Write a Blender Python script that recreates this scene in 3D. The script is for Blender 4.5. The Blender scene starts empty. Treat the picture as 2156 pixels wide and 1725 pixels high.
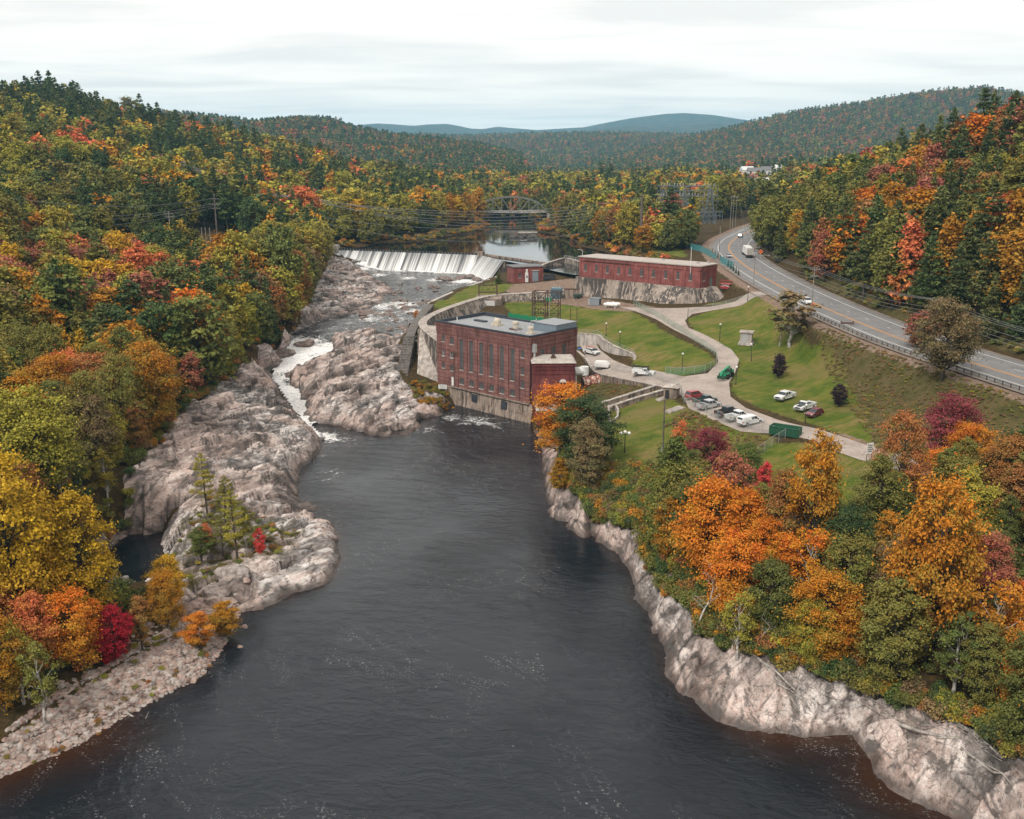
import bpy,bmesh,math,random
import numpy as np
from mathutils import Vector,Matrix
from mathutils.geometry import delaunay_2d_cdt
R=math.radians
scene=bpy.context.scene
COL=scene.collection
# ------------------------------------------------------------------ camera
CAM_H,PITCH,FPX=62.0,R(14.7),2026.6
cd=bpy.data.cameras.new('camera');cam=bpy.data.objects.new('camera',cd);COL.objects.link(cam)
cam.location=(0,0,CAM_H);cam.rotation_euler=(R(90)-PITCH,0,0)
cd.sensor_width=36;cd.lens=FPX/2156*36;cd.clip_start=1;cd.clip_end=40000
scene.camera=cam
# ------------------------------------------------------------------ sky, sun, exposure
SUN_EL,SUN_AZ=R(48),R(215)
world=bpy.data.worlds.new('World');scene.world=world;world.use_nodes=True
def build_world():
 nt=world.node_tree;nt.nodes.clear();N=nt.nodes.new;L=nt.links.new
 out=N('ShaderNodeOutputWorld');bg=N('ShaderNodeBackground');bg.inputs[1].default_value=0.1
 sky=N('ShaderNodeTexSky');sky.sky_type='NISHITA';sky.sun_disc=False
 sky.sun_elevation=SUN_EL;sky.sun_rotation=SUN_AZ
 tc=N('ShaderNodeTexCoord');sep=N('ShaderNodeSeparateXYZ');L(tc.outputs['Generated'],sep.inputs[0])
 z=N('ShaderNodeMath');z.operation='MAXIMUM';L(sep.outputs[2],z.inputs[0]);z.inputs[1].default_value=0.0
 za=N('ShaderNodeMath');za.operation='ADD';L(z.outputs[0],za.inputs[0]);za.inputs[1].default_value=0.055
 dx=N('ShaderNodeMath');dx.operation='DIVIDE';L(sep.outputs[0],dx.inputs[0]);L(za.outputs[0],dx.inputs[1])
 dy=N('ShaderNodeMath');dy.operation='DIVIDE';L(sep.outputs[1],dy.inputs[0]);L(za.outputs[0],dy.inputs[1])
 cb=N('ShaderNodeCombineXYZ');L(dx.outputs[0],cb.inputs[0]);L(dy.outputs[0],cb.inputs[1])
 mp=N('ShaderNodeMapping');mp.inputs['Scale'].default_value=(0.5,1.0,1);mp.inputs['Rotation'].default_value=(0,0,R(6));L(cb.outputs[0],mp.inputs[0])
 n1=N('ShaderNodeTexNoise');n1.inputs['Scale'].default_value=1.1;n1.inputs['Detail'].default_value=7;n1.inputs['Roughness'].default_value=0.55;n1.inputs['Distortion'].default_value=0.5
 L(mp.outputs[0],n1.inputs['Vector'])
 cr=N('ShaderNodeValToRGB');e=cr.color_ramp.elements
 e[0].position=0.36;e[0].color=(6.0,5.65,5.25,1);e[1].position=0.62;e[1].color=(7.6,7.0,6.3,1)
 m=e.new(0.49);m.color=(6.9,6.4,5.85,1)
 L(n1.outputs[0],cr.inputs[0])
 mx=N('ShaderNodeMix');mx.data_type='RGBA';mx.inputs['Factor'].default_value=0.93
 L(sky.outputs[0],mx.inputs['A']);L(cr.outputs[0],mx.inputs['B'])
 L(mx.outputs['Result'],bg.inputs[0]);L(bg.outputs[0],out.inputs[0])
build_world()
sl=bpy.data.lights.new('sun','SUN');sl.energy=1.5;sl.angle=R(11);sl.color=(1.0,0.96,0.9)
sun=bpy.data.objects.new('sun',sl);COL.objects.link(sun)
_d=Vector((math.sin(SUN_AZ)*math.cos(SUN_EL),math.cos(SUN_AZ)*math.cos(SUN_EL),math.sin(SUN_EL)))
sun.rotation_euler=_d.to_track_quat('Z','Y').to_euler();sun.location=_d*300
scene.view_settings.view_transform='Standard';scene.view_settings.look='None'
scene.view_settings.exposure=0.86;scene.view_settings.gamma=1.0;scene.view_settings.use_curve_mapping=False
scene.render.engine='CYCLES'
scene.cycles.use_denoising=True;scene.cycles.max_bounces=6;scene.cycles.diffuse_bounces=2;scene.cycles.glossy_bounces=3
scene.cycles.transparent_max_bounces=12;scene.cycles.volume_bounces=2;scene.cycles.transmission_bounces=3
# ------------------------------------------------------------------ layout helpers
SP,CP,TP=math.sin(PITCH),math.cos(PITCH),math.tan(PITCH)
def _ray(u,v):
 a=(u-1078.0)/FPX;b=(862.5-v)/FPX
 return a,CP+b*SP,-SP+b*CP
def W(u,v,z):
 "ground point seen at layout position u, v that lies at height z"
 a,b,c=_ray(u,v);t=(z-CAM_H)/c
 return Vector((a*t,b*t,z))
def WY(u,v,y):
 a,b,c=_ray(u,v);t=y/b
 return Vector((a*t,y,CAM_H+c*t))
def W2(u,v,z):
 p=W(u,v,z);return(p.x,p.y)
 # ------------------------------------------------------------------ noise
def _hash(ix,iy,s):
 h=(ix.astype(np.int64)*374761393+iy.astype(np.int64)*668265263+int(s)*1442695041)&0xffffffff
 h=((h^(h>>13))*1274126177)&0xffffffff
 h=((h^(h>>16))*2246822519)&0xffffffff
 return((h^(h>>15))&0xffffff)/float(0xffffff)
def vnoise(x,y,s=0):
 x=np.asarray(x,float);y=np.asarray(y,float)
 ix=np.floor(x);iy=np.floor(y);fx=x-ix;fy=y-iy
 fx=fx*fx*fx*(fx*(fx*6-15)+10);fy=fy*fy*fy*(fy*(fy*6-15)+10)
 a=_hash(ix,iy,s);b=_hash(ix+1,iy,s);c=_hash(ix,iy+1,s);d=_hash(ix+1,iy+1,s)
 return(a+(b-a)*fx)*(1-fy)+(c+(d-c)*fx)*fy
def fbm(x,y,s=0,o=4,g=0.5):
 t=0;a=1.0;n=0
 for k in range(o):
  t=t+a*vnoise(x*2**k+17.3*k,y*2**k-9.1*k,s+k);n+=a;a*=g
 return t/n
def voro(x,y,s=0):
 "nearest jittered cell: (distance, second distance, cell random a, b, offset x, offset y)"
 x=np.asarray(x,float);y=np.asarray(y,float);ix=np.floor(x);iy=np.floor(y)
 d1=np.full(x.shape,9.0);d2=np.full(x.shape,9.0)
 ra=np.zeros(x.shape);rb=np.zeros(x.shape);ox=np.zeros(x.shape);oy=np.zeros(x.shape)
 for i in(-1,0,1):
  for j in(-1,0,1):
   cx=ix+i;cy=iy+j
   px=cx+0.1+0.8*_hash(cx,cy,s);py=cy+0.1+0.8*_hash(cx,cy,s+7)
   d=np.hypot(px-x,py-y);nearer=d<d1
   d2=np.where(nearer,d1,np.minimum(d2,d))
   a=_hash(cx,cy,s+13);b=_hash(cx,cy,s+29)
   ra=np.where(nearer,a,ra);rb=np.where(nearer,b,rb)
   ox=np.where(nearer,x-px,ox);oy=np.where(nearer,y-py,oy)
   d1=np.where(nearer,d,d1)
 return d1,d2,ra,rb,ox,oy
def sstep(a,b,x):
 t=np.clip((x-a)/(b-a),0,1);return t*t*(3-2*t)
def inpoly(X,Y,poly):
 X=np.asarray(X,float);Y=np.asarray(Y,float);r=np.zeros(X.shape,bool);n=len(poly)
 for i in range(n):
  x0,y0=poly[i];x1,y1=poly[(i+1)%n]
  if y0==y1:continue
  c=((y0>Y)!=(y1>Y))&(X<(x1-x0)*(Y-y0)/(y1-y0)+x0);r^=c
 return r
def polydist(X,Y,pl,closed=False):
 "distance to a polyline, position along it (segment + fraction)"
 X=np.asarray(X,float);Y=np.asarray(Y,float)
 best=np.full(X.shape,1e9);tt=np.zeros(X.shape)
 n=len(pl);m=n if closed else n-1
 for i in range(m):
  x0,y0=pl[i][0],pl[i][1];x1,y1=pl[(i+1)%n][0],pl[(i+1)%n][1]
  dx,dy=x1-x0,y1-y0;l2=dx*dx+dy*dy+1e-12
  t=np.clip(((X-x0)*dx+(Y-y0)*dy)/l2,0,1)
  d=np.hypot(X-x0-t*dx,Y-y0-t*dy);k=d<best
  best=np.where(k,d,best);tt=np.where(k,i+t,tt)
 return best,tt
def smooth_line(pts,n=6):
 "Catmull-Rom through points (any dimension)"
 P=[np.array(p,float)for p in pts];out=[]
 for i in range(len(P)-1):
  p0=P[max(i-1,0)];p1=P[i];p2=P[i+1];p3=P[min(i+2,len(P)-1)]
  for k in range(n):
   t=k/n
   out.append(0.5*((2*p1)+(-p0+p2)*t+(2*p0-5*p1+4*p2-p3)*t*t+(-p0+3*p1-3*p2+p3)*t**3))
 out.append(P[-1]);return out
 # ------------------------------------------------------------------ object helpers
def tag(o,label=None,cat=None,group=None,kind=None):
 if label:o['label']=label
 if cat:o['category']=cat
 if group:o['group']=group
 if kind:o['kind']=kind
 return o
def link(o,parent=None):
 COL.objects.link(o)
 if parent is not None:o.parent=parent
 return o
def empty(name,loc=(0,0,0),rz=0.0):
 o=bpy.data.objects.new(name,None);o.location=loc;o.rotation_euler=(0,0,rz);o.empty_display_size=0.3
 COL.objects.link(o);return o
def copy_tree(o,parent=None):
 kids=[c for c in list(o.children)]
 c=o.copy();COL.objects.link(c);c.parent=parent
 for k in kids:copy_tree(k,c)
 return c
class MB:
 "collects boxes, bars, prisms and sheets into one mesh"
 def __init__(s):s.v=[];s.f=[];s.m=[]
 def add(s,vs,fs,mi=0):
  o=len(s.v);s.v.extend([tuple(p)for p in vs]);s.f.extend([tuple(i+o for i in f)for f in fs]);s.m.extend([mi]*len(fs));return s
 def box(s,c,d,rz=0.0,mi=0,taper=1.0):
  cx,cy,cz=c;a,b,h=d[0]/2,d[1]/2,d[2]/2;co,si=math.cos(rz),math.sin(rz);vs=[]
  for z,k in((-h,1.0),(h,taper)):
   for x,y in((-a,-b),(a,-b),(a,b),(-a,b)):
    x,y=x*k,y*k;vs.append((cx+x*co-y*si,cy+x*si+y*co,cz+z))
  return s.add(vs,[(3,2,1,0),(4,5,6,7),(0,1,5,4),(1,2,6,5),(2,3,7,6),(3,0,4,7)],mi)
 def prism(s,poly,z0,z1,mi=0):
  n=len(poly);vs=[(p[0],p[1],z0 if len(p)<3 else p[2])for p in poly]+[(p[0],p[1],z1)for p in poly]
  return s.add(vs,[tuple(range(n-1,-1,-1)),tuple(range(n,2*n))]+[(i,(i+1)%n,n+(i+1)%n,n+i)for i in range(n)],mi)
 def hull(s,bot,top,mi=0):
  n=len(bot)
  return s.add(list(bot)+list(top),[tuple(range(n-1,-1,-1)),tuple(range(n,2*n))]+[(i,(i+1)%n,n+(i+1)%n,n+i)for i in range(n)],mi)
 def bar(s,a,b,w=0.1,h=None,n=4,mi=0,w2=None,caps=True):
  a=Vector(a);b=Vector(b);d=b-a
  if d.length<1e-6:return s
  d.normalize();u=d.cross(Vector((0,0,1)))
  if u.length<1e-3:u=Vector((1,0,0))
  u.normalize();t=u.cross(d);r=w/2;r2=r if w2 is None else w2/2;vs=[]
  hh=1.0 if h is None else h/w
  for p,q in((a,r),(b,r2)):
   for k in range(n):
    an=2*math.pi*(k+0.5)/n;f=q*(math.sqrt(2)if n==4 else 1)
    vs.append(p+u*math.cos(an)*f+t*math.sin(an)*f*hh)
  fs=[(i,(i+1)%n,n+(i+1)%n,n+i)for i in range(n)]
  if caps:fs+=[tuple(range(n-1,-1,-1)),tuple(range(n,2*n))]
  return s.add(vs,fs,mi)
 def tube(s,pts,w,n=6,mi=0):
  for a,b in zip(pts[:-1],pts[1:]):s.bar(a,b,w if not isinstance(w,list)else w[0],n=n,mi=mi)
  return s
 def lathe(s,c,prof,n=10,mi=0):
  cx,cy,cz=c;vs=[];fs=[]
  for r,z in prof:
   for k in range(n):a=2*math.pi*k/n;vs.append((cx+r*math.cos(a),cy+r*math.sin(a),cz+z))
  for i in range(len(prof)-1):
   for k in range(n):fs.append((i*n+k,i*n+(k+1)%n,(i+1)*n+(k+1)%n,(i+1)*n+k))
  fs.append(tuple(range(n-1,-1,-1)));fs.append(tuple(range((len(prof)-1)*n,len(prof)*n)))
  return s.add(vs,fs,mi)
 def ball(s,c,r,n=8,m=5,mi=0,sq=(1,1,1)):
  return s.lathe_xyz(c,r,n,m,mi,sq)
 def lathe_xyz(s,c,r,n,m,mi,sq):
  vs=[];fs=[]
  for i in range(m+1):
   p=math.pi*i/m;rr=max(math.sin(p),0.02)*r
   for k in range(n):a=2*math.pi*k/n;vs.append((c[0]+rr*math.cos(a)*sq[0],c[1]+rr*math.sin(a)*sq[1],c[2]-math.cos(p)*r*sq[2]))
  for i in range(m):
   for k in range(n):fs.append((i*n+k,i*n+(k+1)%n,(i+1)*n+(k+1)%n,(i+1)*n+k))
  return s.add(vs,fs,mi)
 def wheelx(s,c,r,w,n=14,mi=0):
  "disc with its axle along y"
  vs=[]
  for yy,k in((-w/2,.9),(-w/2*.7,1),(w/2*.7,1),(w/2,.9)):
   for i in range(n):a=2*math.pi*i/n;vs.append((c[0]+r*k*math.cos(a),c[1]+yy,c[2]+r*k*math.sin(a)))
  fs=[(j*n+i,(j+1)*n+i,(j+1)*n+(i+1)%n,j*n+(i+1)%n)for j in range(3)for i in range(n)]
  fs+=[tuple(range(n)),tuple(range(4*n-1,3*n-1,-1))]
  return s.add(vs,fs,mi)
 def mesh(s,name,mats,smooth=False):
  me=bpy.data.meshes.new(name);me.from_pydata(s.v,[],s.f)
  for m in(mats if isinstance(mats,(list,tuple))else[mats]):me.materials.append(m)
  if len(set(s.m))>1:me.polygons.foreach_set('material_index',s.m)
  if smooth:me.polygons.foreach_set('use_smooth',[True]*len(s.f))
  me.update();return me
 def build(s,name,mats,parent=None,loc=(0,0,0),rz=0.0,smooth=False,bevel=0.0):
  o=bpy.data.objects.new(name,s.mesh(name,mats,smooth));o.location=loc;o.rotation_euler=(0,0,rz);link(o,parent)
  if bevel:
   b=o.modifiers.new('bevel','BEVEL');b.width=bevel;b.segments=2;b.limit_method='ANGLE'
  return o
def np_mesh(name,verts,quads,mats,smooth=True,attrs=None,mat_idx=None):
 "fast mesh from arrays; attrs {name: (domain, type, array)}"
 me=bpy.data.meshes.new(name);verts=np.asarray(verts,np.float32);quads=np.asarray(quads,np.int32)
 k=quads.shape[1];nf=len(quads)
 me.vertices.add(len(verts));me.vertices.foreach_set('co',verts.ravel())
 me.loops.add(nf*k);me.loops.foreach_set('vertex_index',quads.ravel())
 me.polygons.add(nf);me.polygons.foreach_set('loop_start',np.arange(0,nf*k,k,dtype=np.int32))
 if smooth:me.polygons.foreach_set('use_smooth',np.ones(nf,bool))
 for m in(mats if isinstance(mats,(list,tuple))else[mats]):me.materials.append(m)
 if mat_idx is not None:me.polygons.foreach_set('material_index',np.asarray(mat_idx,np.int32))
 for an,(dom,typ,arr)in(attrs or{}).items():
  a=me.attributes.new(an,typ,dom)
  arr=np.asarray(arr,np.float32)
  a.data.foreach_set({'FLOAT':'value','FLOAT_VECTOR':'vector','FLOAT_COLOR':'color'}[typ],arr.ravel())
 me.update(calc_edges=True);me.validate();return me
def grid_quads(nx,ny,keep=None):
 i=np.arange(nx-1);j=np.arange(ny-1);I,J=np.meshgrid(i,j,indexing='ij');a=I*ny+J
 q=np.stack([a,a+ny,a+ny+1,a+1],-1).reshape(-1,4)
 return q if keep is None else q[keep.reshape(-1)]
def compact(verts,quads,arrs=()):
 used=np.zeros(len(verts),bool);used[quads.ravel()]=True;idx=np.cumsum(used)-1
 return verts[used],idx[quads],[a[used]for a in arrs]
def mesh_obj(name,me,parent=None):
 o=bpy.data.objects.new(name,me);return link(o,parent)
 # ------------------------------------------------------------------ materials (all procedural)
class NT:
 def __init__(s,name):
  s.m=bpy.data.materials.new(name);s.m.use_nodes=True;s.t=s.m.node_tree;s.t.nodes.clear()
  s.out=s.t.nodes.new('ShaderNodeOutputMaterial');s.co=None
 def n(s,t,**kw):
  x=s.t.nodes.new(t)
  for k,v in kw.items():setattr(x,k,v)
  return x
 def l(s,a,b):s.t.links.new(a,b)
 def put(s,sock,v):
  if v is None:return
  if hasattr(v,'is_output')or isinstance(v,bpy.types.NodeSocket):s.l(v,sock)
  elif isinstance(v,(tuple,list)):sock.default_value=(*v,1)if len(v)==3 and sock.type=='RGBA' else v
  else:sock.default_value=v
 def coord(s,scale=(1,1,1),rot=(0,0,0),kind='Object'):
  g=s.n('ShaderNodeTexCoord');m=s.n('ShaderNodeMapping');s.l(g.outputs[kind],m.inputs[0])
  m.inputs['Scale'].default_value=scale;m.inputs['Rotation'].default_value=rot;return m.outputs[0]
 def wcoord(s,scale=(1,1,1),rot=(0,0,0)):
  g=s.n('ShaderNodeNewGeometry');m=s.n('ShaderNodeMapping',vector_type='TEXTURE');s.l(g.outputs['Position'],m.inputs[0])
  m.inputs['Scale'].default_value=tuple(1/k for k in scale);m.inputs['Rotation'].default_value=rot;return m.outputs[0]
 def noise(s,vec,scale=1.0,detail=4,rough=0.55,dist=0.0):
  x=s.n('ShaderNodeTexNoise');s.l(vec,x.inputs['Vector'])
  x.inputs['Scale'].default_value=scale;x.inputs['Detail'].default_value=detail;x.inputs['Roughness'].default_value=rough;x.inputs['Distortion'].default_value=dist
  return x.outputs[0]
 def vor(s,vec,scale=1.0,feat='F1',out='Distance'):
  x=s.n('ShaderNodeTexVoronoi',feature=feat);s.l(vec,x.inputs['Vector']);x.inputs['Scale'].default_value=scale;return x.outputs[out]
 def ramp(s,fac,stops,interp='LINEAR'):
  x=s.n('ShaderNodeValToRGB');e=x.color_ramp.elements;x.color_ramp.interpolation=interp
  def c(v):return(v,v,v,1)if isinstance(v,(int,float))else(*v,1)
  e[0].position,e[0].color=stops[0][0],c(stops[0][1]);e[1].position,e[1].color=stops[-1][0],c(stops[-1][1])
  for p,v in stops[1:-1]:k=e.new(p);k.color=c(v)
  s.l(fac,x.inputs[0]);return x.outputs[0]
 def mix(s,f,a,b,mode='MIX'):
  x=s.n('ShaderNodeMix',data_type='RGBA',blend_type=mode);s.put(x.inputs['Factor'],f);s.put(x.inputs['A'],a);s.put(x.inputs['B'],b);return x.outputs['Result']
 def math(s,op,a,b=0.0,c=None):
  x=s.n('ShaderNodeMath',operation=op);s.put(x.inputs[0],a);s.put(x.inputs[1],b)
  if c is not None:s.put(x.inputs[2],c)
  return x.outputs[0]
 def attr(s,name,typ='GEOMETRY',out='Fac'):
  x=s.n('ShaderNodeAttribute',attribute_type=typ,attribute_name=name);return x.outputs[out]
 def bump(s,h,strength=0.5,dist=0.1,nrm=None):
  x=s.n('ShaderNodeBump');s.put(x.inputs['Height'],h);x.inputs['Strength'].default_value=strength;x.inputs['Distance'].default_value=dist
  if nrm is not None:s.l(nrm,x.inputs['Normal'])
  return x.outputs[0]
 def bsdf(s,col,rough=0.8,nrm=None,metal=0.0,spec=0.3,**kw):
  x=s.n('ShaderNodeBsdfPrincipled');s.put(x.inputs['Base Color'],col);s.put(x.inputs['Roughness'],rough)
  s.put(x.inputs['Metallic'],metal);s.put(x.inputs['Specular IOR Level'],spec)
  if nrm is not None:s.l(nrm,x.inputs['Normal'])
  for k,v in kw.items():s.put(x.inputs[k],v)
  return x.outputs[0]
 def done(s,sh):s.l(sh,s.out.inputs[0]);return s.m
MATS={}
def paint(name,col,rough=0.5,metal=0.0,dirt=0.25,scale=1.5,spec=0.4,dirtcol=(0.12,0.1,0.08),coat=0.0):
 if name in MATS:return MATS[name]
 t=NT(name);c=t.coord();n=t.noise(c,scale,5,0.6)
 f=t.ramp(n,[(0.45,0.0),(0.75,dirt)]);col2=t.mix(f,col,dirtcol)
 v=t.noise(c,scale*7,3);col2=t.mix(t.ramp(v,[(0.3,0.12),(0.6,0.0)]),col2,tuple(x*0.55 for x in col))
 kw={'Coat Weight':coat}if coat else{}
 MATS[name]=t.done(t.bsdf(col2,t.ramp(n,[(0.3,rough),(0.8,min(1,rough+0.2))]),metal=metal,spec=spec,**kw));return MATS[name]
def mat_brick(name,base,dark,course=0.6,line=0.30,rot=0.0):
 t=NT(name);c=t.coord()
 br=t.n('ShaderNodeTexBrick');cc=t.coord((1,1,1),(R(90),0,0));t.l(cc,br.inputs['Vector'])
 br.inputs['Scale'].default_value=1.0;br.inputs['Brick Width'].default_value=0.42;br.inputs['Row Height'].default_value=0.14;br.inputs['Mortar Size'].default_value=0.014
 br.inputs['Color1'].default_value=(*base,1);br.inputs['Color2'].default_value=(*[x*0.8 for x in base],1);br.inputs['Mortar'].default_value=(base[0]*.95,base[1]*1.5,base[2]*1.6,1)
 n=t.noise(c,0.35,6,0.6);n2=t.noise(t.coord((0.9,0.9,0.12)),1.6,5,0.6)
 col=t.mix(t.ramp(n,[(0.40,0.9),(0.58,0.0)]),br.outputs[0],dark)
 col=t.mix(t.ramp(n2,[(0.5,0.0),(0.62,0.6)]),col,tuple(x*0.55 for x in dark))
 col=t.mix(t.ramp(t.noise(c,3.0,4),[(0.5,0.0),(0.8,0.25)]),col,(base[0]*1.3,base[1]*1.6,base[2]*1.6))
 sep=t.n('ShaderNodeSeparateXYZ');t.l(t.coord(),sep.inputs[0])
 fr=t.math('FRACT',t.math('DIVIDE',sep.outputs[2],course));g=t.math('LESS_THAN',fr,0.14)
 col=t.mix(t.math('MULTIPLY',g,line),col,tuple(x*0.35 for x in dark))
 b=t.bump(t.math('SUBTRACT',1.0,g),0.6,0.04)
 return t.done(t.bsdf(col,0.9,b,spec=0.15))
def mat_concrete(name,base=(0.40,0.345,0.30),stain=(0.07,0.062,0.058),amount=0.55,streak=0.13,scale=0.5,pale=(0.6,0.54,0.48),lift=0.0):
 t=NT(name);c=t.wcoord();st=t.wcoord((1.3,1.3,streak))
 n1=t.noise(st,scale*2.2,7,0.65,0.6);n2=t.noise(c,scale,6,0.62);n3=t.noise(c,6.0,4)
 col=t.mix(t.ramp(n2,[(0.35,0.0),(0.62,0.8)]),base,pale)
 f=t.math('MULTIPLY',t.ramp(n1,[(0.45-lift,0.0),(0.52-lift,1.0)]),t.ramp(t.noise(c,scale*0.45,4),[(0.40,0.3),(0.52,amount)]))
 col=t.mix(f,col,stain)
 n4=t.noise(t.wcoord((1,1,streak*0.8)),scale*5,5,0.7)
 col=t.mix(t.ramp(n4,[(0.58,0.0),(0.7,0.6)]),col,tuple(x*0.45 for x in base))
 col=t.mix(t.ramp(n4,[(0.25,0.5),(0.38,0.0)]),col,pale)
 col=t.mix(t.ramp(n3,[(0.3,0.3),(0.6,0.0)]),col,tuple(x*0.5 for x in base))
 return t.done(t.bsdf(col,0.92,t.bump(t.noise(c,3.0,6,0.7),0.5,0.08),spec=0.15))
def mat_leaf():
 t=NT('leaf');a=t.attr('tcol','INSTANCER','Color');b=t.attr('tcol2','INSTANCER','Color');lv=t.attr('lv')
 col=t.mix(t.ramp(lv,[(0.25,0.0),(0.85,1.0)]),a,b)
 lw=t.attr('lw');col=t.mix(1.0,col,t.ramp(lw,[(0.0,0.42),(1.0,1.6)]),'MULTIPLY')
 d=t.bsdf(col,0.75,spec=0.12);tr=t.n('ShaderNodeBsdfTranslucent');t.l(col,tr.inputs[0])
 mx=t.n('ShaderNodeMixShader');mx.inputs[0].default_value=0.15;t.l(d,mx.inputs[1]);t.l(tr.outputs[0],mx.inputs[2])
 return t.done(mx.outputs[0])
def mat_bark(name,a,b,sc=3.0):
 t=NT(name);c=t.coord((1,1,0.4));n=t.noise(c,sc,5,0.65);col=t.ramp(n,[(0.35,a),(0.62,b)])
 return t.done(t.bsdf(col,0.95,t.bump(n,0.5,0.05),spec=0.1))
def mat_rock():
 t=NT('ledge_rock');ang=R(55)
 c=t.wcoord((1,1,1),(0,0,ang));st=t.wcoord((0.14,0.75,1.2),(0,0,ang));st2=t.wcoord((0.35,1.4,2.2),(0,0,ang+0.2))
 w=t.attr('wet');cr=t.attr('crack_shade');pk=t.attr('pink')
 n1=t.noise(st,0.7,8,0.65,1.2);n2=t.noise(c,0.09,5,0.6);n3=t.noise(st2,1.6,6,0.7,1.0);n4=t.noise(c,4.0,5,0.7)
 col=t.ramp(n1,[(0.38,(0.055,0.052,0.052)),(0.45,(0.19,0.175,0.168)),(0.51,(0.37,0.33,0.31)),(0.58,(0.6,0.55,0.51))])
 col=t.mix(t.math('MULTIPLY',t.ramp(n2,[(0.44,0.0),(0.56,0.75)]),0.8),col,(0.42,0.295,0.245),'MIX')
 col=t.mix(t.math('MULTIPLY',pk,0.65),col,t.ramp(n3,[(0.3,(0.22,0.13,0.10)),(0.6,(0.47,0.33,0.275))]))
 col=t.mix(t.ramp(n3,[(0.53,0.0),(0.62,0.8)]),col,(0.075,0.068,0.066))
 col=t.mix(t.ramp(n3,[(0.36,0.6),(0.44,0.0)]),col,(0.58,0.54,0.5))
 col=t.mix(t.ramp(n4,[(0.35,0.5),(0.55,0.0)]),col,t.mix(0.5,col,(0.05,0.045,0.04)))
 pb=t.attr('pale');col=t.mix(t.math('MULTIPLY',pb,t.ramp(t.noise(st,0.9,7,0.65,1.0),[(0.44,0.0),(0.54,0.75)])),col,(0.60,0.575,0.545))
 col=t.mix(1.0,col,t.ramp(t.math('ADD',t.math('MULTIPLY',t.attr('tone'),.7),t.math('MULTIPLY',t.noise(c,.16,5,.6,.5),.6)),[(0.40,.24),(.55,.7),(.74,1.25)]),'MULTIPLY');col=t.mix(cr,col,(0.03,0.027,0.025));col=t.mix(w,col,t.mix(0.8,col,(0.035,0.022,0.016)))  # dark crack lines: staining plus the shade of the gaps, painted into the colour
 col=t.mix(t.ramp(t.noise(t.wcoord((.3,.8,1),(0,0,ang+.5)),.5,6,.65,.8),[(.52,0),(.6,.8)]),col,(.075,.066,.06));ms=t.attr('moss');col=t.mix(t.math('MULTIPLY',ms,t.ramp(t.noise(c,0.45,6,0.7),[(0.45,0.0),(0.6,1.0)])),col,t.ramp(n4,[(0.3,(0.045,0.042,0.012)),(0.7,(0.13,0.095,0.025))]))
 fr=t.ramp(t.vor(t.wcoord((.5,1.1,1.4),(0,0,ang)),.9,'DISTANCE_TO_EDGE'),[(0.0,1.0),(.03,0.0)]);fr2=t.ramp(t.vor(t.wcoord((.45,1.5,1.6),(0,0,ang+.3)),2.1,'DISTANCE_TO_EDGE'),[(0.0,.4),(.03,0.0)]);fr=t.math('MULTIPLY',t.math('MAXIMUM',fr,fr2),t.ramp(t.noise(c,.3,4),[(.47,.05),(.6,.9)]));col=t.mix(t.math('MULTIPLY',fr,.75),col,(.035,.03,.028))
 h=t.math('SUBTRACT',t.math('ADD',t.math('MULTIPLY',n1,.7),t.math('MULTIPLY',t.noise(c,2.2,7,0.7),0.5)),t.math('MULTIPLY',fr,.8))
 return t.done(t.bsdf(col,t.ramp(w,[(0,0.9),(1,0.35)]),t.bump(h,0.8,0.07),spec=0.25))
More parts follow.
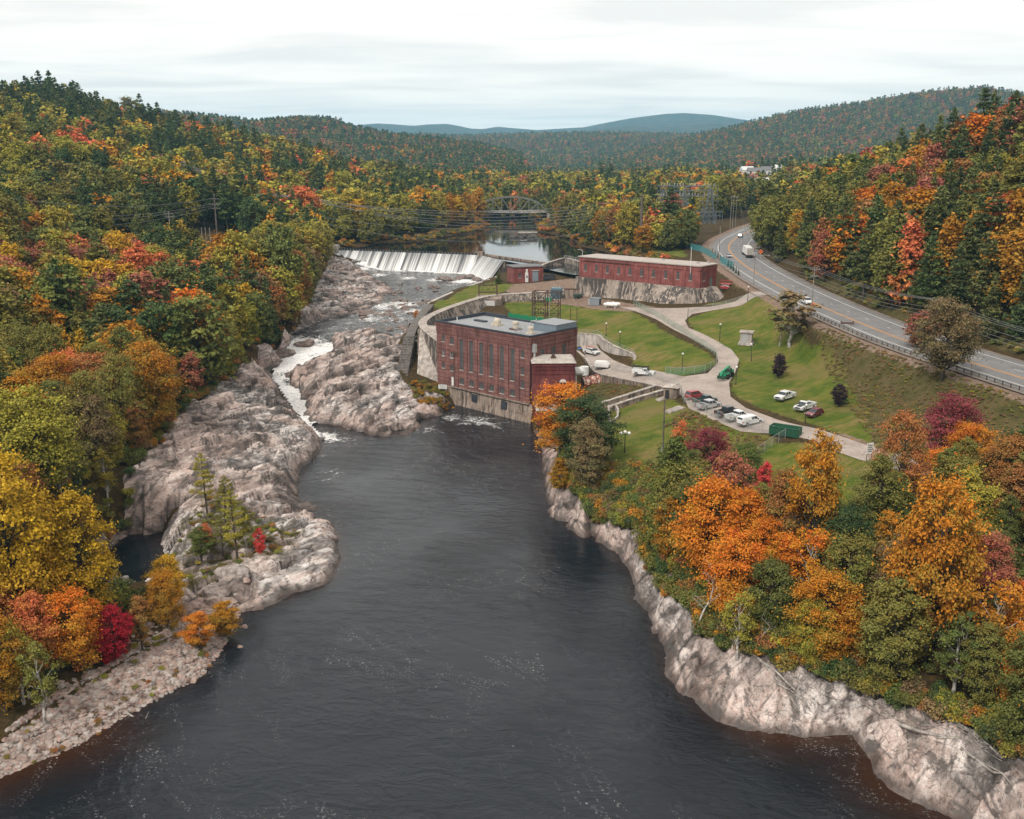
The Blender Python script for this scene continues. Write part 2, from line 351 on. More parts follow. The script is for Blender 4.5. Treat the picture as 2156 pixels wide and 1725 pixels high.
def mat_ground():
 t=NT('ground_cover');c=t.wcoord();lawn=t.attr('lawn');dirt=t.attr('dirt');brush=t.attr('brush')
 n1=t.noise(c,0.05,6,0.6);n2=t.noise(c,0.9,6,0.7);n3=t.noise(c,6.0,5,0.75)
 litter=t.ramp(n2,[(0.3,(0.025,0.022,0.010)),(0.5,(0.06,0.042,0.018)),(0.7,(0.12,0.065,0.025))])
 br=t.ramp(t.noise(c,0.35,7,0.72),[(0.3,(0.045,0.05,0.014)),(0.45,(0.10,0.088,0.03)),(0.58,(0.15,0.11,0.05)),(0.7,(0.11,0.075,0.04))])
 br=t.mix(t.ramp(n3,[(0.35,0.7),(0.6,0.0)]),br,(0.035,0.033,0.012))
 ml=t.noise(t.wcoord((0.25,1.6,1),(0,0,R(35))),0.55,4,0.6)
 lw=t.ramp(t.noise(c,0.13,7,0.7),[(0.36,(0.06,0.095,0.012)),(0.46,(0.115,0.14,0.02)),(0.54,(0.16,0.155,0.028)),(0.62,(0.24,0.175,0.065))])
 lw=t.mix(t.ramp(ml,[(0.42,0.55),(0.53,0.0)]),lw,(0.055,0.095,0.012));lw=t.mix(t.ramp(t.noise(c,.07,5,.7,.6),[(.5,0.0),(.62,.75)]),lw,(.21,.155,.06))
 lw=t.mix(t.ramp(n3,[(0.35,0.55),(0.6,0.0)]),lw,(0.045,0.07,0.010))
 lw=t.mix(t.ramp(t.noise(c,3.5,4,0.75),[(0.66,0.0),(0.74,0.7)]),lw,(0.23,0.13,0.05))
 dr=t.ramp(n2,[(0.3,(0.13,0.085,0.06)),(0.6,(0.26,0.185,0.14)),(0.75,(0.33,0.26,0.21))])
 e=t.math('MULTIPLY',t.math('SUBTRACT',n2,0.5),0.9)
 fl=t.ramp(t.math('ADD',lawn,e),[(0.42,0.0),(0.58,1.0)]);fb=t.ramp(t.math('ADD',brush,e),[(0.4,0.0),(0.6,1.0)]);fd=t.ramp(t.math('ADD',dirt,e),[(0.4,0.0),(0.62,1.0)])
 col=t.mix(fb,litter,br);col=t.mix(fl,col,lw);col=t.mix(fd,col,dr)
 return t.done(t.bsdf(col,0.95,t.bump(t.math('ADD',n3,n2),0.7,0.25),spec=0.1))
def mat_gravelroad(name,base,dark,rut=0.5):
 t=NT(name);c=t.wcoord();n=t.noise(c,0.18,6,0.65);n2=t.noise(c,2.5,5,0.7)
 col=t.ramp(n,[(0.32,dark),(0.6,base)]);col=t.mix(t.ramp(n2,[(0.35,0.35),(0.6,0.0)]),col,tuple(x*0.55 for x in dark))
 col=t.mix(t.ramp(t.noise(c,9.0,3),[(0.62,0.0),(0.75,0.5)]),col,tuple(min(1,x*1.35)for x in base))
 cr=t.ramp(t.math('ABSOLUTE',t.math('SUBTRACT',t.noise(c,.11,6,.6,1.5),.5)),[(0,.4),(.006,0)]);col=t.mix(cr,col,tuple(x*.4 for x in dark));col=t.mix(t.ramp(t.noise(c,.4,5,.7,1.0),[(.55,0),(.64,.35)]),col,tuple(x*.5 for x in dark))
 return t.done(t.bsdf(col,0.95,t.bump(n2,0.3,0.04),spec=0.15))
def mat_water(name,deep=(0.009,0.013,0.0175),shallow=(0.035,0.016,0.009),wave=1.0,foamy=True,rough=0.06,sc=1.0):
 t=NT(name);c=t.wcoord();calm=t.attr('calm')
 wv=t.wcoord((0.55,1.0,1),(0,0,R(-14)))
 n1=t.noise(wv,0.42*sc,5,0.6,0.8);n2=t.noise(wv,1.5*sc,5,0.65,0.6);n3=t.noise(c,0.05,2,0.4,0.2)
 amp=t.ramp(n3,[(0.32,0.3),(0.68,1.35)])
 h=t.math('ADD',t.math('ADD',t.math('MULTIPLY',n1,1.3),t.math('MULTIPLY',n2,0.42)),t.math('MULTIPLY',t.noise(wv,4.5*sc,3,.6),.13))
 h=t.math('MULTIPLY',h,t.math('MULTIPLY',amp,t.math('SUBTRACT',1.0,calm)))
 b=t.bump(h,1.0,0.24*wave)
 sh=t.attr('shallow');col=t.mix(sh,deep,shallow)
 body=t.bsdf(col,rough,b,spec=0.5,IOR=1.33)
 if foamy:
  fm=t.attr('foam');n4=t.noise(t.wcoord((1,1,1)),0.35,8,0.72,1.6);n5=t.noise(c,2.2,6,0.7,1.0)
  k=t.math('ADD',fm,t.math('MULTIPLY',t.math('SUBTRACT',n4,0.5),2.0));k=t.math('ADD',k,t.math('MULTIPLY',t.math('SUBTRACT',n5,0.5),1.3))
  f=t.ramp(k,[(0.46,0.0),(0.85,1.0)])
  dr=t.noise(t.wcoord((1.0,0.45,1),(0,0,R(20))),0.10,7,0.6,2.5);lines=t.ramp(t.math('ABSOLUTE',t.math('SUBTRACT',dr,0.5)),[(0.0,1.0),(0.035,0.0)])
  sp=t.ramp(t.noise(c,3.2,3,0.8),[(0.56,0.0),(0.66,1.0)]);gate=t.ramp(t.noise(c,0.035,3),[(0.48,0.0),(0.62,1.0)])
  dd=t.math('MULTIPLY',t.math('MULTIPLY',lines,sp),t.math('MULTIPLY',gate,t.attr('drift')))
  f=t.math('MAXIMUM',f,t.math('MULTIPLY',dd,0.6))
  wt=t.bsdf(t.ramp(n5,[(0.33,(0.36,0.35,0.33)),(0.46,(0.72,0.71,0.69)),(0.6,(0.9,0.89,0.87))]),0.7,t.bump(n5,0.8,0.3),spec=0.2)
  mx=t.n('ShaderNodeMixShader');t.l(f,mx.inputs[0]);t.l(body,mx.inputs[1]);t.l(wt,mx.inputs[2]);body=mx.outputs[0]
 return t.done(body)
M_LEAF=mat_leaf()
M_BARK=mat_bark('bark',(0.035,0.028,0.022),(0.10,0.085,0.07));M_BIRCH=mat_bark('birch_bark',(0.10,0.09,0.08),(0.62,0.58,0.53),2.2);M_DEAD=mat_bark('weathered_wood',(0.16,0.14,0.125),(0.42,0.38,0.34),1.5)
M_PINEBARK=mat_bark('pine_bark',(0.04,0.032,0.027),(0.12,0.095,0.08))
M_ROCK=mat_rock();M_GROUND=mat_ground()
M_CONC=mat_concrete('concrete');M_CONCD=mat_concrete('stained_concrete',(0.34,0.275,0.23),(0.05,0.046,0.045),0.95,0.16,0.5,lift=0.03,pale=(.5,.42,.35))
M_CONCB=mat_concrete('brown_concrete',(0.27,0.205,0.165),(0.06,0.05,0.045),0.8,pale=(.4,.32,.26));M_CONCW=mat_concrete('pale_concrete',(0.52,0.47,0.42),(0.09,0.085,0.085),0.55,0.2)
M_RUBBLE=mat_concrete('rubble_stone',(0.16,0.14,0.125),(0.035,0.033,0.032),0.7,0.8,1.2,pale=(0.26,0.235,0.21))
M_BRICK=mat_brick('powerhouse_brick',(0.27,0.115,0.098),(0.16,0.075,0.068),1.05,0.55)
M_BRICKB=mat_brick('gatehouse_brick',(0.29,0.088,0.076),(0.18,0.06,0.054),3.0,0.0);M_BRICKC=mat_brick('annex_brick',(0.19,0.05,0.047),(0.12,0.036,0.036),3.0,0.0)
M_ASPH=mat_gravelroad('asphalt',(0.24,0.235,0.232),(0.185,0.18,0.18));M_DRIVE=mat_gravelroad('gravel_drive',(0.42,0.355,0.31),(0.29,0.245,0.215));M_SHOULDER=mat_gravelroad('gravel_shoulder',(0.26,0.225,0.195),(0.16,0.135,0.115))
# ------------------------------------------------------------------ terrain: control points and breaklines -> TIN -> grids
def zlines(rows):return[tuple(W(u,v,z))for u,v,z in rows]
SH_L=[(-140,1715,0,.3),(0,1640,0,.3),(160,1575,0,.3),(300,1490,0,.3),(420,1430,0,.3),(480,1355,0,.4),(503,1292,0,.5),(560,1282,0,1.0),(640,1248,0,1.2),(700,1226,0,1.3),(722,1180,0,1.4),(712,1115,0,1.6),(678,1070,0,1.5),(648,1083,0,.9),(628,1045,0,1.6),(622,1000,0,2.5),(645,975,0,3),(674,950,0,3),(670,926,.1,2.6),(650,903,.4,2.2),(632,880,1,2),(606,845,3,1.8),(583,815,4.3,1.6),(568,795,4.8,1.5),(572,780,5.2,1.5),(595,765,6,1.2),(582,745,7,1.2),(588,725,8,1.6),(605,708,8.6,1.8),(640,690,9,1.6),(690,672,9.2,.9),(740,662,9.4,.8),(785,650,9.6,.6),(808,632,9.8,.6),(826,606,10.1,.6),(795,590,10.4,.8),(765,571,11.2,1),(740,553,13.2,1.2),(723,541,15.4,1.5)]
SH_I=[(962,850,0,1.4),(925,872,0,1.6),(890,897,0,1.2),(850,919,0,1),(800,922,0,1),(745,907,0,1.3),(690,893,0,1.8),(652,888,.3,2),(645,862,1.5,2),(632,832,3.5,2),(612,807,4.6,2),(606,792,4.9,1.5),(628,777,5.5,1.5),(668,754,7,1.2),(702,737,7.8,1),(695,716,8.4,1),(705,703,8.7,.9),(745,697,8.9,.6),(795,696,9,.5),(846,706,9,.6),(858,688,9.1,.4),(897,645,9.6,.3),(950,617,10,.3),(1030,588,10.3,.3),(1052,574,10.5,.5)]
SH_R=[(1116,888,0,1),(1140,940,0,2),(1145,1000,0,3.6),(1150,1040,0,4),(1166,1070,0,4),(1200,1096,0,3.4),(1250,1131,0,2),(1300,1167,0,1.5),(1330,1212,0,1.5),(1335,1266,0,1.5),(1365,1292,0,.8),(1390,1370,0,.6),(1396,1420,0,.6),(1440,1470,0,.5),(1490,1515,0,.5),(1550,1537,0,.45),(1620,1548,0,.4),(1720,1558,0,.4),(1790,1552,0,.4),(1825,1590,0,.5),(1832,1632,0,.5),(1870,1670,0,.5),(1950,1702,0,.5),(2020,1740,0,.9),(2200,1850,0,.9)]
PT=[]
ED=[]
def addline(pts):
 i0=len(PT);PT.extend([tuple(p)for p in pts]);ED.extend([(i,i+1)for i in range(i0,len(PT)-1)])
def offset(pl,d):
 out=[]
 for i,p in enumerate(pl):
  a=pl[max(i-1,0)];b=pl[min(i+1,len(pl)-1)];t=np.array([b[0]-a[0],b[1]-a[1]],float);t/=np.linalg.norm(t)+1e-9
  out.append((p[0]-t[1]*d,p[1]+t[0]*d))
 return out
def shore(rows,side):
 wl=[(*W2(u,v,z),z)for u,v,z,e in rows]
 addline([(x,y,z-0.35)for x,y,z in wl])
 inl=offset(wl,side*1.1);PT.extend([(q[0],q[1],w[2]+r[3])for q,w,r in zip(inl,wl,rows)])
 wat=offset(wl,-side*2.4);PT.extend([(q[0],q[1],w[2]-(1.3 if w[2]<0.05 else 0.7))for q,w in zip(wat,wl)])
 return wl
WL_L=shore(SH_L,1);WL_I=shore(SH_I,-1);WL_R=shore(SH_R,1)
for u,v in((700,1500),(1000,1700),(1300,1600),(900,1250),(1150,1250),(950,1050),(850,980),(1080,960),(1020,890),(500,1600),(1650,1700),(300,1700),(760,940)):PT.append((*W2(u,v,0),-3.0))
CTRL=[(60,1520,1.8),(200,1450,2.0),(330,1370,2.2),(430,1330,1.6),(60,1400,4.5),(200,1330,4),(330,1290,2.6),(430,1260,2.2),(0,1250,8),(120,1260,6),(250,1230,1.2),(290,1225,-.5),(330,1200,-.6),(300,1150,-.5),(255,1160,-.3),(355,1170,1.8),(350,1225,1.6),(200,1150,4.5),(230,1085,6),(330,1065,6),(410,1130,4.6),(480,1130,5),(450,1000,6.8),(560,1100,4.2),(600,1180,2.8),(430,1215,3),(520,1235,2.2),(640,1150,2.8),(680,1110,2.4),(660,1190,2.0),(580,1220,2.0),(560,1010,5),(600,960,5),(560,930,6.4),(450,900,8.5),(560,850,7),(500,800,9),(400,880,10),(320,965,9.2),(280,1015,8),(200,1000,11),(100,1020,11),(0,1020,12),(530,775,9.4),(480,775,11),(560,728,12),(600,690,13),(650,648,14),(690,575,16),(700,540,18.5),(690,620,12),(720,640,10.6),(740,600,11.5),(720,575,13.5),(690,765,8.6),(740,725,9.4),(790,720,9.8),(835,720,10),(700,800,7.4),(760,780,8.2),(820,770,8),(690,850,4.2),(740,860,3.6),(800,860,3.4),(840,810,5.2),(860,860,2.6),(790,900,1.6),(880,840,3.2),(930,835,3),(955,835,2),(1180,640,14),(1120,640,13),(1100,660,12.5),(1250,690,12),(1230,640,14.5),(1300,660,14.2),(1330,652,14.6),(1225,628,14.1),(1306,637,14.7),(1388,646,15.2),(1471,648,15.7),(1440,668,15.8),(1500,651,17.4),(1560,638,19.4),(1600,626,21.2),(1400,682,14.3),(1450,716,13.2),(1510,746,12),(1545,772,11),(1500,792,10.2),(1450,800,9.5),(1400,800,9),(1350,790,8.2),(1300,779,7.4),(1265,769,7),(1245,748,7),(1232,738,7),(1400,740,12),(1330,715,12),(1430,780,10),(1390,775,10),(1345,748,10.3),(1300,715,11.7),(1265,702,12),(1520,850,10),(1580,890,10.3),(1640,905,10.6),(1700,930,11),(1830,960,11.3),(1900,988,11.5),(1580,740,12.6),(1500,700,14.6),(1560,690,15.6),(1620,662,18.6),(1646,640,20.6),(1700,700,16.6),(1700,760,13),(1640,790,11),(1650,840,10.5),(1700,862,10.6),(1760,842,11),(1780,882,11.2),(1820,800,14.6),(1850,852,13),(1900,785,17),(1900,900,13),(2000,850,16.4),(2000,940,13.2),(2100,900,16),(1430,850,9.3),(1380,870,8.4),(1300,852,6),(1290,900,7.4),(1320,950,7.5),(1400,970,8),(1480,950,8.6),(1560,922,9.2),(1500,882,9.7),(1600,1000,8),(1700,1000,9.5),(1780,1050,9),(1750,955,10.6),(1230,820,4),(1270,832,5),(1330,832,7),(1200,862,3),(1210,900,5),(1180,960,5.6),(1215,985,6.4),(1250,1000,7),(1190,1030,5.4),(1240,1060,5.6),(1290,1080,5),(1350,1060,6.5),(1420,1200,4.6),(1340,1120,4.4),(1375,1200,3.2),(1500,1150,6.5),(1600,1150,7.5),(1475,1315,3.4),(1400,1275,3),(1440,1400,2.2),(1560,1375,3.2),(1520,1450,2.2),(1600,1300,5.5),(1600,1490,1.8),(1700,1425,3.2),(1720,1500,1.9),(1800,1445,3.5),(1800,1350,6),(1820,1530,2),(1900,1300,8),(1900,1495,3.2),(1900,1600,1.9),(2000,1525,3.5),(2000,1650,1.9),(2156,1595,3.8),(2156,1700,2),(2156,1480,6),(2156,1300,9),(2100,1150,11),(1950,1100,10),(1850,1020,10.6),(2156,1000,14),(905,636,13),(950,612,13.2),(1000,596,13.6),(1036,584,14.2),(960,630,14.6),(1005,618,15.6),(1060,600,15.8),(1140,598,16),(1200,590,16.4),(1160,606,15.9),(1100,610,15.8),(1050,612,15.8),(1180,575,17),(1210,570,17.6),]
PT.extend(zlines(CTRL))
WORLD=[(-100,120,14.0),(-150,120,26.0),(-260,120,50.0),(-95,180,13.0),(-130,190,19.0),(-200,180,40.0),(-300,200,60.0),(-85,230,14.0),(-120,250,18.0),(-170,250,28.0),(-260,280,55.0),(-75,300,16.0),(-110,310,19.0),(-150,330,22.0),(-220,340,40.0),(-85,380,18.0),(-130,430,25.0),(-110,420,21.0),(-180,400,27.0),(-230,420,38.0),(-300,420,62.0),(-190,500,43.1),(-150,500,34.9),(-118,500,27.0),(-266,500,64.3),(-330,520,75.7),(-95,490,19.5),(-70,560,19.2),(-110,560,26.0),(-160,600,38.5),(-220,600,49.0),(-320,620,74.3),(-426,800,98),(-358,800,99),(-307,810,85),(-252,830,71),(-200,850,58),(-150,880,45),(-98,900,33),(-60,900,26.0),(-430,640,91.7),(-260,700,65.7),(-190,720,49.0),(-120,740,33.3),(-80,760,24.0),(-420,1000,57.0),(-200,1050,30.0),(-700,900,87.0),(-700,300,90.0),(-700,60,80.0),(-450,60,60.0),(-200,60,30.0),(-90,60,4.0),(-60,640,20.0),(-30,620,19.5),(-28,700,20.5),(-60,800,21.0),(0,900,22.0),(60,800,22.0),(30,700,22.0),(100,1000,24.0),(-100,1100,26.0),(300,1100,30.0),(700,1100,60.0),(0,1100,23.0),(50,560,21.0),(70,520,22.0),(45,480,20.5),(60,440,21.0),(75,400,22.0),(90,620,23.0),(120,640,24.0),(110,560,24.0),(112,200,21.5),(130,200,36.2),(160,200,51.8),(240,200,82.0),(122,150,21.0),(150,150,37.8),(220,150,67.0),(150,60,30.0),(103,250,22.5),(118,250,31.6),(150,250,50.3),(200,250,74.0),(99,300,23.0),(112,300,30.0),(132,300,40.9),(162,300,55.7),(210,300,76.0),(101,350,23.6),(118,350,32.3),(160,350,53.4),(106,400,24.0),(130,400,36.2),(165,400,50.3),(215,400,66.0),(118,450,24.4),(150,450,39.4),(190,450,53.4),(137,500,24.8),(165,500,37.8),(205,500,50.3),(155,560,25.0),(190,560,34.7),(230,560,44.0),(175,620,25.0),(220,640,33.1),(320,620,53.4),(400,800,60.0),(200,800,28.0),(450,400,122.0),(450,60,112.0),(700,60,132.0),(700,500,112.0),(90,60,14.0),(40,60,4.0),(0,60,-2.0),(-50,60,0.5),]
PT.extend(WORLD)
DAM=[(-84.5,474.0),(-14.5,449.0),(-3.5,424.0)]
addline([(DAM[0][0]+2,DAM[0][1]-7,14.6),(-60,459,9.6),(-14.8,441,9.2),(-6,424,9.8)])
addline([(-84,476.5,16),(-13.5,452,14.5),(0,427,14.5)])
for p in((-60,480,14),(-20,480,14),(10,460,14),(-30,520,14),(10,520,14),(-10,570,14),(-5,620,14),(0,680,14),(5,740,14),(25,440,15),(35,410,15),(22,385,16)):PT.append(p)
POND_EDGE=[(-88,480),(-74,492),(-70,515),(-44,524),(-36,560),(-20,590),(-14,640),(-22,690),(-15,760),(12,760),(22,690),(16,640),(14,600),(26,570),(32,530),(34,500),(46,470),(48,440),(58,405),(58,380)]
addline([(x,y,17.6)for x,y in POND_EDGE]);_o=offset(POND_EDGE,4.0);PT.extend([(x,y,19.2)for x,y in _o[1:-2]])
for u,v,z in((640,870,.6),(618,830,3),(590,790,4.5),(620,770,5.2),(650,745,6.8),(640,712,7.6),(650,700,8),(720,685,8.2),(800,675,8.4),(840,660,8.6),(860,630,8.9),(890,610,9.2),(950,600,9.4),(860,590,9.4),(900,590,9.3),(980,585,9.5)):PT.append(tuple(W(u,v,z)))
def make_tin(pts,edges):
 co=[Vector((p[0],p[1]))for p in pts]
 vo,eo,fo,ov,oe,of=delaunay_2d_cdt(co,edges,[],0,1e-4)
 z=[]
 for k,v in enumerate(vo):
  if ov[k]:z.append(pts[ov[k][0]][2])
  else:
   d=sorted(((v.x-p[0])**2+(v.y-p[1])**2,p[2])for p in pts)[:3];z.append(sum(q[1]/(q[0]+.01)for q in d)/sum(1/(q[0]+.01)for q in d))
 V=np.array([(v.x,v.y,zz)for v,zz in zip(vo,z)]);return V,[f for f in fo]
def raster(tin,x0,y0,st,nx,ny):
 V,F=tin;Z=np.full((nx,ny),np.nan)
 for f in F:
  a,b,c=V[f[0]],V[f[1]],V[f[2]]
  i0=max(int(math.floor((min(a[0],b[0],c[0])-x0)/st)),0);i1=min(int(math.ceil((max(a[0],b[0],c[0])-x0)/st)),nx-1)
  j0=max(int(math.floor((min(a[1],b[1],c[1])-y0)/st)),0);j1=min(int(math.ceil((max(a[1],b[1],c[1])-y0)/st)),ny-1)
  if i1<i0 or j1<j0:continue
  X=(x0+st*np.arange(i0,i1+1))[:,None];Y=(y0+st*np.arange(j0,j1+1))[None,:]
  d=(b[1]-c[1])*(a[0]-c[0])+(c[0]-b[0])*(a[1]-c[1])
  if abs(d)<1e-9:continue
  l1=((b[1]-c[1])*(X-c[0])+(c[0]-b[0])*(Y-c[1]))/d;l2=((c[1]-a[1])*(X-c[0])+(a[0]-c[0])*(Y-c[1]))/d;l3=1-l1-l2
  m=(l1>=-1e-6)&(l2>=-1e-6)&(l3>=-1e-6);s=Z[i0:i1+1,j0:j1+1];s[m]=(l1*a[2]+l2*b[2]+l3*c[2])[m]
 return Z
def box_blur(Z,r,n=1):
 for _ in range(n):
  for ax in(0,1):
   P=np.pad(Z,[(r,r)if k==ax else(0,0)for k in(0,1)],mode='edge');C=np.cumsum(P,axis=ax)
   C=np.concatenate([np.zeros_like(np.take(C,[0],ax)),C],ax);L=2*r+1
   Z=(np.take(C,range(L,C.shape[ax]),ax)-np.take(C,range(0,C.shape[ax]-L),ax))/L
 return Z
TIN=make_tin(PT,ED)
GX0,GY0,GS=-330.0,64.0,1.5;GNX,GNY=400,400
BZ=raster(TIN,GX0,GY0,GS,GNX,GNY);BZ=np.where(np.isnan(BZ),20.0,BZ)
bx=GX0+GS*np.arange(GNX);by=GY0+GS*np.arange(GNY);BX,BY=np.meshgrid(bx,by,indexing='ij')
ROADC=[(126,108,20.0),(108,150,20.2),(98.5,185,20.5),(91,218,21),(87.2,255,21.5),(85.6,290,22),(85.6,329,22.5),(88.0,375,23),(93.6,419,23.5),(103,456,23.8),(116,492,24),(139,548,24.2),(176,625,24.6),(215,700,25)]
ROAD=[tuple(p)for p in smooth_line(ROADC,8)]
POOLM=inpoly(BX,BY,[(x,y)for x,y,z in WL_L[:18]]+[(x,y)for x,y,z in WL_I[:7]][::-1]+[(x,y)for x,y,z in WL_R])
sm=box_blur(BZ,3,2);d_shore=np.minimum(np.minimum(polydist(BX,BY,WL_L)[0],polydist(BX,BY,WL_I)[0]),polydist(BX,BY,WL_R)[0])
d_dam=polydist(BX,BY,DAM)[0];wsm=sstep(4,14,d_shore)*sstep(6,16,d_dam)
BZ=BZ*(1-wsm)+sm*wsm
d_pond,_=polydist(BX,BY,POND_EDGE)
d_road,t_road=polydist(BX,BY,ROAD);rz=np.interp(t_road,np.arange(len(ROAD)),[p[2]for p in ROAD])
kf=sstep(17,11,d_road);BZ=BZ*(1-kf)+(rz-0.30)*kf
def flat(poly,z,soft=1.5):
 global BZ
 m=inpoly(BX,BY,poly);d,_=polydist(BX,BY,poly,True);k=np.where(m,1.0,sstep(soft,0,d));BZ=BZ*(1-k)+z*k
PH0,PH1=(4.2,224.6),(-19.6,247.2)
PHS=(12.6,12.2);PH2=(PH0[0]+PHS[0],PH0[1]+PHS[1]);PH3=(PH1[0]+PHS[0],PH1[1]+PHS[1])
flat([(PH0[0]-.5,PH0[1]+1.5),(PH2[0]+.5,PH2[1]-1),(PH2[0]+2,PH2[1]+1),(PH3[0],PH3[1]+1),(PH1[0]+1,PH1[1]+.5)],2.0)
gentle=sstep(0.5,4,BZ)
POOL=[W2(u,v,0)for u,v in((262,1128),(330,1126),(352,1172),(338,1212),(300,1238),(240,1248),(170,1240),(200,1180))]
_p=inpoly(BX,BY,POOL);_d=polydist(BX,BY,POOL,True)[0];BZ=np.where(_p,np.minimum(BZ,-.25-.5*np.minimum(_d,2)),np.minimum(BZ,np.where(BY>100,.1+_d*1.7,1e3)))
BZ=BZ+(fbm(BX/9,BY/9,3,4)-.5)*0.9*gentle*sstep(9,20,d_road)*np.where(np.hypot(BX-40,BY-250)<70,0.25,1)
LEDGE_POLY=[W2(u,v,z)for u,v,z in((-60,1700,0),(20,1560,2),(160,1480,2),(300,1395,2),(400,1335,2),(345,1290,2.5),(330,1230,1),(240,1250,1),(200,1170,4),(200,1090,6),(265,1030,8),(320,950,9.5),(375,880,10.5),(440,830,10.5),(500,775,11),(570,715,12.5),(640,660,13.5),(672,610,13.5),(690,560,17),(705,530,18.5))]
LEDGE=LEDGE_POLY+[(-70,462),(-12,440),(-6,425),(-3,415)]+[W2(u,v,z)for u,v,z in((1036,590,10.4),(905,644,9.6),(862,688,9.2),(850,704,10),(845,740,9),(848,800,5.5),(880,822,3.6),(955,838,2),(985,858,0),(900,910,0),(800,940,0))]+[W2(u,v,0)for u,v in((720,960),(700,1000),(680,1060),(745,1090),(760,1200),(730,1260),(560,1310),(510,1370),(450,1450),(300,1530),(160,1610),(-60,1740))]
LEDGE_R=[W2(u,v,z)for u,v,z in((1105,900,0),(1160,945,5),(1215,990,6.4),(1262,1040,6),(1290,1085,4.9),(1345,1105,4.8),(1385,1195,3.8),(1410,1255,3.4),(1470,1295,3.4),(1500,1345,3.2),(1580,1388,3.2),(1700,1425,3.2),(1800,1450,3.4),(1900,1497,3.2),(2000,1530,3.4),(2156,1600,3.7),(2280,1660,3.8))]+[W2(u,v,0)for u,v in((2280,1900),(1960,1760),(1850,1700),(1790,1640),(1780,1590),(1600,1590),(1470,1550),(1370,1450),(1360,1330),(1310,1280),(1290,1190),(1180,1120),(1130,1070),(1110,960))]
LEDGE=offset(LEDGE_POLY,2.0)+LEDGE[len(LEDGE_POLY):];LEDGE_R=offset(LEDGE_R[:17],2.4)+LEDGE_R[17:]
MRK=inpoly(BX,BY,LEDGE)|inpoly(BX,BY,LEDGE_R)
er=np.where(MRK,sstep(.7,2.4,np.minimum(polydist(BX,BY,LEDGE,True)[0],polydist(BX,BY,LEDGE_R,True)[0])),0.0)
def bil(A,x,y):
 fx=np.clip((np.asarray(x,float)-GX0)/GS,0,GNX-1.001);fy=np.clip((np.asarray(y,float)-GY0)/GS,0,GNY-1.001)
 i=fx.astype(int);j=fy.astype(int);a=fx-i;b=fy-j
 return(A[i,j]*(1-a)+A[i+1,j]*a)*(1-b)+(A[i,j+1]*(1-a)+A[i+1,j+1]*a)*b
def G(x,y):return float(bil(BZ,x,y))
def area(rows):return[W2(*r)for r in rows]
LAWNS=[area(((1060,640,13),(1150,632,14),(1240,648,14.5),(1330,655,14.6),(1400,695,14),(1500,748,12),(1512,762,11.5),(1480,782,10.4),(1420,790,10),(1330,775,9),(1330,740,10.4),(1250,705,12),(1215,690,12),(1100,690,12))),area(((1446,672,15.5),(1500,654,17),(1600,628,21),(1645,640,20.6),(1660,690,17),(1690,740,14),(1760,790,12.5),(1800,830,12.5),(1830,900,12),(1880,960,11.8),(1740,905,11),(1600,860,10.2),(1540,830,10.2),(1540,800,10.5),(1562,770,11),(1520,735,12.5),(1470,705,14))),area(((1272,880,7),(1300,850,6),(1400,832,8.6),(1445,856,9.4),(1510,892,9.6),(1640,922,10),(1600,985,8.6),(1480,1030,8),(1400,1010,7.8),(1285,985,7.2))),area(((1600,960,9),(1660,925,10.6),(1830,966,11.2),(1900,1000,11),(1850,1080,10),(1800,1110,9),(1700,1080,8.6),(1590,1030,8.2))),area(((905,640,13.5),(1000,600,13.8),(1040,592,14.5),(1085,600,15.8),(1060,612,15.8),(1000,622,15.4),(940,640,14.8))),area(((1480,644,16),(1500,616,20),(1550,620,20.6),(1560,632,19.6))),area(((1290,512,20),(1420,520,20.5),(1450,545,21),(1330,528,20)))]
BRUSH=[area(((1640,645,20.5),(1700,668,20),(1900,740,19.5),(2156,815,19.5),(2300,900,19),(2300,1020,14),(2000,980,12.5),(1850,960,11.6),(1790,860,11.8),(1720,760,13),(1680,700,16.4))),area(((1440,862,9.5),(1620,925,10),(1600,960,9),(1400,900,8.4))),area(((1540,540,23),(1640,615,22),(1560,612,21),(1500,560,22))),area(((1700,590,22.6),(1900,670,22),(2156,745,21.5),(2300,780,21.5),(2300,720,22),(1900,630,23),(1680,560,23))),area(((1140,830,2),(1280,800,4),(1400,830,7.5),(1300,860,6),(1200,900,4))),area(((690,505,19),(860,498,18.5),(860,478,19),(700,480,20)))]
DIRT=[area(((1085,596,16),(1140,592,16),(1215,585,16.8),(1218,605,16.2),(1160,612,15.9),(1060,614,15.7))),area(((1150,632,14),(1220,622,14.2),(1310,637,14.8),(1400,650,15.3),(1330,656,14.7),(1240,648,14.4))),area(((1740,900,11),(1900,960,12),(2100,1010,13),(2000,1030,12),(1800,960,11))),area(((1130,900,3),(1260,900,7),(1290,960,7),(1200,960,6)))]
def amask(polys):
 m=np.zeros(BX.shape,bool)
 for p in polys:m|=inpoly(BX,BY,p)
 return box_blur(m.astype(float),1)
LAWNM,BRUSHM,DIRTM=amask(LAWNS),amask(BRUSH),amask(DIRT)
DIRTM=np.maximum(DIRTM,sstep(13.5,10.5,d_road))
def build_terrain():
 z=BZ-2.4*er
 q=grid_quads(GNX,GNY);V=np.stack([BX,BY,z],-1).reshape(-1,3)
 me=np_mesh('ground',V,q,M_GROUND,True,{'lawn':('POINT','FLOAT',LAWNM.ravel()),'dirt':('POINT','FLOAT',DIRTM.ravel()),'brush':('POINT','FLOAT',BRUSHM.ravel())})
 tag(mesh_obj('ground',me),kind='structure')
build_terrain()
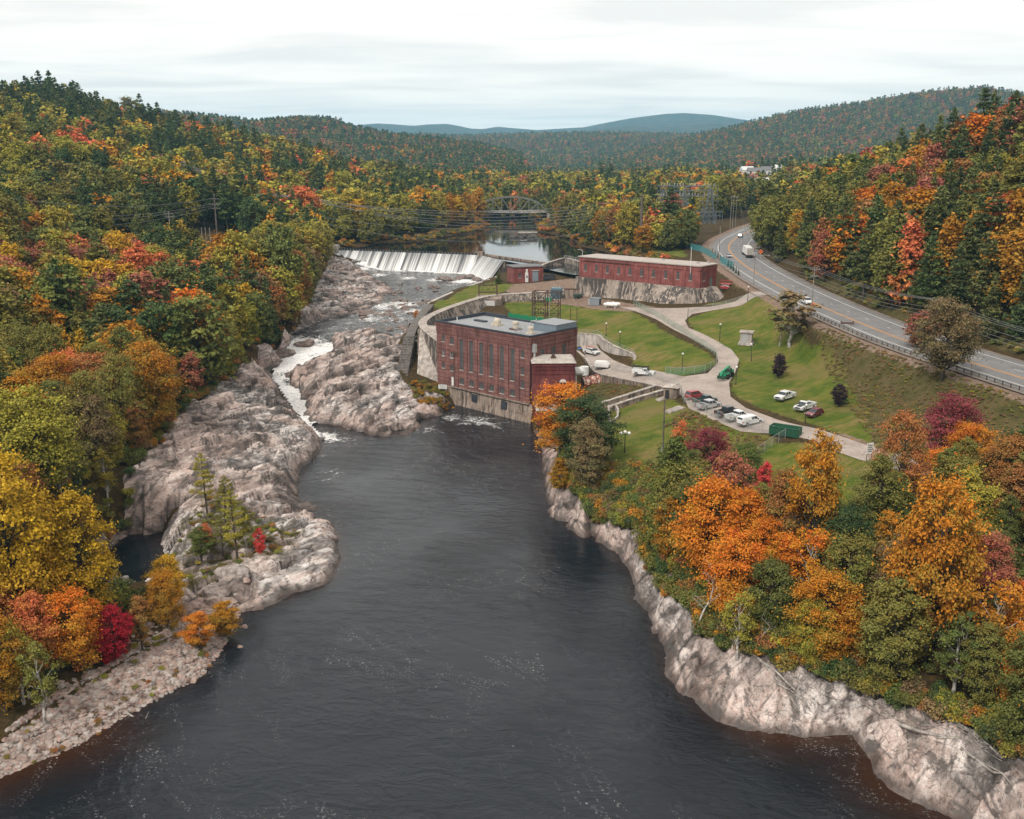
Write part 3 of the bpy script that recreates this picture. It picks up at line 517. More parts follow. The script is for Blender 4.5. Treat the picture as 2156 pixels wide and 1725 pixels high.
def rock_surface(X,Y,base,amp):
 ca,sa=math.cos(R(55)),math.sin(R(55));U=X*ca+Y*sa;Vv=-X*sa+Y*ca
 w=(fbm(U/24,Vv/16,51,3)-.5);g=(fbm(X/5,Y/5,53,2)-.5)*.25
 d1,d2,a1,b1,ox,oy=voro(U/9.0+w*1.2+g,Vv/4.6+g,5);e1,e2,a2,b2,px,py=voro(U/3.4+w+g,Vv/1.9+g,9);f1,f2,a3,b3,qx,qy=voro(U/1.25+g*2,Vv/.75,15)
 def ledge(t,k=.08):f=t-np.floor(t);return sstep(0,k,f)*(1-f*.95)
 t1=Vv/8.5+w*3.0+a1*.5
 h=ledge(t1)*(.7+1.9*b1)-.9+(a1-.5)*1.5+(a1-.5)*ox*2.4+(b1-.5)*oy*3.4+(a2-.5)*.8+(b2-.5)*py*1.5+(a2-.5)*px*1.1+(a3-.5)*.20+(b3-.5)*qy*.3+(fbm(U/16,Vv/9,71,2)-.5)*.8
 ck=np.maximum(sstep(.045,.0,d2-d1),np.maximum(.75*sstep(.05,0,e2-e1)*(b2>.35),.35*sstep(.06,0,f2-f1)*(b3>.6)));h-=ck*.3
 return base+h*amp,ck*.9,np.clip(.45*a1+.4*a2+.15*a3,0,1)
def build_rock(name,poly,wls,st,pinkf,extra=None):
 xs=[p[0]for p in poly];ys=[p[1]for p in poly]
 x0,y0=min(xs)-1,min(ys)-1;nx=int((max(xs)-x0)/st)+3;ny=int((max(ys)-y0)/st)+3
 Z=bil(BZ,*np.meshgrid(x0+st*np.arange(nx),y0+st*np.arange(ny),indexing='ij'))
 X,Y=np.meshgrid(x0+st*np.arange(nx),y0+st*np.arange(ny),indexing='ij')
 keep=inpoly(X[:-1,:-1]+st/2,Y[:-1,:-1]+st/2,poly)
 d=np.full(X.shape,1e9);wz=np.zeros(X.shape)
 for wl in wls:
  dd,tt=polydist(X,Y,wl);k=dd<d;d=np.where(k,dd,d);wz=np.where(k,np.interp(tt,np.arange(len(wl)),[p[2]for p in wl]),wz)
 amp=0.42+0.58*sstep(0.0,5.0,d);sub=sstep(0.3,-0.8,Z-wz);amp=amp*(1-np.where(wz>2,.72,.5)*sub)
 if extra is not None:amp=amp*extra(X,Y)[0]
 amp=np.where(inpoly(X,Y,POOL),.12,amp)
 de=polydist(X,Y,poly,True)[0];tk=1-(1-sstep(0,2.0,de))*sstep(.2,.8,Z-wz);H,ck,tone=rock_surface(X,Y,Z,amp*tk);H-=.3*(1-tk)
 keep&=~((np.maximum.reduce([H[:-1,:-1],H[1:,:-1],H[:-1,1:],H[1:,1:]])<wz[:-1,:-1]-2.0)&(d[:-1,:-1]>3))
 wet=sstep(1.15,0.2,H-wz+(fbm(X/2,Y/2,5,3)-.5)*.8)*sstep(14,4,d);pink=pinkf(X,Y,d,H-wz);pale,moss=(extra(X,Y)[1:]if extra is not None else(np.zeros(X.shape),np.zeros(X.shape)))
 V=np.stack([X,Y,H],-1).reshape(-1,3);q=grid_quads(nx,ny,keep)
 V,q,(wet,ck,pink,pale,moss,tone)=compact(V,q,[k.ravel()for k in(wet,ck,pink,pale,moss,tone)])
 me=np_mesh(name,V,q,M_ROCK,False,{'wet':('POINT','FLOAT',wet),'crack_shade':('POINT','FLOAT',ck),'pink':('POINT','FLOAT',pink),'pale':('POINT','FLOAT',pale),'moss':('POINT','FLOAT',moss),'tone':('POINT','FLOAT',tone)})
 o=mesh_obj(name,me);tag(o,kind='structure');return(x0,y0,st,nx,ny,H)
BEACH=[W2(u,v,z)for u,v,z in((-80,1720,0),(20,1530,2),(160,1450,2),(330,1340,2.3),(430,1260,2.2),(500,1270,1),(505,1300,0),(480,1370,0),(420,1440,0),(160,1590,0),(-60,1760,0))]
POINT=[W2(u,v,z)for u,v,z in((560,1290,0),(730,1240,0),(740,1160,0),(690,1060,1),(660,1090,2),(620,1180,2.6),(540,1225,2.2))]
MOSSP=[W2(u,v,z)for u,v,z in((380,1090,5),(470,1030,6),(560,1080,4.5),(640,1120,3),(600,1170,3),(520,1200,2.5),(430,1260,2.4),(350,1260,2),(350,1180,2))]
def ex_left(X,Y):
 bch=inpoly(X,Y,BEACH);pnt=inpoly(X,Y,POINT);ms=inpoly(X,Y,MOSSP).astype(float)
 far=sstep(300,340,Y)
 return np.where(bch,0.16,np.where(pnt,0.45,1.0))*(1-0.15*far),np.where(pnt,0.75,0.15),np.maximum(box_blur(ms,3),np.where(bch,0.5,0))
def ex_right(X,Y):
 nearw=sstep(205,120,Y);return np.full(X.shape,0.55),nearw*0.25,np.zeros(X.shape)
def pk_left(X,Y,d,h):return np.clip(sstep(7,1.0,d)*.9*sstep(5,1,h)+sstep(0.5,.62,fbm(X/20,Y/20,33,3))*.7,0,1)
def pk_right(X,Y,d,h):return np.clip(.3+sstep(130,175,Y)*.6+sstep(2.2,.5,h)*.4,0,1)
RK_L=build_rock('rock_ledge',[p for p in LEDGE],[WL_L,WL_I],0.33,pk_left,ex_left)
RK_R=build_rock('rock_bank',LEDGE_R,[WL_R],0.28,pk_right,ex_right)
def GR(x,y):
 "ground height including the ledges"
 for(x0,y0,st,nx,ny,H),poly in((RK_L,LEDGE),(RK_R,LEDGE_R)):
  if inpoly(np.array([x]),np.array([y]),poly)[0]:
   i=int(round((x-x0)/st));j=int(round((y-y0)/st))
   if 0<=i<nx and 0<=j<ny:return float(H[i,j])
 return G(x,y)
 # ------------------------------------------------------------------ water
M_RIVER=mat_water('river_water');M_POND=mat_water('pond_water',wave=0.05,foamy=True,rough=0.03);M_RAPID=mat_water('rapid_water',(0.012,0.012,0.013),wave=0.8)
def build_water():
 st=1.0;x0,y0=-150.0,50.0;nx,ny=300,210
 X,Y=np.meshgrid(x0+st*np.arange(nx),y0+st*np.arange(ny),indexing='ij')
 dep=-bil(BZ,X,Y);sh=np.maximum(sstep(1.2,0.15,dep),0)
 near=sstep(8,0,polydist(X,Y,[W2(0,1650,0),W2(160,1590,0),W2(240,1560,0)])[0]);near2=sstep(9,0,polydist(X,Y,[W2(1640,1560,0),W2(1800,1570,0),W2(1840,1680,0),W2(1900,1725,0)])[0])
 sh=np.clip(sh*0.35+np.maximum(near,near2)*0.8*sstep(3.0,.4,dep),0,1)
 fo=np.zeros(X.shape)
 for(u,v,r,k)in((675,920,5.5,.95),(690,925,6,.6),(720,930,8,.35),(950,880,6,.55),(1000,885,7,.55),(1040,895,5,.5),(900,905,6,.4),(980,905,5,.3),(705,1000,8,.3),(690,960,7,.33),(730,1060,8,.25)):
  p=W2(u,v,0);fo=np.maximum(fo,k*np.exp(-((X-p[0])**2+(Y-p[1])**2)/(2*(r*.6)**2)))
 calm=np.zeros(X.shape)
 for(u,v,r,k)in((300,1180,14,.9),(1230,1180,16,.55),(1700,1620,13,.6),(100,1650,10,.5)):
  p=W2(u,v,0);calm=np.maximum(calm,k*np.exp(-((X-p[0])**2+(Y-p[1])**2)/(2*(r*.6)**2)))
 keep=(dep>-1.5)[:-1,:-1]&(Y[:-1,:-1]<262)
 ca=[W2(u,v,0)for u,v in((650,895),(672,930),(600,940),(480,1000),(300,800),(640,780))]
 V=np.stack([X,Y,np.zeros(X.shape)],-1).reshape(-1,3);q=grid_quads(nx,ny,keep)
 V,q,ar=compact(V,q,[sh.ravel(),fo.ravel(),calm.ravel(),np.ones(X.size)])
 me=np_mesh('river',V,q,M_RIVER,True,{k:('POINT','FLOAT',a)for k,a in zip(('shallow','foam','calm','drift'),ar)})
 tag(mesh_obj('river',me),kind='structure')
 P=[]
 for wl in(WL_L[17:],WL_I[6:]):P+=[(x,y,z)for x,y,z in wl]
 for u,v,z in((690,935,0),(660,905,.5),(640,878,1.3),(620,848,3.1),(600,815,4.4),(588,792,5),(600,775,5.6),(640,752,7),(650,730,7.9),(640,705,8.7),(720,684,9.1),(800,672,9.3),(840,660,9.5),(860,632,9.8),(890,610,10),(950,600,10.1),(860,590,10.3),(900,588,10.3)):P.append(tuple(W(u,v,z)))
 P+=[(-80,466,14.2),(-60,459,10.5),(-14.8,442,10.4),(-8,424,10.6),(-40,230,3),(-48,260,5),(-40,300,9)]
 tin=make_tin(P,[]);st=0.8;x0,y0=-90.0,205.0;nx,ny=115,330
 Z=raster(tin,x0,y0,st,nx,ny);X,Y=np.meshgrid(x0+st*np.arange(nx),y0+st*np.arange(ny),indexing='ij')
 poly=[(x,y)for x,y,z in WL_L[18:]]+[(-60,461),(-14,443),(-6,424)]+[(x,y)for x,y,z in WL_I[7:]][::-1]
 dd=np.minimum(polydist(X,Y,WL_L[18:])[0],polydist(X,Y,WL_I[7:])[0])
 ok=(inpoly(X,Y,poly)|(dd<2.0))&~np.isnan(Z);Z=np.where(np.isnan(Z),0,Z)
 gx,gy=np.gradient(box_blur(np.where(ok,Z,np.nan_to_num(Z)),1),st);sl=np.hypot(gx,gy)
 bed=bil(BZ,X,Y)
 fo=np.clip(.30+sstep(0.02,0.12,sl)*.7,0,1)*np.where(Y>372,.55,1)
 for(u,v,z,r,k)in((632,722,8.2,11,1.1),(600,742,7.2,9,1.05),(625,738,7.5,10,1.1),(665,738,7.6,11,1.1),(690,728,8,9,.9),(615,770,5.6,6,.9),(595,795,4.8,6,1),(618,850,3,7,1),(640,885,1,6,1),(700,690,9,8,.45),(740,680,9.2,7,.42),(760,676,9.2,7,.45),(815,645,9.7,12,.8),(850,640,9.8,12,.75),(800,660,9.5,10,.7),(870,655,9.6,10,.7),(780,672,9.3,9,.65),(840,672,9.4,9,.6),(850,615,10,8,.4),(900,600,10.2,9,.15),(760,569,11,8,.9),(800,581,10.4,7,.8),(860,586,10.4,8,.75),(920,589,10.4,8,.8),(980,592,10.3,12,.95),(1020,584,10.4,9,.95),(950,600,10.1,7,.5)):
  p=W2(u,v,z);fo=np.maximum(fo,k*np.exp(-((X-p[0])**2+(Y-p[1])**2)/(2*(r*.55)**2)))
 fo=np.maximum(fo,.95*sstep(4.5,1.0,polydist(X,Y,[(-72,462),(-60,456),(-17,441),(-9,419)])[0]));Z=Z+(fbm(X/2.2,Y/2.2,14,3)-.5)*(0.18+0.8*np.clip(fo,0,1))
 keep=ok[:-1,:-1]&ok[1:,1:]&(Z[:-1,:-1]>0.02);V=np.stack([X,Y,Z],-1).reshape(-1,3);q=grid_quads(nx,ny,keep)
 V,q,ar=compact(V,q,[np.zeros(X.size),fo.ravel(),np.zeros(X.size),np.zeros(X.size)])
 me=np_mesh('rapids',V,q,M_RAPID,True,{k:('POINT','FLOAT',a)for k,a in zip(('shallow','foam','calm','drift'),ar)})
 tag(mesh_obj('rapids_water',me),kind='structure')
 poly=[(-90,478.5),(-84.5,474.4),(-14.5,449.4),(-3.5,424.6),(24,372),(62,372),(70,420),(60,520),(60,800),(-60,800),(-60,600),(-100,520)]
 st=4.0;x0,y0=-104.0,368.0;nx,ny=46,110;X,Y=np.meshgrid(x0+st*np.arange(nx),y0+st*np.arange(ny),indexing='ij')
 pts=[(float(a),float(b))for a,b in zip(X.ravel(),Y.ravel())if inpoly(np.array([a]),np.array([b]),poly)[0]]
 co=[Vector(p)for p in poly]+[Vector(p)for p in pts];n=len(poly)
 vo,eo,fo_,a,b,c=delaunay_2d_cdt(co,[(i,(i+1)%n)for i in range(n)],[],1,1e-4)
 V=np.array([(v.x,v.y,18.0)for v in vo]);p=W2(960,494,18)
 f=0.0*V[:,0];calm=np.full(len(V),0.45)
 dx=(V[:,0]-p[0])/34;dy=(V[:,1]-p[1])/12;calm=np.clip(calm-1.5*np.exp(-(dx*dx+dy*dy)),-1.2,1)
 me=np_mesh('pond',V,np.array([list(f_)for f_ in fo_ if len(f_)==3]),M_POND,True,{'shallow':('POINT','FLOAT',f),'foam':('POINT','FLOAT',f),'calm':('POINT','FLOAT',calm),'drift':('POINT','FLOAT',f)})
 tag(mesh_obj('pond_water',me),kind='structure')
build_water()
# ------------------------------------------------------------------ distant land
def mat_far(name,cols,sc,dark=0.6):
 t=NT(name);c=t.wcoord();v=t.vor(c,sc,'F1','Color');n=t.noise(c,0.004,5,0.6);sep=t.n('ShaderNodeSeparateColor');t.l(v,sep.inputs[0])
 col=t.ramp(t.math('ADD',t.math('MULTIPLY',sep.outputs[0],0.8),t.math('MULTIPLY',n,0.35)),cols)
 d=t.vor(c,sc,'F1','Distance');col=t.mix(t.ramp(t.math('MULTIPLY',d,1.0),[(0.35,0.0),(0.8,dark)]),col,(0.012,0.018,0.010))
 return t.done(t.bsdf(col,0.95,t.bump(t.math('SUBTRACT',1.0,d),1.0,6.0),spec=0.05))
FARC=[(0.2,(0.02,0.033,0.014)),(0.42,(0.055,0.06,0.018)),(0.58,(0.11,0.085,0.022)),(0.72,(0.17,0.075,0.03)),(0.88,(0.07,0.045,0.022))]
M_FAR=mat_far('far_forest',FARC,0.11);M_FAR2=mat_far('farther_forest',[(0.2,(0.02,0.035,0.018)),(0.5,(0.045,0.05,0.02)),(0.8,(0.09,0.06,0.025))],0.03)
HILLS=[]
def ridge(sky,y0,foot,zfoot,mat,nx=120,ny=40,back=0.35,rough=0.05,seed=1,edge=None):
 "a long hill whose crest follows heights given as layout positions at distance y0; slopes down over `foot` metres towards the river"
 us=np.array([p[0]for p in sky],float);vs=np.array([p[1]for p in sky],float)
 U=np.linspace(us[0],us[-1],nx);Vv=np.interp(U,us,vs);C=[WY(a,b,y0)for a,b in zip(U,Vv)]
 S=np.linspace(-back,1,ny);X=np.zeros((nx,ny));Y=np.zeros((nx,ny));Z=np.zeros((nx,ny))
 for i,p in enumerate(C):
  hgt=p.z-17-zfoot;prof=np.where(S<0,1-(S/back)**2*.6,(1-sstep(0,1,S))*.75+.25*(1-S)**2)
  X[i]=p.x*(1-.0*S);Y[i]=y0-foot*S;Z[i]=zfoot+hgt*prof
 rel=np.clip((Z-zfoot)/(np.max(Z)-zfoot+1e-6),0,1);sz=foot*0.22
 Z+=(fbm(X/sz,Y/sz,seed,5)-.5)*2*rough*foot*np.sin(np.clip(S,0,1)*math.pi)[None,:]*rel
 me=np_mesh('hill',np.stack([X,Y,Z],-1).reshape(-1,3),grid_quads(nx,ny),mat);o=mesh_obj('hill',me);tag(o,kind='structure')
 HILLS.append((X,Y,Z,S));return o
ridge([(250,240),(380,236),(450,244),(553,254),(600,250),(636,247),(680,246),(709,249),(729,261),(815,279),(911,290),(1000,300),(1100,322)],2300,1150,22,M_FAR,160,50,seed=4)
ridge([(700,300),(850,290),(911,287),(975,285),(1071,281),(1121,279),(1200,277),(1300,276),(1400,279),(1500,284),(1700,290)],4200,1900,24,M_FAR,160,50,seed=5)
ridge([(1210,334),(1320,318),(1400,300),(1480,279),(1560,262),(1620,245),(1700,227),(1780,217),(1850,206),(1950,190),(2030,184),(2070,190),(2110,197),(2156,199),(2260,205),(2500,230)],3000,1500,24,M_FAR,180,60,seed=6)
ridge([(600,300),(690,275),(748,260),(793,256),(830,258),(869,261),(905,258),(940,257),(965,261),(991,267),(1016,268),(1048,263),(1080,266),(1130,270),(1230,264),(1280,254),(1330,245),(1400,236),(1440,234),(1500,238),(1570,250),(1640,268),(1750,290)],9500,3500,30,M_FAR2,200,40,seed=7,rough=.03)
ridge([(1150,300),(1200,274),(1300,262),(1400,262),(1500,255),(1600,262),(1700,280)],7500,2500,28,M_FAR2,120,30,seed=8,rough=.03)
def far_ground():
 "one sheet from the edge of the near ground to the horizon, with the back of the near hillsides"
 pts=[p for p in WORLD if p[1]>480 or abs(p[0])>250]
 xs=np.concatenate([np.linspace(-9000,-1300,12),np.arange(-1200,1201,12.0),np.linspace(1300,9000,12)]);ys=np.concatenate([np.arange(-20,1200,12.0),np.linspace(1230,12000,30)])
 X,Y=np.meshgrid(xs,ys,indexing='ij')
 tin=make_tin([p for p in PT]+[(-1200,1500,22),(1200,1500,22),(0,1400,22),(-1200,60,60),(1200,60,120),(-1200,900,60),(1200,800,80),(-700,-40,60),(700,-40,120),(0,-40,-3),(-9000,12100,22),(9000,12100,22),(-9100,-60,22),(9100,-60,22)],[])
 Z=np.full(X.shape,22.0);a=raster(tin,-1200.0,-20.0,12.0,201,102);a=np.where(np.isnan(a),22,a);a=box_blur(a,1,1)
 Z[12:213,0:102]=a;inside=(X>GX0+2)&(X<GX0+GS*GNX-5)&(Y>GY0+2)&(Y<GY0+GS*GNY-5)
 Z=np.where(inside,Z-14,Z-0.2);Z=np.where((Y>660)&(Y<900)&(np.abs(X)<16),np.minimum(Z,15.0),Z)
 q=grid_quads(X.shape[0],X.shape[1]);deep=(X>GX0+20)&(X<GX0+GS*GNX-24)&(Y>GY0+20)&(Y<GY0+GS*GNY-24)
 q=grid_quads(X.shape[0],X.shape[1],~(deep[:-1,:-1]&deep[1:,1:]))
 me=np_mesh('valley',np.stack([X,Y,Z],-1).reshape(-1,3),q,M_GROUND,True,{k:('POINT','FLOAT',np.zeros(X.size))for k in('lawn','dirt','brush')})
 tag(mesh_obj('valley_floor',me),kind='structure');return a
FZ=far_ground()
def GF(x,y):
 "height anywhere, arrays"
 x=np.asarray(x,float);y=np.asarray(y,float)
 fx=np.clip((x+1200)/12.0,0,199.99);fy=np.clip((y+20)/12.0,0,100.99);i=fx.astype(int);j=fy.astype(int);a=fx-i;b=fy-j
 f=(FZ[i,j]*(1-a)+FZ[i+1,j]*a)*(1-b)+(FZ[i,j+1]*(1-a)+FZ[i+1,j+1]*a)*b
 ins=(x>GX0)&(x<GX0+GS*(GNX-1))&(y>GY0)&(y<GY0+GS*(GNY-1));f=np.where((np.abs(x)>1190)|(y>1190),22.0,f)
 return np.where(ins,bil(BZ,x,y),f)
 # ------------------------------------------------------------------ roads
def ribbon(name,line,offs,mat,dz,parent=None,z_of=None):
 "a sheet along a line between two side offsets"
 pl=[p[:2]for p in line];A=offset(pl,-offs[0]);B=offset(pl,-offs[1]);V=[];F=[]
 for i,p in enumerate(line):
  V+=[(A[i][0],A[i][1],p[2]+dz),(B[i][0],B[i][1],p[2]+dz)]
 F=[(2*i,2*i+1,2*i+3,2*i+2)for i in range(len(line)-1)]
 m=MB();m.add(V,F);return m.build(name,mat,parent)
M_WHITEP=paint('white_road_paint',(0.72,0.71,0.68),0.8,dirt=0.5,scale=4);M_ORANGEP=paint('orange_road_paint',(0.62,0.29,0.07),0.8,dirt=0.35,scale=4)
rd=ribbon('highway_road',ROAD,(-7.2,10.2),M_ASPH,0.0);tag(rd,kind='structure')
for n_,o_,m_ in(('edge_line',(-4.75,-4.5),M_WHITEP),('edge_line',(7.9,8.15),M_WHITEP),('centre_line',(-0.38,-0.14),M_ORANGEP),('centre_line',(0.14,0.38),M_ORANGEP)):ribbon(n_,ROAD,o_,m_,0.012,rd)
tag(ribbon('road_shoulder',ROAD,(-8.8,12.0),M_SHOULDER,-0.04),kind='structure')
def dashes():
 L=smooth_line(ROADC,40);acc=0;seg=[];k=0
 for a,b in zip(L[:-1],L[1:]):
  acc+=math.hypot(b[0]-a[0],b[1]-a[1]);on=(acc%12.0)<3.2
  if on:seg.append(a)
  elif seg:
   if len(seg)>1:ribbon('lane_dash',[tuple(p)for p in seg],(4.0,4.18),M_WHITEP,0.012,rd)
   seg=[]
dashes()
def drape(name,poly,mat,dz=0.07,step=1.5,kind='structure'):
 xs=[p[0]for p in poly];ys=[p[1]for p in poly];P=[]
 for a,b in zip(poly,poly[1:]+poly[:1]):
  n=max(1,int(math.hypot(b[0]-a[0],b[1]-a[1])/step))
  P+=[(a[0]+(b[0]-a[0])*k/n,a[1]+(b[1]-a[1])*k/n)for k in range(n)]
 n=len(P);gx,gy=np.meshgrid(np.arange(min(xs),max(xs),step),np.arange(min(ys),max(ys),step),indexing='ij');ins=inpoly(gx,gy,poly)&(polydist(gx,gy,poly,True)[0]>step*.4)
 co=[Vector(p)for p in P]+[Vector((a,b))for a,b in zip(gx[ins],gy[ins])]
 vo,eo,fo,*_=delaunay_2d_cdt(co,[(i,(i+1)%n)for i in range(n)],[],1,1e-4)
 V=[(v.x,v.y,G(v.x,v.y)+dz)for v in vo];m=MB();m.add(V,[tuple(f)for f in fo]);o=m.build(name,mat,None,smooth=True);tag(o,kind=kind);return o
def closed_curve(pts,n=5):return[tuple(p)for p in smooth_line(pts+[pts[0]],n)[:-1]]
DRIVE=area(((1222,738,7),(1246,732,7),(1262,750,7),(1290,766,7.3),(1330,778,8),(1390,786,9),(1440,792,9.8),(1490,784,10.6),(1512,762,11.4),(1508,745,12),(1470,722,13),(1420,695,14),(1380,674,14.4),(1335,655,14.7),(1300,645,14.7),(1380,650,15.1),(1470,650,15.7),(1500,645,17.2),(1560,631,19.4),(1606,617,21.4),(1640,616,21.6),(1618,627,21),(1560,642,19.2),(1500,655,17),(1458,663,15.9),(1442,676,15.2),(1450,692,14.4),(1490,714,13.2),(1540,742,12),(1556,762,11.2),(1548,784,10.8),(1535,805,10.4),(1538,835,10.2),(1570,860,10.2),(1640,885,10.6),(1740,912,11),(1840,946,11.4),(1960,985,11.8),(2100,1040,12.5),(2080,1062,12.2),(1940,1006,11.5),(1810,966,11.2),(1700,925,10.9),(1660,915,10.6),(1560,904,10.2),(1500,882,9.9),(1450,858,9.6),(1440,835,9.5),(1400,812,9),(1330,800,8),(1265,788,7.1),(1240,762,7)))
drape('gravel_driveway',DRIVE,M_DRIVE,0.10)
# ------------------------------------------------------------------ trees
def tubes_np(segs,n=5):
 "tapered tubes: (a, b, ra, rb)"
 V=[];F=[]
 for a,b,ra,rb in segs:
  a=np.array(a,float);b=np.array(b,float);d=b-a;L=np.linalg.norm(d)
  if L<1e-5:continue
  d/=L;u=np.cross(d,(0,0,1.0)if abs(d[2])<.9 else(1.0,0,0));u/=np.linalg.norm(u);t=np.cross(u,d);o=len(V)
  for p,r in((a,ra),(b,rb)):
   for k in range(n):an=2*math.pi*k/n;V.append(p+u*math.cos(an)*r+t*math.sin(an)*r)
  F+=[(o+i,o+(i+1)%n,o+n+(i+1)%n,o+n+i)for i in range(n)]
 return np.array(V),np.array(F)
def leaves_np(P,Nrm,L,Wd,rng,droop=0.25):
 "kite-shaped leaf sprays at points P facing Nrm"
 n=len(P);Nrm=Nrm/(np.linalg.norm(Nrm,axis=1,keepdims=True)+1e-9)
 r=rng.normal(size=(n,3));t=r-(r*Nrm).sum(1,keepdims=True)*Nrm;t[:,2]-=droop;t/=np.linalg.norm(t,axis=1,keepdims=True)+1e-9
 b=np.cross(Nrm,t);l=(L*(0.6+0.8*rng.random(n)))[:,None];w=(Wd*(0.6+0.8*rng.random(n)))[:,None]
 a0=P-t*l*.5;a1=P+b*w*.5+t*l*.05;a2=P+t*l*.5;a3=P-b*w*.5+t*l*.05
 V=np.stack([a0,a1,a2,a3],1).reshape(-1,3);F=np.arange(4*n).reshape(n,4);return V,F
def crown_mesh(name,P,Nn,L,Wd,rng,lv,lw):
 V,F=leaves_np(P,Nn,L,Wd,rng)
 return np_mesh(name,V,F,M_LEAF,False,{'lv':('FACE','FLOAT',lv),'lw':('FACE','FLOAT',lw)})
def broadleaf(seed,H=15.0,Rr=4.6,cb=0.22,nl=34,nleaf=9000,L=0.42,shape='round',bark=None,airy=0.0,bend=0.4):
 rng=np.random.default_rng(seed);bark=bark or M_BARK
 tr=[np.zeros(3)];k=7
 for i in range(1,k+1):tr.append(np.array([rng.normal()*bend*i/k,rng.normal()*bend*i/k,H*0.86*i/k]))
 r0=0.016*H+0.06;segs=[(tr[i],tr[i+1],r0*(1-.85*i/k),r0*(1-.85*(i+1)/k))for i in range(k)]
 C=[];RA=[]
 for i in range(nl):
  f=(i+.5)/nl;zz=cb+(1-cb)*f*0.97
  t=(zz-cb)/(1-cb)
  if shape=='round':prof=math.sqrt(max(1-(2*t-.86)**2/1.3,.05))
  elif shape=='oval':prof=max(math.sin(math.pi*min(max(t*.92+.07,0),1))**.7,.12)
  elif shape=='cone':prof=max(1.02-t,.08)**.8*min(1,t*5+.35)
  else:prof=max(min(1,t*2.6+.25)*(1-t**3*.75),.1)
  a=i*2.39996+rng.normal()*.4;rad=Rr*prof*(0.35+0.5*rng.random()**.6)
  c=np.array([math.cos(a)*rad,math.sin(a)*rad,H*zz])+rng.normal(size=3)*.25
  j=min(int(zz/.86*k),k);c[:2]+=tr[j][:2]
  ra=Rr*(0.17+0.15*rng.random())*(0.6+.4*prof);C.append(c);RA.append(ra)
  zb=max(min(zz-.10-.12*rng.random(),.8),cb*.7);q=min(zb/.86*k,k-.01);base=tr[int(q)]+(tr[int(q)+1]-tr[int(q)])*(q-int(q))
  mid=base*.5+c*.5+np.array([0,0,-.15*rad*rng.random()]);rb=r0*(1-zb)*.42+.02
  segs+=[(base,mid,rb,rb*.6),(mid,c,rb*.6,.015)]
  for _ in range(2):segs.append((mid*.5+c*.5,c+rng.normal(size=3)*ra*.5,rb*.35,.01))
 C=np.array(C);RA=np.array(RA);wgt=RA**2;li=rng.choice(nl,nleaf,p=wgt/wgt.sum())
 d=rng.normal(size=(nleaf,3));d/=np.linalg.norm(d,axis=1,keepdims=True);d[:,2]=np.where(d[:,2]<-.25,-d[:,2]*.8,d[:,2])
 rr=(0.5+0.75*rng.random(nleaf)**.8)if airy<.5 else(0.3+.8*rng.random(nleaf))
 spray=rng.normal(size=(nl,9,3));spray/=np.linalg.norm(spray,axis=2,keepdims=True);sp=spray[li,rng.integers(0,9,nleaf)]
 d=d*.72+sp*.42;sq=np.array([1.0,1.0,.74]);P=C[li]+d*(rr*RA[li])[:,None]*sq
 loose=rng.random(nleaf)<.22;P[loose]=P[loose]+rng.normal(size=(int(loose.sum()),3))*Rr*np.array([.17,.17,.13])
 ctr=np.array([0,0,H*(cb+.45*(1-cb))]);out=P-ctr;out/=np.linalg.norm(out,axis=1,keepdims=True)+1e-9
 Nn=d*.7+out*.35+np.array([0,0,.55])+rng.normal(size=(nleaf,3))*.55
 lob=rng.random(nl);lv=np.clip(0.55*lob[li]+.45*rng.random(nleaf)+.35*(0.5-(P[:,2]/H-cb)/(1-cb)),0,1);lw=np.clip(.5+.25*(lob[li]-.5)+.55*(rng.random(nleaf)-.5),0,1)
 cm=crown_mesh('crown',P,Nn,L,L*.72,rng,lv,lw);V,F=tubes_np(segs,5);tm=np_mesh('trunk',V,F,bark,True)
 return tm,cm
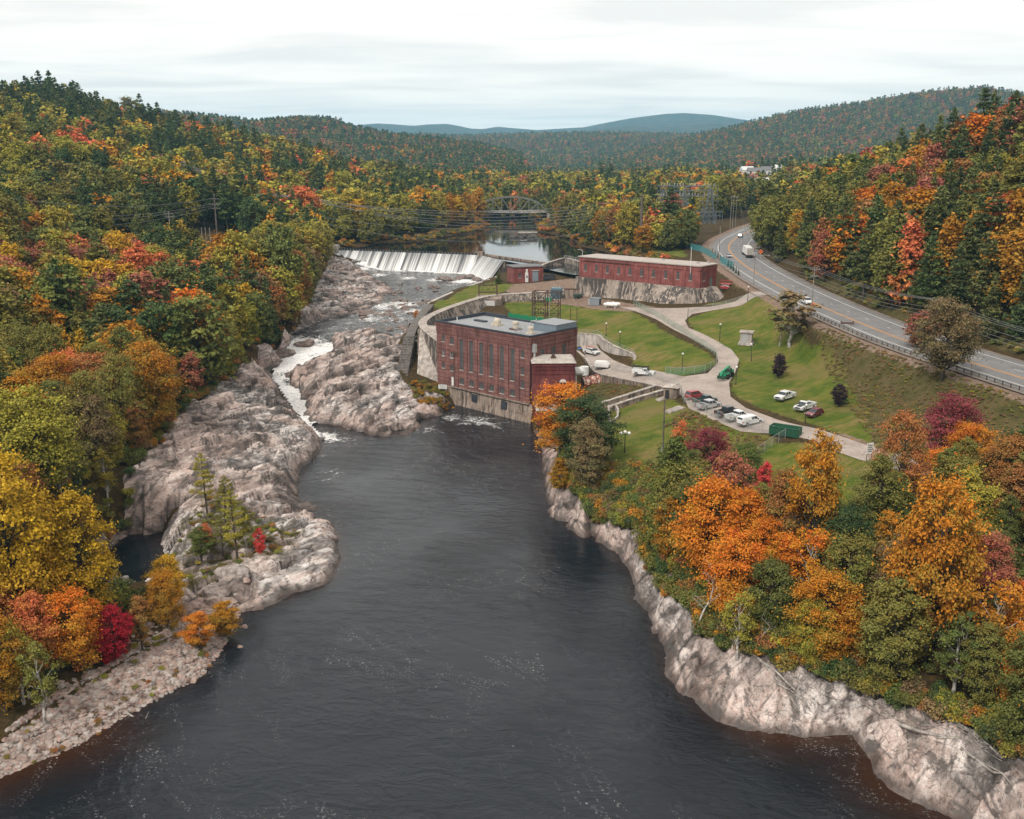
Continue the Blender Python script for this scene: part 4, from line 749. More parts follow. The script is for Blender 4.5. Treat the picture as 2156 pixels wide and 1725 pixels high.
def pine(seed,H=20.0,Rr=4.0,cb=0.25,nw=15,per=6,nleaf=9000,L=0.5,cone=False,airy=0.0):
 rng=np.random.default_rng(seed);top=np.array([rng.normal()*.3,rng.normal()*.3,H]);r0=.013*H+.05
 segs=[(np.zeros(3),top*.55,r0,r0*.55),(top*.55,top,r0*.55,.03)];P=[];Nn=[];LV=[];LW=[];tips=[]
 for w in range(nw):
  f=cb+(1-cb)*(w+.5*rng.random())/nw;t=(f-cb)/(1-cb)
  prof=(1.0-t)**(.85 if cone else .7)*(min(1,t*4+.55))+.05
  for b in range(per):
   if rng.random()<.12+airy*.25:continue
   a=2*math.pi*(b+rng.random()*.8)/per+w*1.1;ln=Rr*prof*(0.6+.65*rng.random());up=(-.10 if cone else .16)+.18*t+rng.normal()*.07
   s=top*f;e=s+np.array([math.cos(a)*ln,math.sin(a)*ln,ln*up]);segs.append((s,e,max(.02,r0*.25*(1-t)),.012));tips.append((s,e,ln,t,rng.random()))
 wg=np.array([q[2]**1.5 for q in tips]);cnt=np.maximum((nleaf*wg/wg.sum()).astype(int),3)
 for(s,e,ln,t,rv),n in zip(tips,cnt):
  q=rng.random(n)**.6*(.85)+.18;p=s+(e-s)*q[:,None];d=(e-s)/np.linalg.norm(e-s);side=np.cross(d,(0,0,1));side/=np.linalg.norm(side)+1e-9
  wid=ln*.30*(1.1-.75*q)+.12
  p=p+side*(rng.normal(size=n)*wid)[:,None]+np.array([0,0,1.0])*(rng.normal(size=n)*ln*.07+ln*.05)[:,None]
  P.append(p);Nn.append(np.array([0,0,1.0])+rng.normal(size=(n,3))*.55+d*.2);LV.append(np.clip(.7*rv+.5*(rng.random(n)-.3),0,1));LW.append(np.clip(.5+.3*(rv-.5)+.6*(rng.random(n)-.5),0,1))
 k=max(nleaf//40,6);q=rng.random(k);P.append(top*(1-.10*q[:,None])+rng.normal(size=(k,3))*(.10+Rr*.10*q[:,None]));Nn.append(rng.normal(size=(k,3))+np.array([0,0,.5]));LV.append(rng.random(k));LW.append(rng.random(k))
 cm=crown_mesh('crown',np.concatenate(P),np.concatenate(Nn),L,L*.42,rng,np.concatenate(LV),np.concatenate(LW));V,F=tubes_np(segs,5);return np_mesh('trunk',V,F,M_PINEBARK,True),cm
def shrub(seed,H=2.0,Rr=1.5,nleaf=900,L=0.22):
 rng=np.random.default_rng(seed);segs=[];nl=9;C=[];RA=[]
 for i in range(nl):
  a=i*2.4;rad=Rr*.6*rng.random()**.5;c=np.array([math.cos(a)*rad,math.sin(a)*rad,H*(.35+.4*rng.random())]);C.append(c);RA.append(Rr*(.3+.2*rng.random()));segs.append((np.array([0,0,-.2]),c,.04,.01))
 C=np.array(C);RA=np.array(RA);li=rng.integers(0,nl,nleaf);d=rng.normal(size=(nleaf,3));d/=np.linalg.norm(d,axis=1,keepdims=True);d[:,2]=np.abs(d[:,2])*1.1-.15
 P=C[li]+d*(RA[li]*(.5+.6*rng.random(nleaf)))[:,None];Nn=d+np.array([0,0,.6])+rng.normal(size=(nleaf,3))*.5;lob=rng.random(nl)
 cm=crown_mesh('crown',P,Nn,L,L*.7,rng,np.clip(.5*lob[li]+.5*rng.random(nleaf),0,1),np.clip(.5+.7*(rng.random(nleaf)-.5),0,1));V,F=tubes_np(segs,4);return np_mesh('stems',V,F,M_BARK,True),cm
def snag(seed,H=11.0,bark=None,nb=16,twig=3):
 rng=np.random.default_rng(seed);segs=[];k=6;tr=[np.zeros(3)]
 for i in range(1,k+1):tr.append(np.array([rng.normal()*.25*i,rng.normal()*.25*i,H*i/k]))
 r0=.012*H+.04
 for i in range(k):segs.append((tr[i],tr[i+1],r0*(1-i/k*.9),r0*(1-(i+1)/k*.9)))
 for b in range(nb):
  f=.3+.68*rng.random();q=f*k;p=tr[int(q)]+(tr[int(q)+1]-tr[int(q)])*(q-int(q));a=rng.random()*6.28;ln=H*.26*(1.15-f)*(0.6+.8*rng.random())
  e=p+np.array([math.cos(a)*ln,math.sin(a)*ln,ln*(.5+.5*rng.random())]);segs.append((p,e,r0*.35*(1.1-f),.012))
  for _ in range(twig):m=p+(e-p)*(.35+.6*rng.random());segs.append((m,m+(rng.normal(size=3)*.35+np.array([0,0,.3]))*ln*.6,.022,.008))
 V,F=tubes_np(segs,5);return np_mesh('trunk',V,F,bark or M_DEAD,True)
def joined(tm,cm,name,parts=None):
 "trunk and crown of one far tree as one mesh"
 def arr(me):
  v=np.empty(len(me.vertices)*3,np.float32);me.vertices.foreach_get('co',v);f=np.empty(len(me.loops),np.int32);me.loops.foreach_get('vertex_index',f);return v.reshape(-1,3),f.reshape(-1,4)
 v1,f1=arr(tm);v2,f2=arr(cm);lv=np.empty(len(f2),np.float32);lw=np.empty(len(f2),np.float32);cm.attributes['lv'].data.foreach_get('value',lv);cm.attributes['lw'].data.foreach_get('value',lw);z=np.zeros(len(f1),np.float32)
 return np_mesh(name,np.concatenate([v1,v2]),np.concatenate([f1,f2+len(v1)]),[tm.materials[0],M_LEAF],False,{'lv':('FACE','FLOAT',np.concatenate([z,lv])),'lw':('FACE','FLOAT',np.concatenate([z,lw]))},np.concatenate([np.zeros(len(f1)),np.ones(len(f2))]))
SPEC={'round':dict(H=15,Rr=4.9,cb=.16,nl=90,shape='round'),'oval':dict(H=16,Rr=4.0,cb=.14,nl=84,shape='oval'),'spread':dict(H=15,Rr=5.4,cb=.2,nl=96,shape='spread'),'cone':dict(H=13,Rr=3.6,cb=.1,nl=70,shape='cone'),'slim':dict(H=14,Rr=2.7,cb=.22,nl=52,shape='oval')}
NEAR={};MID={};FARP={}
_s=100
for kd,sp in SPEC.items():
 NEAR[kd]=[broadleaf(_s+i,nleaf=17000,L=0.30,**sp)for i in range(2)];MID[kd]=[broadleaf(_s+20+i,nleaf=4600,L=0.62,**sp)for i in range(2)]
 FARP[kd]=[broadleaf(_s+40+i,nleaf=800,L=1.4,**{**sp,'nl':18})for i in range(2)];_s+=100
_b=dict(H=13,Rr=2.9,cb=.3,nl=26,shape='oval',bark=M_BIRCH)
NEAR['birch']=[broadleaf(900+i,nleaf=6500,L=0.3,airy=.6,**_b)for i in range(2)];MID['birch']=[broadleaf(920+i,nleaf=1900,L=.6,**_b)for i in range(2)];FARP['birch']=[broadleaf(940,nleaf=420,L=1.4,**_b)]
NEAR['pine']=[pine(1000+i,nleaf=12000,L=.46,Rr=4.4)for i in range(2)];MID['pine']=[pine(1020+i,nleaf=3000,L=.9,Rr=3.6)for i in range(3)];FARP['pine']=[pine(1040+i,nleaf=560,L=2.1,nw=12,per=5,Rr=3.4)for i in range(3)]
NEAR['sparse']=[pine(1060+i,H=14,Rr=2.9,cb=.3,nw=9,per=5,nleaf=2600,L=.4,airy=.8)for i in range(2)];MID['sparse']=NEAR['sparse'];FARP['sparse']=NEAR['sparse'][:1]
NEAR['fir']=[pine(1100+i,H=15,Rr=3.0,cb=.06,nw=22,per=7,nleaf=11000,L=.4,cone=True)for i in range(2)];MID['fir']=[pine(1120+i,H=15,Rr=3.0,cb=.06,nw=18,nleaf=2800,L=.8,cone=True)for i in range(2)];FARP['fir']=[pine(1140+i,H=15,Rr=3.0,cb=.06,nw=12,per=5,nleaf=480,L=1.8,cone=True)for i in range(2)]
BASEH={'round':15,'oval':16,'spread':15,'cone':13,'slim':14,'birch':13,'pine':20,'fir':15,'sparse':14}
SHRUB=[shrub(1300+i)for i in range(4)]
SHRUBF=[shrub(1320+i,nleaf=260,L=.42)for i in range(3)]
PAL={'green':((0.058,0.072,0.018),(0.085,0.088,0.02)),'olive':((0.115,0.10,0.02),(0.08,0.085,0.02)),'lime':((0.20,0.165,0.022),(0.12,0.115,0.02)),'gold':((0.42,0.235,0.014),(0.29,0.19,0.018)),'amber':((0.38,0.155,0.012),(0.18,0.125,0.018)),'orange':((0.50,0.125,0.012),(0.36,0.19,0.018)),'coral':((0.48,0.115,0.05),(0.40,0.17,0.035)),'rose':((0.30,0.085,0.06),(0.18,0.10,0.04)),'red':((0.42,0.035,0.02),(0.36,0.075,0.02)),'crimson':((0.30,0.012,0.022),(0.20,0.012,0.02)),'rust':((0.22,0.085,0.026),(0.11,0.085,0.022)),'maroon':((0.12,0.025,0.03),(0.17,0.03,0.035)),'brown':((0.13,0.085,0.04),(0.09,0.075,0.03)),'dark':((0.028,0.048,0.016),(0.045,0.06,0.018)),'pine':((0.036,0.055,0.02),(0.06,0.072,0.022)),'pine2':((0.055,0.068,0.02),(0.08,0.082,0.025)),'purple':((0.016,0.010,0.014),(0.026,0.012,0.018)),'pinegrey':((0.04,0.055,0.03),(0.03,0.045,0.025)),'hotpink':((0.55,0.05,0.055),(0.5,0.06,0.04))}
PAL={k:tuple(tuple(min(.62,c*(1.28 if max(v[0])>.25 else 1.75)+.004)for c in q)for q in v)for k,v in PAL.items()}
def jit(c,rnd,a=.16):
 k=1+rnd.uniform(-a,a)*1.2;return tuple(max(.003,x*k*(1+rnd.uniform(-a,a)*.7))for x in c)
 # ------------------------------------------------------------------ where trees stand
def ray_ground(u,v,y0=60.0,y1=1150.0):
 a,b,c=_ray(u,v);y=y0
 while y<y1:
  t=y/b;z=CAM_H+c*t
  if z<=float(GF(a*t,y)):return Vector((a*t,y,z))
  y+=0.5 if y<400 else 2.0
 t=y1/b;return Vector((a*t,y1,CAM_H+c*t))
rnd=random.Random(7)
CNAME={'green':'green','olive':'olive green','lime':'yellow-green','gold':'golden yellow','amber':'amber','orange':'bright orange','coral':'coral pink','rose':'dusty rose','red':'bright red','crimson':'crimson','rust':'rust brown','maroon':'maroon','brown':'bare-looking brown','dark':'dark green','pine':'deep green','pine2':'soft green','purple':'almost black purple','pinegrey':'grey-green','hotpink':'vivid scarlet pink'}
KNAME={'round':('broadleaf_tree','round-crowned broadleaf tree'),'oval':('broadleaf_tree','tall oval broadleaf tree'),'spread':('broadleaf_tree','spreading broadleaf tree'),'cone':('broadleaf_tree','pointed broadleaf tree'),'slim':('broadleaf_tree','slender broadleaf tree'),'birch':('birch_tree','pale-stemmed birch'),'pine':('pine_tree','white pine'),'fir':('fir_tree','conical fir'),'sparse':('pine_tree','sparse pine')}
def plant(kind,colour,x,y,z,H,wide=1.0,label=None,group=None,near=None,rot=None):
 d=math.hypot(x,y);lib=NEAR if(near if near is not None else d<215)else MID
 tm,cm=rnd.choice(lib[kind]);s=H/BASEH[kind];nm=KNAME[kind][0]
 e=empty(nm,(x,y,z-.15),rnd.uniform(0,6.28)if rot is None else rot);e.scale=(s*wide,s*wide,s)
 a,b=PAL[colour];o=bpy.data.objects.new('trunk',tm);link(o,e);c=bpy.data.objects.new('crown',cm);link(c,e)
 c['tcol']=jit(a,rnd,.10);c['tcol2']=jit(b,rnd,.12)
 tag(e,label,'tree',group);return e
BASEW={'round':9.8,'oval':8,'spread':10.8,'cone':7.2,'slim':5.4,'birch':5.8,'pine':8.8,'fir':6,'sparse':5.8}
TAKEN=[]
HERO=[('spread','gold',45,1345,962,250,'tall golden yellow tree at the lower edge of the far-bank wood'),('oval','gold',185,1325,1035,150,'golden tree leaning over the dark backwater pool'),('round','gold',110,1330,1120,150,'lower golden tree between the two taller yellow ones'),('oval','coral',85,1425,1245,110,'coral topped tree above the stony beach'),('round','orange',155,1410,1240,130,'bright orange maple above the stony beach'),('oval','crimson',243,1400,1275,85,'crimson sapling at the back of the stony beach'),('slim','orange',205,1395,1262,60,'orange tree tucked behind the crimson sapling'),('slim','rust',300,1370,1255,45,'thin rust coloured sapling beside the crimson one'),('birch','lime',52,1490,1300,90,'white-stemmed birch on the stony beach, with green leaves'),('birch','olive',98,1532,1340,90,'nearest white birch on the stony beach, leaning slightly'),('oval','amber',12,1500,1290,110,'amber tree at the beach edge of the frame'),('oval','gold',357,1290,1168,85,'small golden tree at the foot of the ledge'),('round','amber',352,1330,1200,80,'amber tree with a dark stem standing among boulders'),('slim','amber',478,1345,1268,70,'thin amber sapling by the waterline below the ledge'),('slim','orange',420,1372,1290,62,'sparse orange sapling on the boulder beach'),('sparse','lime',437,1085,952,62,'sparse tall pine standing alone on the bare ledge'),('sparse','olive',475,1105,1000,66,'young pine beside the lone ledge pine'),('sparse','lime',500,1178,1028,70,'bushy young fir on the mossy part of the ledge'),('sparse','olive',470,1170,1085,50,'short fir in front of the bushy ledge fir'),('slim','green',425,1182,1110,48,'green sapling under the coral one on the ledge'),('slim','coral',436,1150,1102,26,'small coral red sapling on the ledge'),('slim','hotpink',549,1178,1112,26,'vivid red sapling standing near the tip of the ledge'),('birch','olive',520,1175,1075,40,'thin pale birch stem beside the red sapling'),('round','orange',415,785,608,125,'large orange and gold maple above the cascade'),('slim','hotpink',440,690,634,30,'scarlet treetop behind the large orange maple'),('oval','coral',298,660,512,84,'coral red maple rising above the far-bank wood'),('oval','rose',322,730,572,110,'broad dusty rose tree below the coral maple'),('round','rose',270,745,652,80,'dusty rose tree in the middle of the far-bank wood'),('oval','rose',385,640,545,50,'pink tree by the power line posts'),('oval','red',470,650,570,66,'deep red tree beside the power line posts'),('oval','rose',545,675,575,70,'rose tree near the edge of the ledge'),('oval','gold',612,640,560,50,'yellow tree at the waterside below the dam'),('round','gold',80,600,540,70,'yellow tree at the back of the far-bank wood'),('oval','lime',290,800,690,80,'yellow-green tree on the bank left of the orange maple'),('oval','amber',235,860,715,85,'amber tree on the slope above the ledge'),('birch','lime',345,830,720,70,'leafy birch next to the amber tree above the ledge'),('round','orange',1188,960,806,140,'orange tree half hiding the powerhouse annex'),('round','dark',1236,985,833,150,'dark green round tree in front of the orange one by the powerhouse'),('cone','amber',1180,1030,962,60,'amber bush tree on the cliff below the powerhouse'),('cone','coral',1428,1010,886,62,'flame shaped coral tree beside the dark utility pole'),('round','maroon',1492,1020,900,110,'maroon tree below the parked pickups'),('round','green',1440,1070,945,95,'green tree under the flame shaped coral one'),('round','green',1570,1055,932,90,'green tree between the maroon tree and the chain-link fence'),('oval','rose',1528,1160,950,105,'rose pink tree in the middle of the bank wood'),('slim','hotpink',1606,1075,972,36,'small scarlet pink treetop on the bank'),('spread','orange',1490,1245,1010,190,'large bright orange maple on the bank below the lawn'),('oval','amber',1705,1250,905,120,'tall amber tree in front of the green dumpster'),('oval','rust',1640,1235,985,110,'rust orange tree beside the tall amber one'),('oval','amber',1410,1190,1045,80,'amber tree at the riverward edge of the bank wood'),('round','dark',1765,1270,1062,125,'dark green tree below the grass clearing'),('round','rust',1880,1130,868,125,'russet topped dark tree beside the dirt road end'),('spread','maroon',1990,985,828,135,'wide maroon shrub tree at the foot of the highway slope'),('round','orange',2040,1020,890,110,'orange tree in front of the maroon shrub tree'),('spread','amber',1945,1400,1010,215,'broad amber tree in the bank wood near the driftwood shore'),('oval','rose',2065,1340,1120,120,'dusty rose tree behind the white-stemmed amber one'),('birch','amber',2085,1450,1210,130,'tall white-stemmed tree with amber leaves near the frame edge'),('round','orange',2145,1530,1300,110,'orange tree at the lower frame edge'),('cone','orange',1777,1392,1242,112,'neat pointed orange maple above the driftwood'),('cone','lime',1726,1335,1218,84,'yellow-green tree behind the pointed orange maple'),('round','green',1620,1340,1180,120,'dark leafy green tree in the lower bank wood'),('birch','lime',1552,1390,1238,80,'slim birch with pale stem at the edge of the bank rocks'),('spread','brown',1982,803,628,150,'big brown-green tree hiding part of the highway'),('oval','rose',1935,735,655,70,'pink tree behind the big brown-green one by the highway'),('birch','brown',1662,732,612,120,'half-bare spreading birch on the highway slope'),('oval','purple',1639,797,744,34,'dark purple ornamental tree by the lawn kiosk side'),('oval','purple',1766,858,808,38,'dark purple ornamental tree above the maroon car'),('fir','green',1050,598,571,26,'small green tree against the small brick house'),('slim','orange',877,676,653,14,'tiny orange sapling on the stone wall'),('pine','pine',1405,515,395,80,'tall pine left of the substation'),('oval','gold',1412,523,480,40,'yellow tree beside the blue fence'),('pine','pine2',1265,500,425,55,'pine behind the brick gatehouse near the pond'),('oval','orange',1530,420,370,50,'orange tree by the far bend of the highway'),('round','coral',1345,430,408,30,'coral tree beside the far utility pole'),]
for kd,cl,u,vb,vt,wpx,lab in HERO:
 p=ray_ground(u,vb);H=WY(u,vt,p.y).z-p.z;wm=wpx/FPX*math.hypot(p.y,40);wide=(wm/BASEW[kd])/(H/BASEH[kd])
 plant(kd,cl,p.x,p.y,p.z,H,min(max(wide,.5),1.9),lab);TAKEN.append((p.x,p.y,wm*.36))
for u,v,z,r in((300,1180,0,13),(330,1230,1,8),(250,1150,2,7),(240,1110,5,6),(231,1262,1,9),(270,1290,2,8)):TAKEN.append((*W2(u,v,z),r))
# ---- woods: scattered stems, each with a kind and a colour
ZP={'far_bank':dict(pal={'olive':22,'green':10,'lime':19,'rust':12,'rose':8,'coral':4,'amber':12,'gold':8,'pine2':8,'brown':6,'red':1},kinds={'round':22,'oval':28,'slim':14,'birch':14,'cone':8,'spread':6},H=(11,17)),'dark':dict(pal={'pine':30,'green':22,'olive':18,'lime':14,'dark':12,'amber':5,'coral':2},kinds={'round':26,'oval':20,'spread':20,'slim':4},H=(16,23)),'spur':dict(pal={'lime':34,'olive':26,'gold':9,'amber':10,'green':8,'pine':10,'rose':3,'coral':3},kinds={'round':40,'spread':30,'oval':16},H=(14,20)),'crest':dict(pal={'pine':52,'pine2':14,'olive':14,'lime':9,'amber':4,'coral':2,'gold':3},kinds={'round':40,'oval':30,'spread':20},H=(14,21)),'valley':dict(pal={'olive':24,'green':16,'lime':18,'pine':22,'amber':7,'gold':4,'coral':4,'rose':2,'rust':4,'orange':1},kinds={'round':40,'oval':25,'spread':20},H=(13,21)),'right_hill':dict(pal={'olive':30,'pine2':17,'pine':13,'amber':9,'green':12,'rust':8,'coral':4,'orange':3,'rose':4,'red':1,'lime':6},kinds={'oval':32,'round':24,'cone':14,'spread':10,'slim':6,'birch':4},H=(14,21)),'bank':dict(pal={'olive':22,'green':22,'amber':14,'rust':10,'lime':10,'dark':12,'orange':4,'brown':8},kinds={'round':26,'oval':26,'slim':12,'cone':12,'birch':8},H=(8,14)),}
ZWORD={'far_bank':'in the wood across the river from the powerhouse','dark':'on the slope behind the power line clearing','spur':'on the yellow-green spur of the river-side hill','crest':'on the conifer ridge above the river','valley':'in the flat wood beyond the pond','right_hill':'on the steep hillside above the highway','bank':'on the bank between lawn and river'}
CORR=[W2(u,v,z)for u,v,z in((150,520,27),(470,500,26),(560,520,24),(660,505,20),(600,545,20),(480,600,19),(380,560,21),(200,560,24))]
FLINE=[W2(u,v,z)for u,v,z in((-300,1560,3),(30,1470,3),(180,1415,3.2),(320,1320,2.6),(300,1270,2),(230,1260,1.2),(190,1170,5),(200,1080,7),(270,1015,9),(330,930,10),(390,865,11),(470,790,11.5),(560,712,13),(630,655,14),(665,600,15),(690,545,18))]
LEFTW=FLINE+[(-96,490),(-74,500),(-72,520),(-60,545),(-45,575),(-26,640),(-34,760),(-50,900),(-50,1180),(-1100,1180),(-1100,60)]
RIGHTW=[(p[0]+13.5,p[1])for p in ROADC]+[(260,800),(900,1100),(900,100),(160,100)]
BANKW=[W2(u,v,z)for u,v,z in((1165,985,5.6),(1215,985,6.4),(1290,1050,6.8),(1400,1100,6.8),(1480,1130,6.8),(1600,1150,7.5),(1690,1165,8),(1790,1150,8.4),(1850,1090,10),(1960,1060,11.5),(2160,1040,13),(2400,1050,14),(2400,1680,5),(2156,1575,4.2),(2000,1510,4),(1880,1470,3.8),(1700,1405,3.8),(1580,1365,3.8),(1500,1320,4),(1440,1250,4.4),(1400,1180,4.4),(1360,1090,5.6),(1280,1060,6),(1220,1010,6.4))]
VALLW=[(-26,640),(-34,760),(-60,900),(-300,1180),(-1000,1600),(-900,2300),(1000,2300),(900,1500),(230,760),(150,640),(118,600),(90,590),(66,560),(44,560),(28,620),(24,690),(16,760),(-14,760)]
MIDW=[(30,580),(40,500),(52,452),(62,430),(80,430),(84,470),(70,540),(60,600)]
SUBST=[(58,505),(104,498),(124,560),(100,600),(62,590)]
def scatter_pts(poly,step,seed,jitter=.8,ymax=1e9,lim=.66):
 r=np.random.default_rng(seed);xs=[p[0]for p in poly];ys=[p[1]for p in poly];x0,x1=max(min(xs),-.75*min(max(ys),ymax)),min(max(xs),.75*min(max(ys),ymax))
 X,Y=np.meshgrid(np.arange(x0,x1,step),np.arange(min(ys),min(max(ys),ymax),step),indexing='ij');X=X+(r.random(X.shape)-.5)*step*jitter+(np.arange(X.shape[1])%2)*step/2;Y=Y+(r.random(Y.shape)-.5)*step*jitter
 X=X.ravel();Y=Y.ravel();k=inpoly(X,Y,poly)&(np.abs(X)<Y*lim+6);return X[k],Y[k]
CLEAR=((300,1180),(280,1150),(330,1205),(245,1050),(330,1400),(400,1340),(250,1445),(440,1240),(1165,790),(1765,1000),(1735,975),(1785,1040),(1660,980),(1345,930),(1440,900))
def hides(kd,x,y,z,h,w):
 dz=z+h*.58-CAM_H;c=y*CP-dz*SP;u=1078+FPX*x/c;v=862.5-FPX*(y*SP+dz*CP)/c;rx=BASEW[kd]*h/BASEH[kd]*w*.5/c*FPX;ry=h*.46/c*FPX
 return any(((u-a)/rx)**2+((v-b)/ry)**2<1.1 for a,b in CLEAR)
TREES=[]
def pick(d):ks=list(d);return rnd.choices(ks,[d[k]for k in ks])[0]
def fill(poly,zone_of,step,seed,ymax=1e9,thin=0.0,clear=3.0):
 X,Y=scatter_pts(poly,step,seed,ymax=ymax);Z=GF(X,Y);tk=np.array(TAKEN)if TAKEN else np.zeros((0,3))
 bad=inpoly(X,Y,CORR)|inpoly(X,Y,SUBST)|inpoly(X,Y,LEDGE)|(polydist(X,Y,ROAD)[0]<11.5)
 cl=fbm(X/26,Y/26,91,3);cl2=fbm(X/18,Y/18,97,3)
 for x,y,z,b,c1,c2 in zip(X,Y,Z,bad,cl,cl2):
  if b or rnd.random()<thin:continue
  if len(tk)and np.any(np.hypot(tk[:,0]-x,tk[:,1]-y)<np.maximum(tk[:,2],1.5)):continue
  zn=zone_of(x,y,z,c1)if callable(zone_of)else zone_of;zp=ZP[zn];cr=random.Random(int(x/24+c2*3)*7919+int(y/30+c1*3)*104729);pt=cr.choices(list(zp['pal']),list(zp['pal'].values()))[0];hv=cr.uniform(.82,1.18);col=pt if rnd.random()<.48 else pick(zp['pal'])
  if zn=='far_bank' and y<200 and col.startswith('pine'):col='lime'
  kd=('pine' if rnd.random()<.55 else 'fir')if col.startswith('pine')else pick(zp['kinds'])
  h=rnd.uniform(*zp['H'])*(1.22 if kd=='pine' else 1.0)*(.8+.4*c1)*hv;w_=rnd.uniform(.85,1.25)
  if y>230 or not hides(kd,x,y,z,h,w_):TREES.append((zn,kd,col,x,y,z,h,w_))
def zone_left(x,y,z,c):
 if y<385 and not(y>330 and x<-190):return 'far_bank'
 ridge_y=470+(x+150)*-0.15
 if y<470:return 'dark' if c<.56 else 'spur'
 if y<575:return 'spur' if c>.3 else 'dark'
 return 'crest' if(c<.60 or z>85)else 'spur'
fill([(p if p[1]<400 else(p[0],min(p[1],400)))for p in LEFTW],zone_left,5.6,11,400)
fill(LEFTW,lambda x,y,z,c:zone_left(x,max(y,400),z,c),8.4,12)
TREES=[t for t in TREES if True]
fill(RIGHTW,'right_hill',7.2,13,640);fill(BANKW,'bank',4.4,14);fill(VALLW,'valley',8.6,15,1250);fill([(x,y)for x,y in VALLW],'valley',10,16,2300)if False else None
fill(MIDW,'valley',5.5,17,thin=.25)
_seen=set();_T=[]
for t in TREES:
 if t[0]in('far_bank','dark','spur','crest')and t[4]<400:
  k=(round(t[3]/4.2),round(t[4]/4.2))
  if k in _seen:continue
  _seen.add(k)
 _T.append(t)
TREES=_T
def visible_share(trees):
 "front-to-back painting of simple crowns on a coarse grid: how many cells each tree shows"
 gw,gh=539,431;buf=np.zeros((gh,gw),bool);out=np.zeros(len(trees));order=sorted(range(len(trees)),key=lambda i:math.hypot(trees[i][3],trees[i][4]))
 for i in order:
  zn,kd,col,x,y,z,h,w=trees[i]
  def pr(zz):
   dz=zz-CAM_H;c=y*CP-dz*SP;return(1078+FPX*x/c)/4,(862.5-FPX*(y*SP+dz*CP)/c)/4,c
  ux,vt,c=pr(z+h);_,vb,_=pr(z+h*.15);hw=BASEW[kd]*h/BASEH[kd]*w*.38/c*FPX/4
  a0,a1,b0,b1=int(max(ux-hw,0)),int(min(ux+hw+1,gw)),int(max(vt,0)),int(min(vb+1,gh))
  if a1<=a0 or b1<=b0:continue
  s=buf[b0:b1,a0:a1];out[i]=(~s).sum();s[:]=True
 return out
VIS=visible_share(TREES)
CAP={'broadleaf_tree':215,'birch_tree':60,'pine_tree':110,'fir_tree':50}
cnt={};single=set()
for i in sorted(range(len(TREES)),key=lambda i:-VIS[i]):
 nm=KNAME[TREES[i][1]][0]
 if VIS[i]>=14 and cnt.get(nm,0)<CAP[nm]:cnt[nm]=cnt.get(nm,0)+1;single.add(i)
for i in sorted(single):
 zn,kd,col,x,y,z,h,w=TREES[i]
 nb=min((j for j in single if j!=i),key=lambda j:(TREES[j][3]-x)**2+(TREES[j][4]-y)**2);lo,hi=ZP[zn]['H'];q=h/(1.22 if kd=='pine' else 1);sz='tall ' if q>lo+.62*(hi-lo)else 'low ' if q<lo+.25*(hi-lo)else ''
 plant(kd,col,x,y,z,h,w,' '.join((sz+f'{CNAME[col]} {KNAME[kd][1]} {ZWORD[zn]}, beside {CNAME[TREES[nb][2]]} one').split()[:16]),'trees '+ZWORD[zn])
 # ---- the rest of each wood is one mass
def proto_collection(name,meshes):
 c=bpy.data.collections.new(name)
 for i,m in enumerate(meshes):c.objects.link(bpy.data.objects.new(f'{name}_{i:02d}',m))
 return c
def scatter_group(name,coll):
 g=bpy.data.node_groups.new(name,'GeometryNodeTree');g.interface.new_socket('Geometry',in_out='INPUT',socket_type='NodeSocketGeometry');g.interface.new_socket('Geometry',in_out='OUTPUT',socket_type='NodeSocketGeometry')
 N=g.nodes.new;L=g.links.new;gi=N('NodeGroupInput');go=N('NodeGroupOutput');ci=N('GeometryNodeCollectionInfo');ci.inputs['Collection'].default_value=coll;ci.inputs['Separate Children'].default_value=True;ci.inputs['Reset Children'].default_value=True
 ip=N('GeometryNodeInstanceOnPoints');ip.inputs['Pick Instance'].default_value=True
 def na(nm,ty):x=N('GeometryNodeInputNamedAttribute');x.data_type=ty;x.inputs['Name'].default_value=nm;return x.outputs['Attribute']
 m2p=N('GeometryNodeMeshToPoints');L(gi.outputs[0],m2p.inputs[0]);L(m2p.outputs[0],ip.inputs['Points']);L(ci.outputs[0],ip.inputs['Instance']);L(na('pi','INT'),ip.inputs['Instance Index'])
 cb=N('ShaderNodeCombineXYZ');L(na('rz','FLOAT'),cb.inputs[2]);e2r=N('FunctionNodeEulerToRotation');L(cb.outputs[0],e2r.inputs[0]);L(e2r.outputs[0],ip.inputs['Rotation']);L(na('sc','FLOAT_VECTOR'),ip.inputs['Scale']);L(ip.outputs[0],go.inputs[0]);return g
def mass(name,rows,meshes,label,cat,kind='stuff'):
 "rows: (x, y, z, mesh index, rotation, scale xyz, colour, colour2)"
 if not rows:return None
 me=bpy.data.meshes.new(name);me.vertices.add(len(rows));me.vertices.foreach_set('co',np.array([r[:3]for r in rows],np.float32).ravel())
 a=me.attributes.new('pi','INT','POINT');a.data.foreach_set('value',np.array([r[3]for r in rows],np.int32));a=me.attributes.new('rz','FLOAT','POINT');a.data.foreach_set('value',np.array([r[4]for r in rows],np.float32))
 a=me.attributes.new('sc','FLOAT_VECTOR','POINT');a.data.foreach_set('vector',np.array([r[5]for r in rows],np.float32).ravel())
 for k,j in(('tcol',6),('tcol2',7)):
  a=me.attributes.new(k,'FLOAT_COLOR','POINT');a.data.foreach_set('color',np.array([(*r[j],1)for r in rows],np.float32).ravel())
 o=mesh_obj(name,me);md=o.modifiers.new('scatter','NODES');md.node_group=scatter_group(name,proto_collection(name+'_stock',meshes));tag(o,label,cat,None,kind);return o
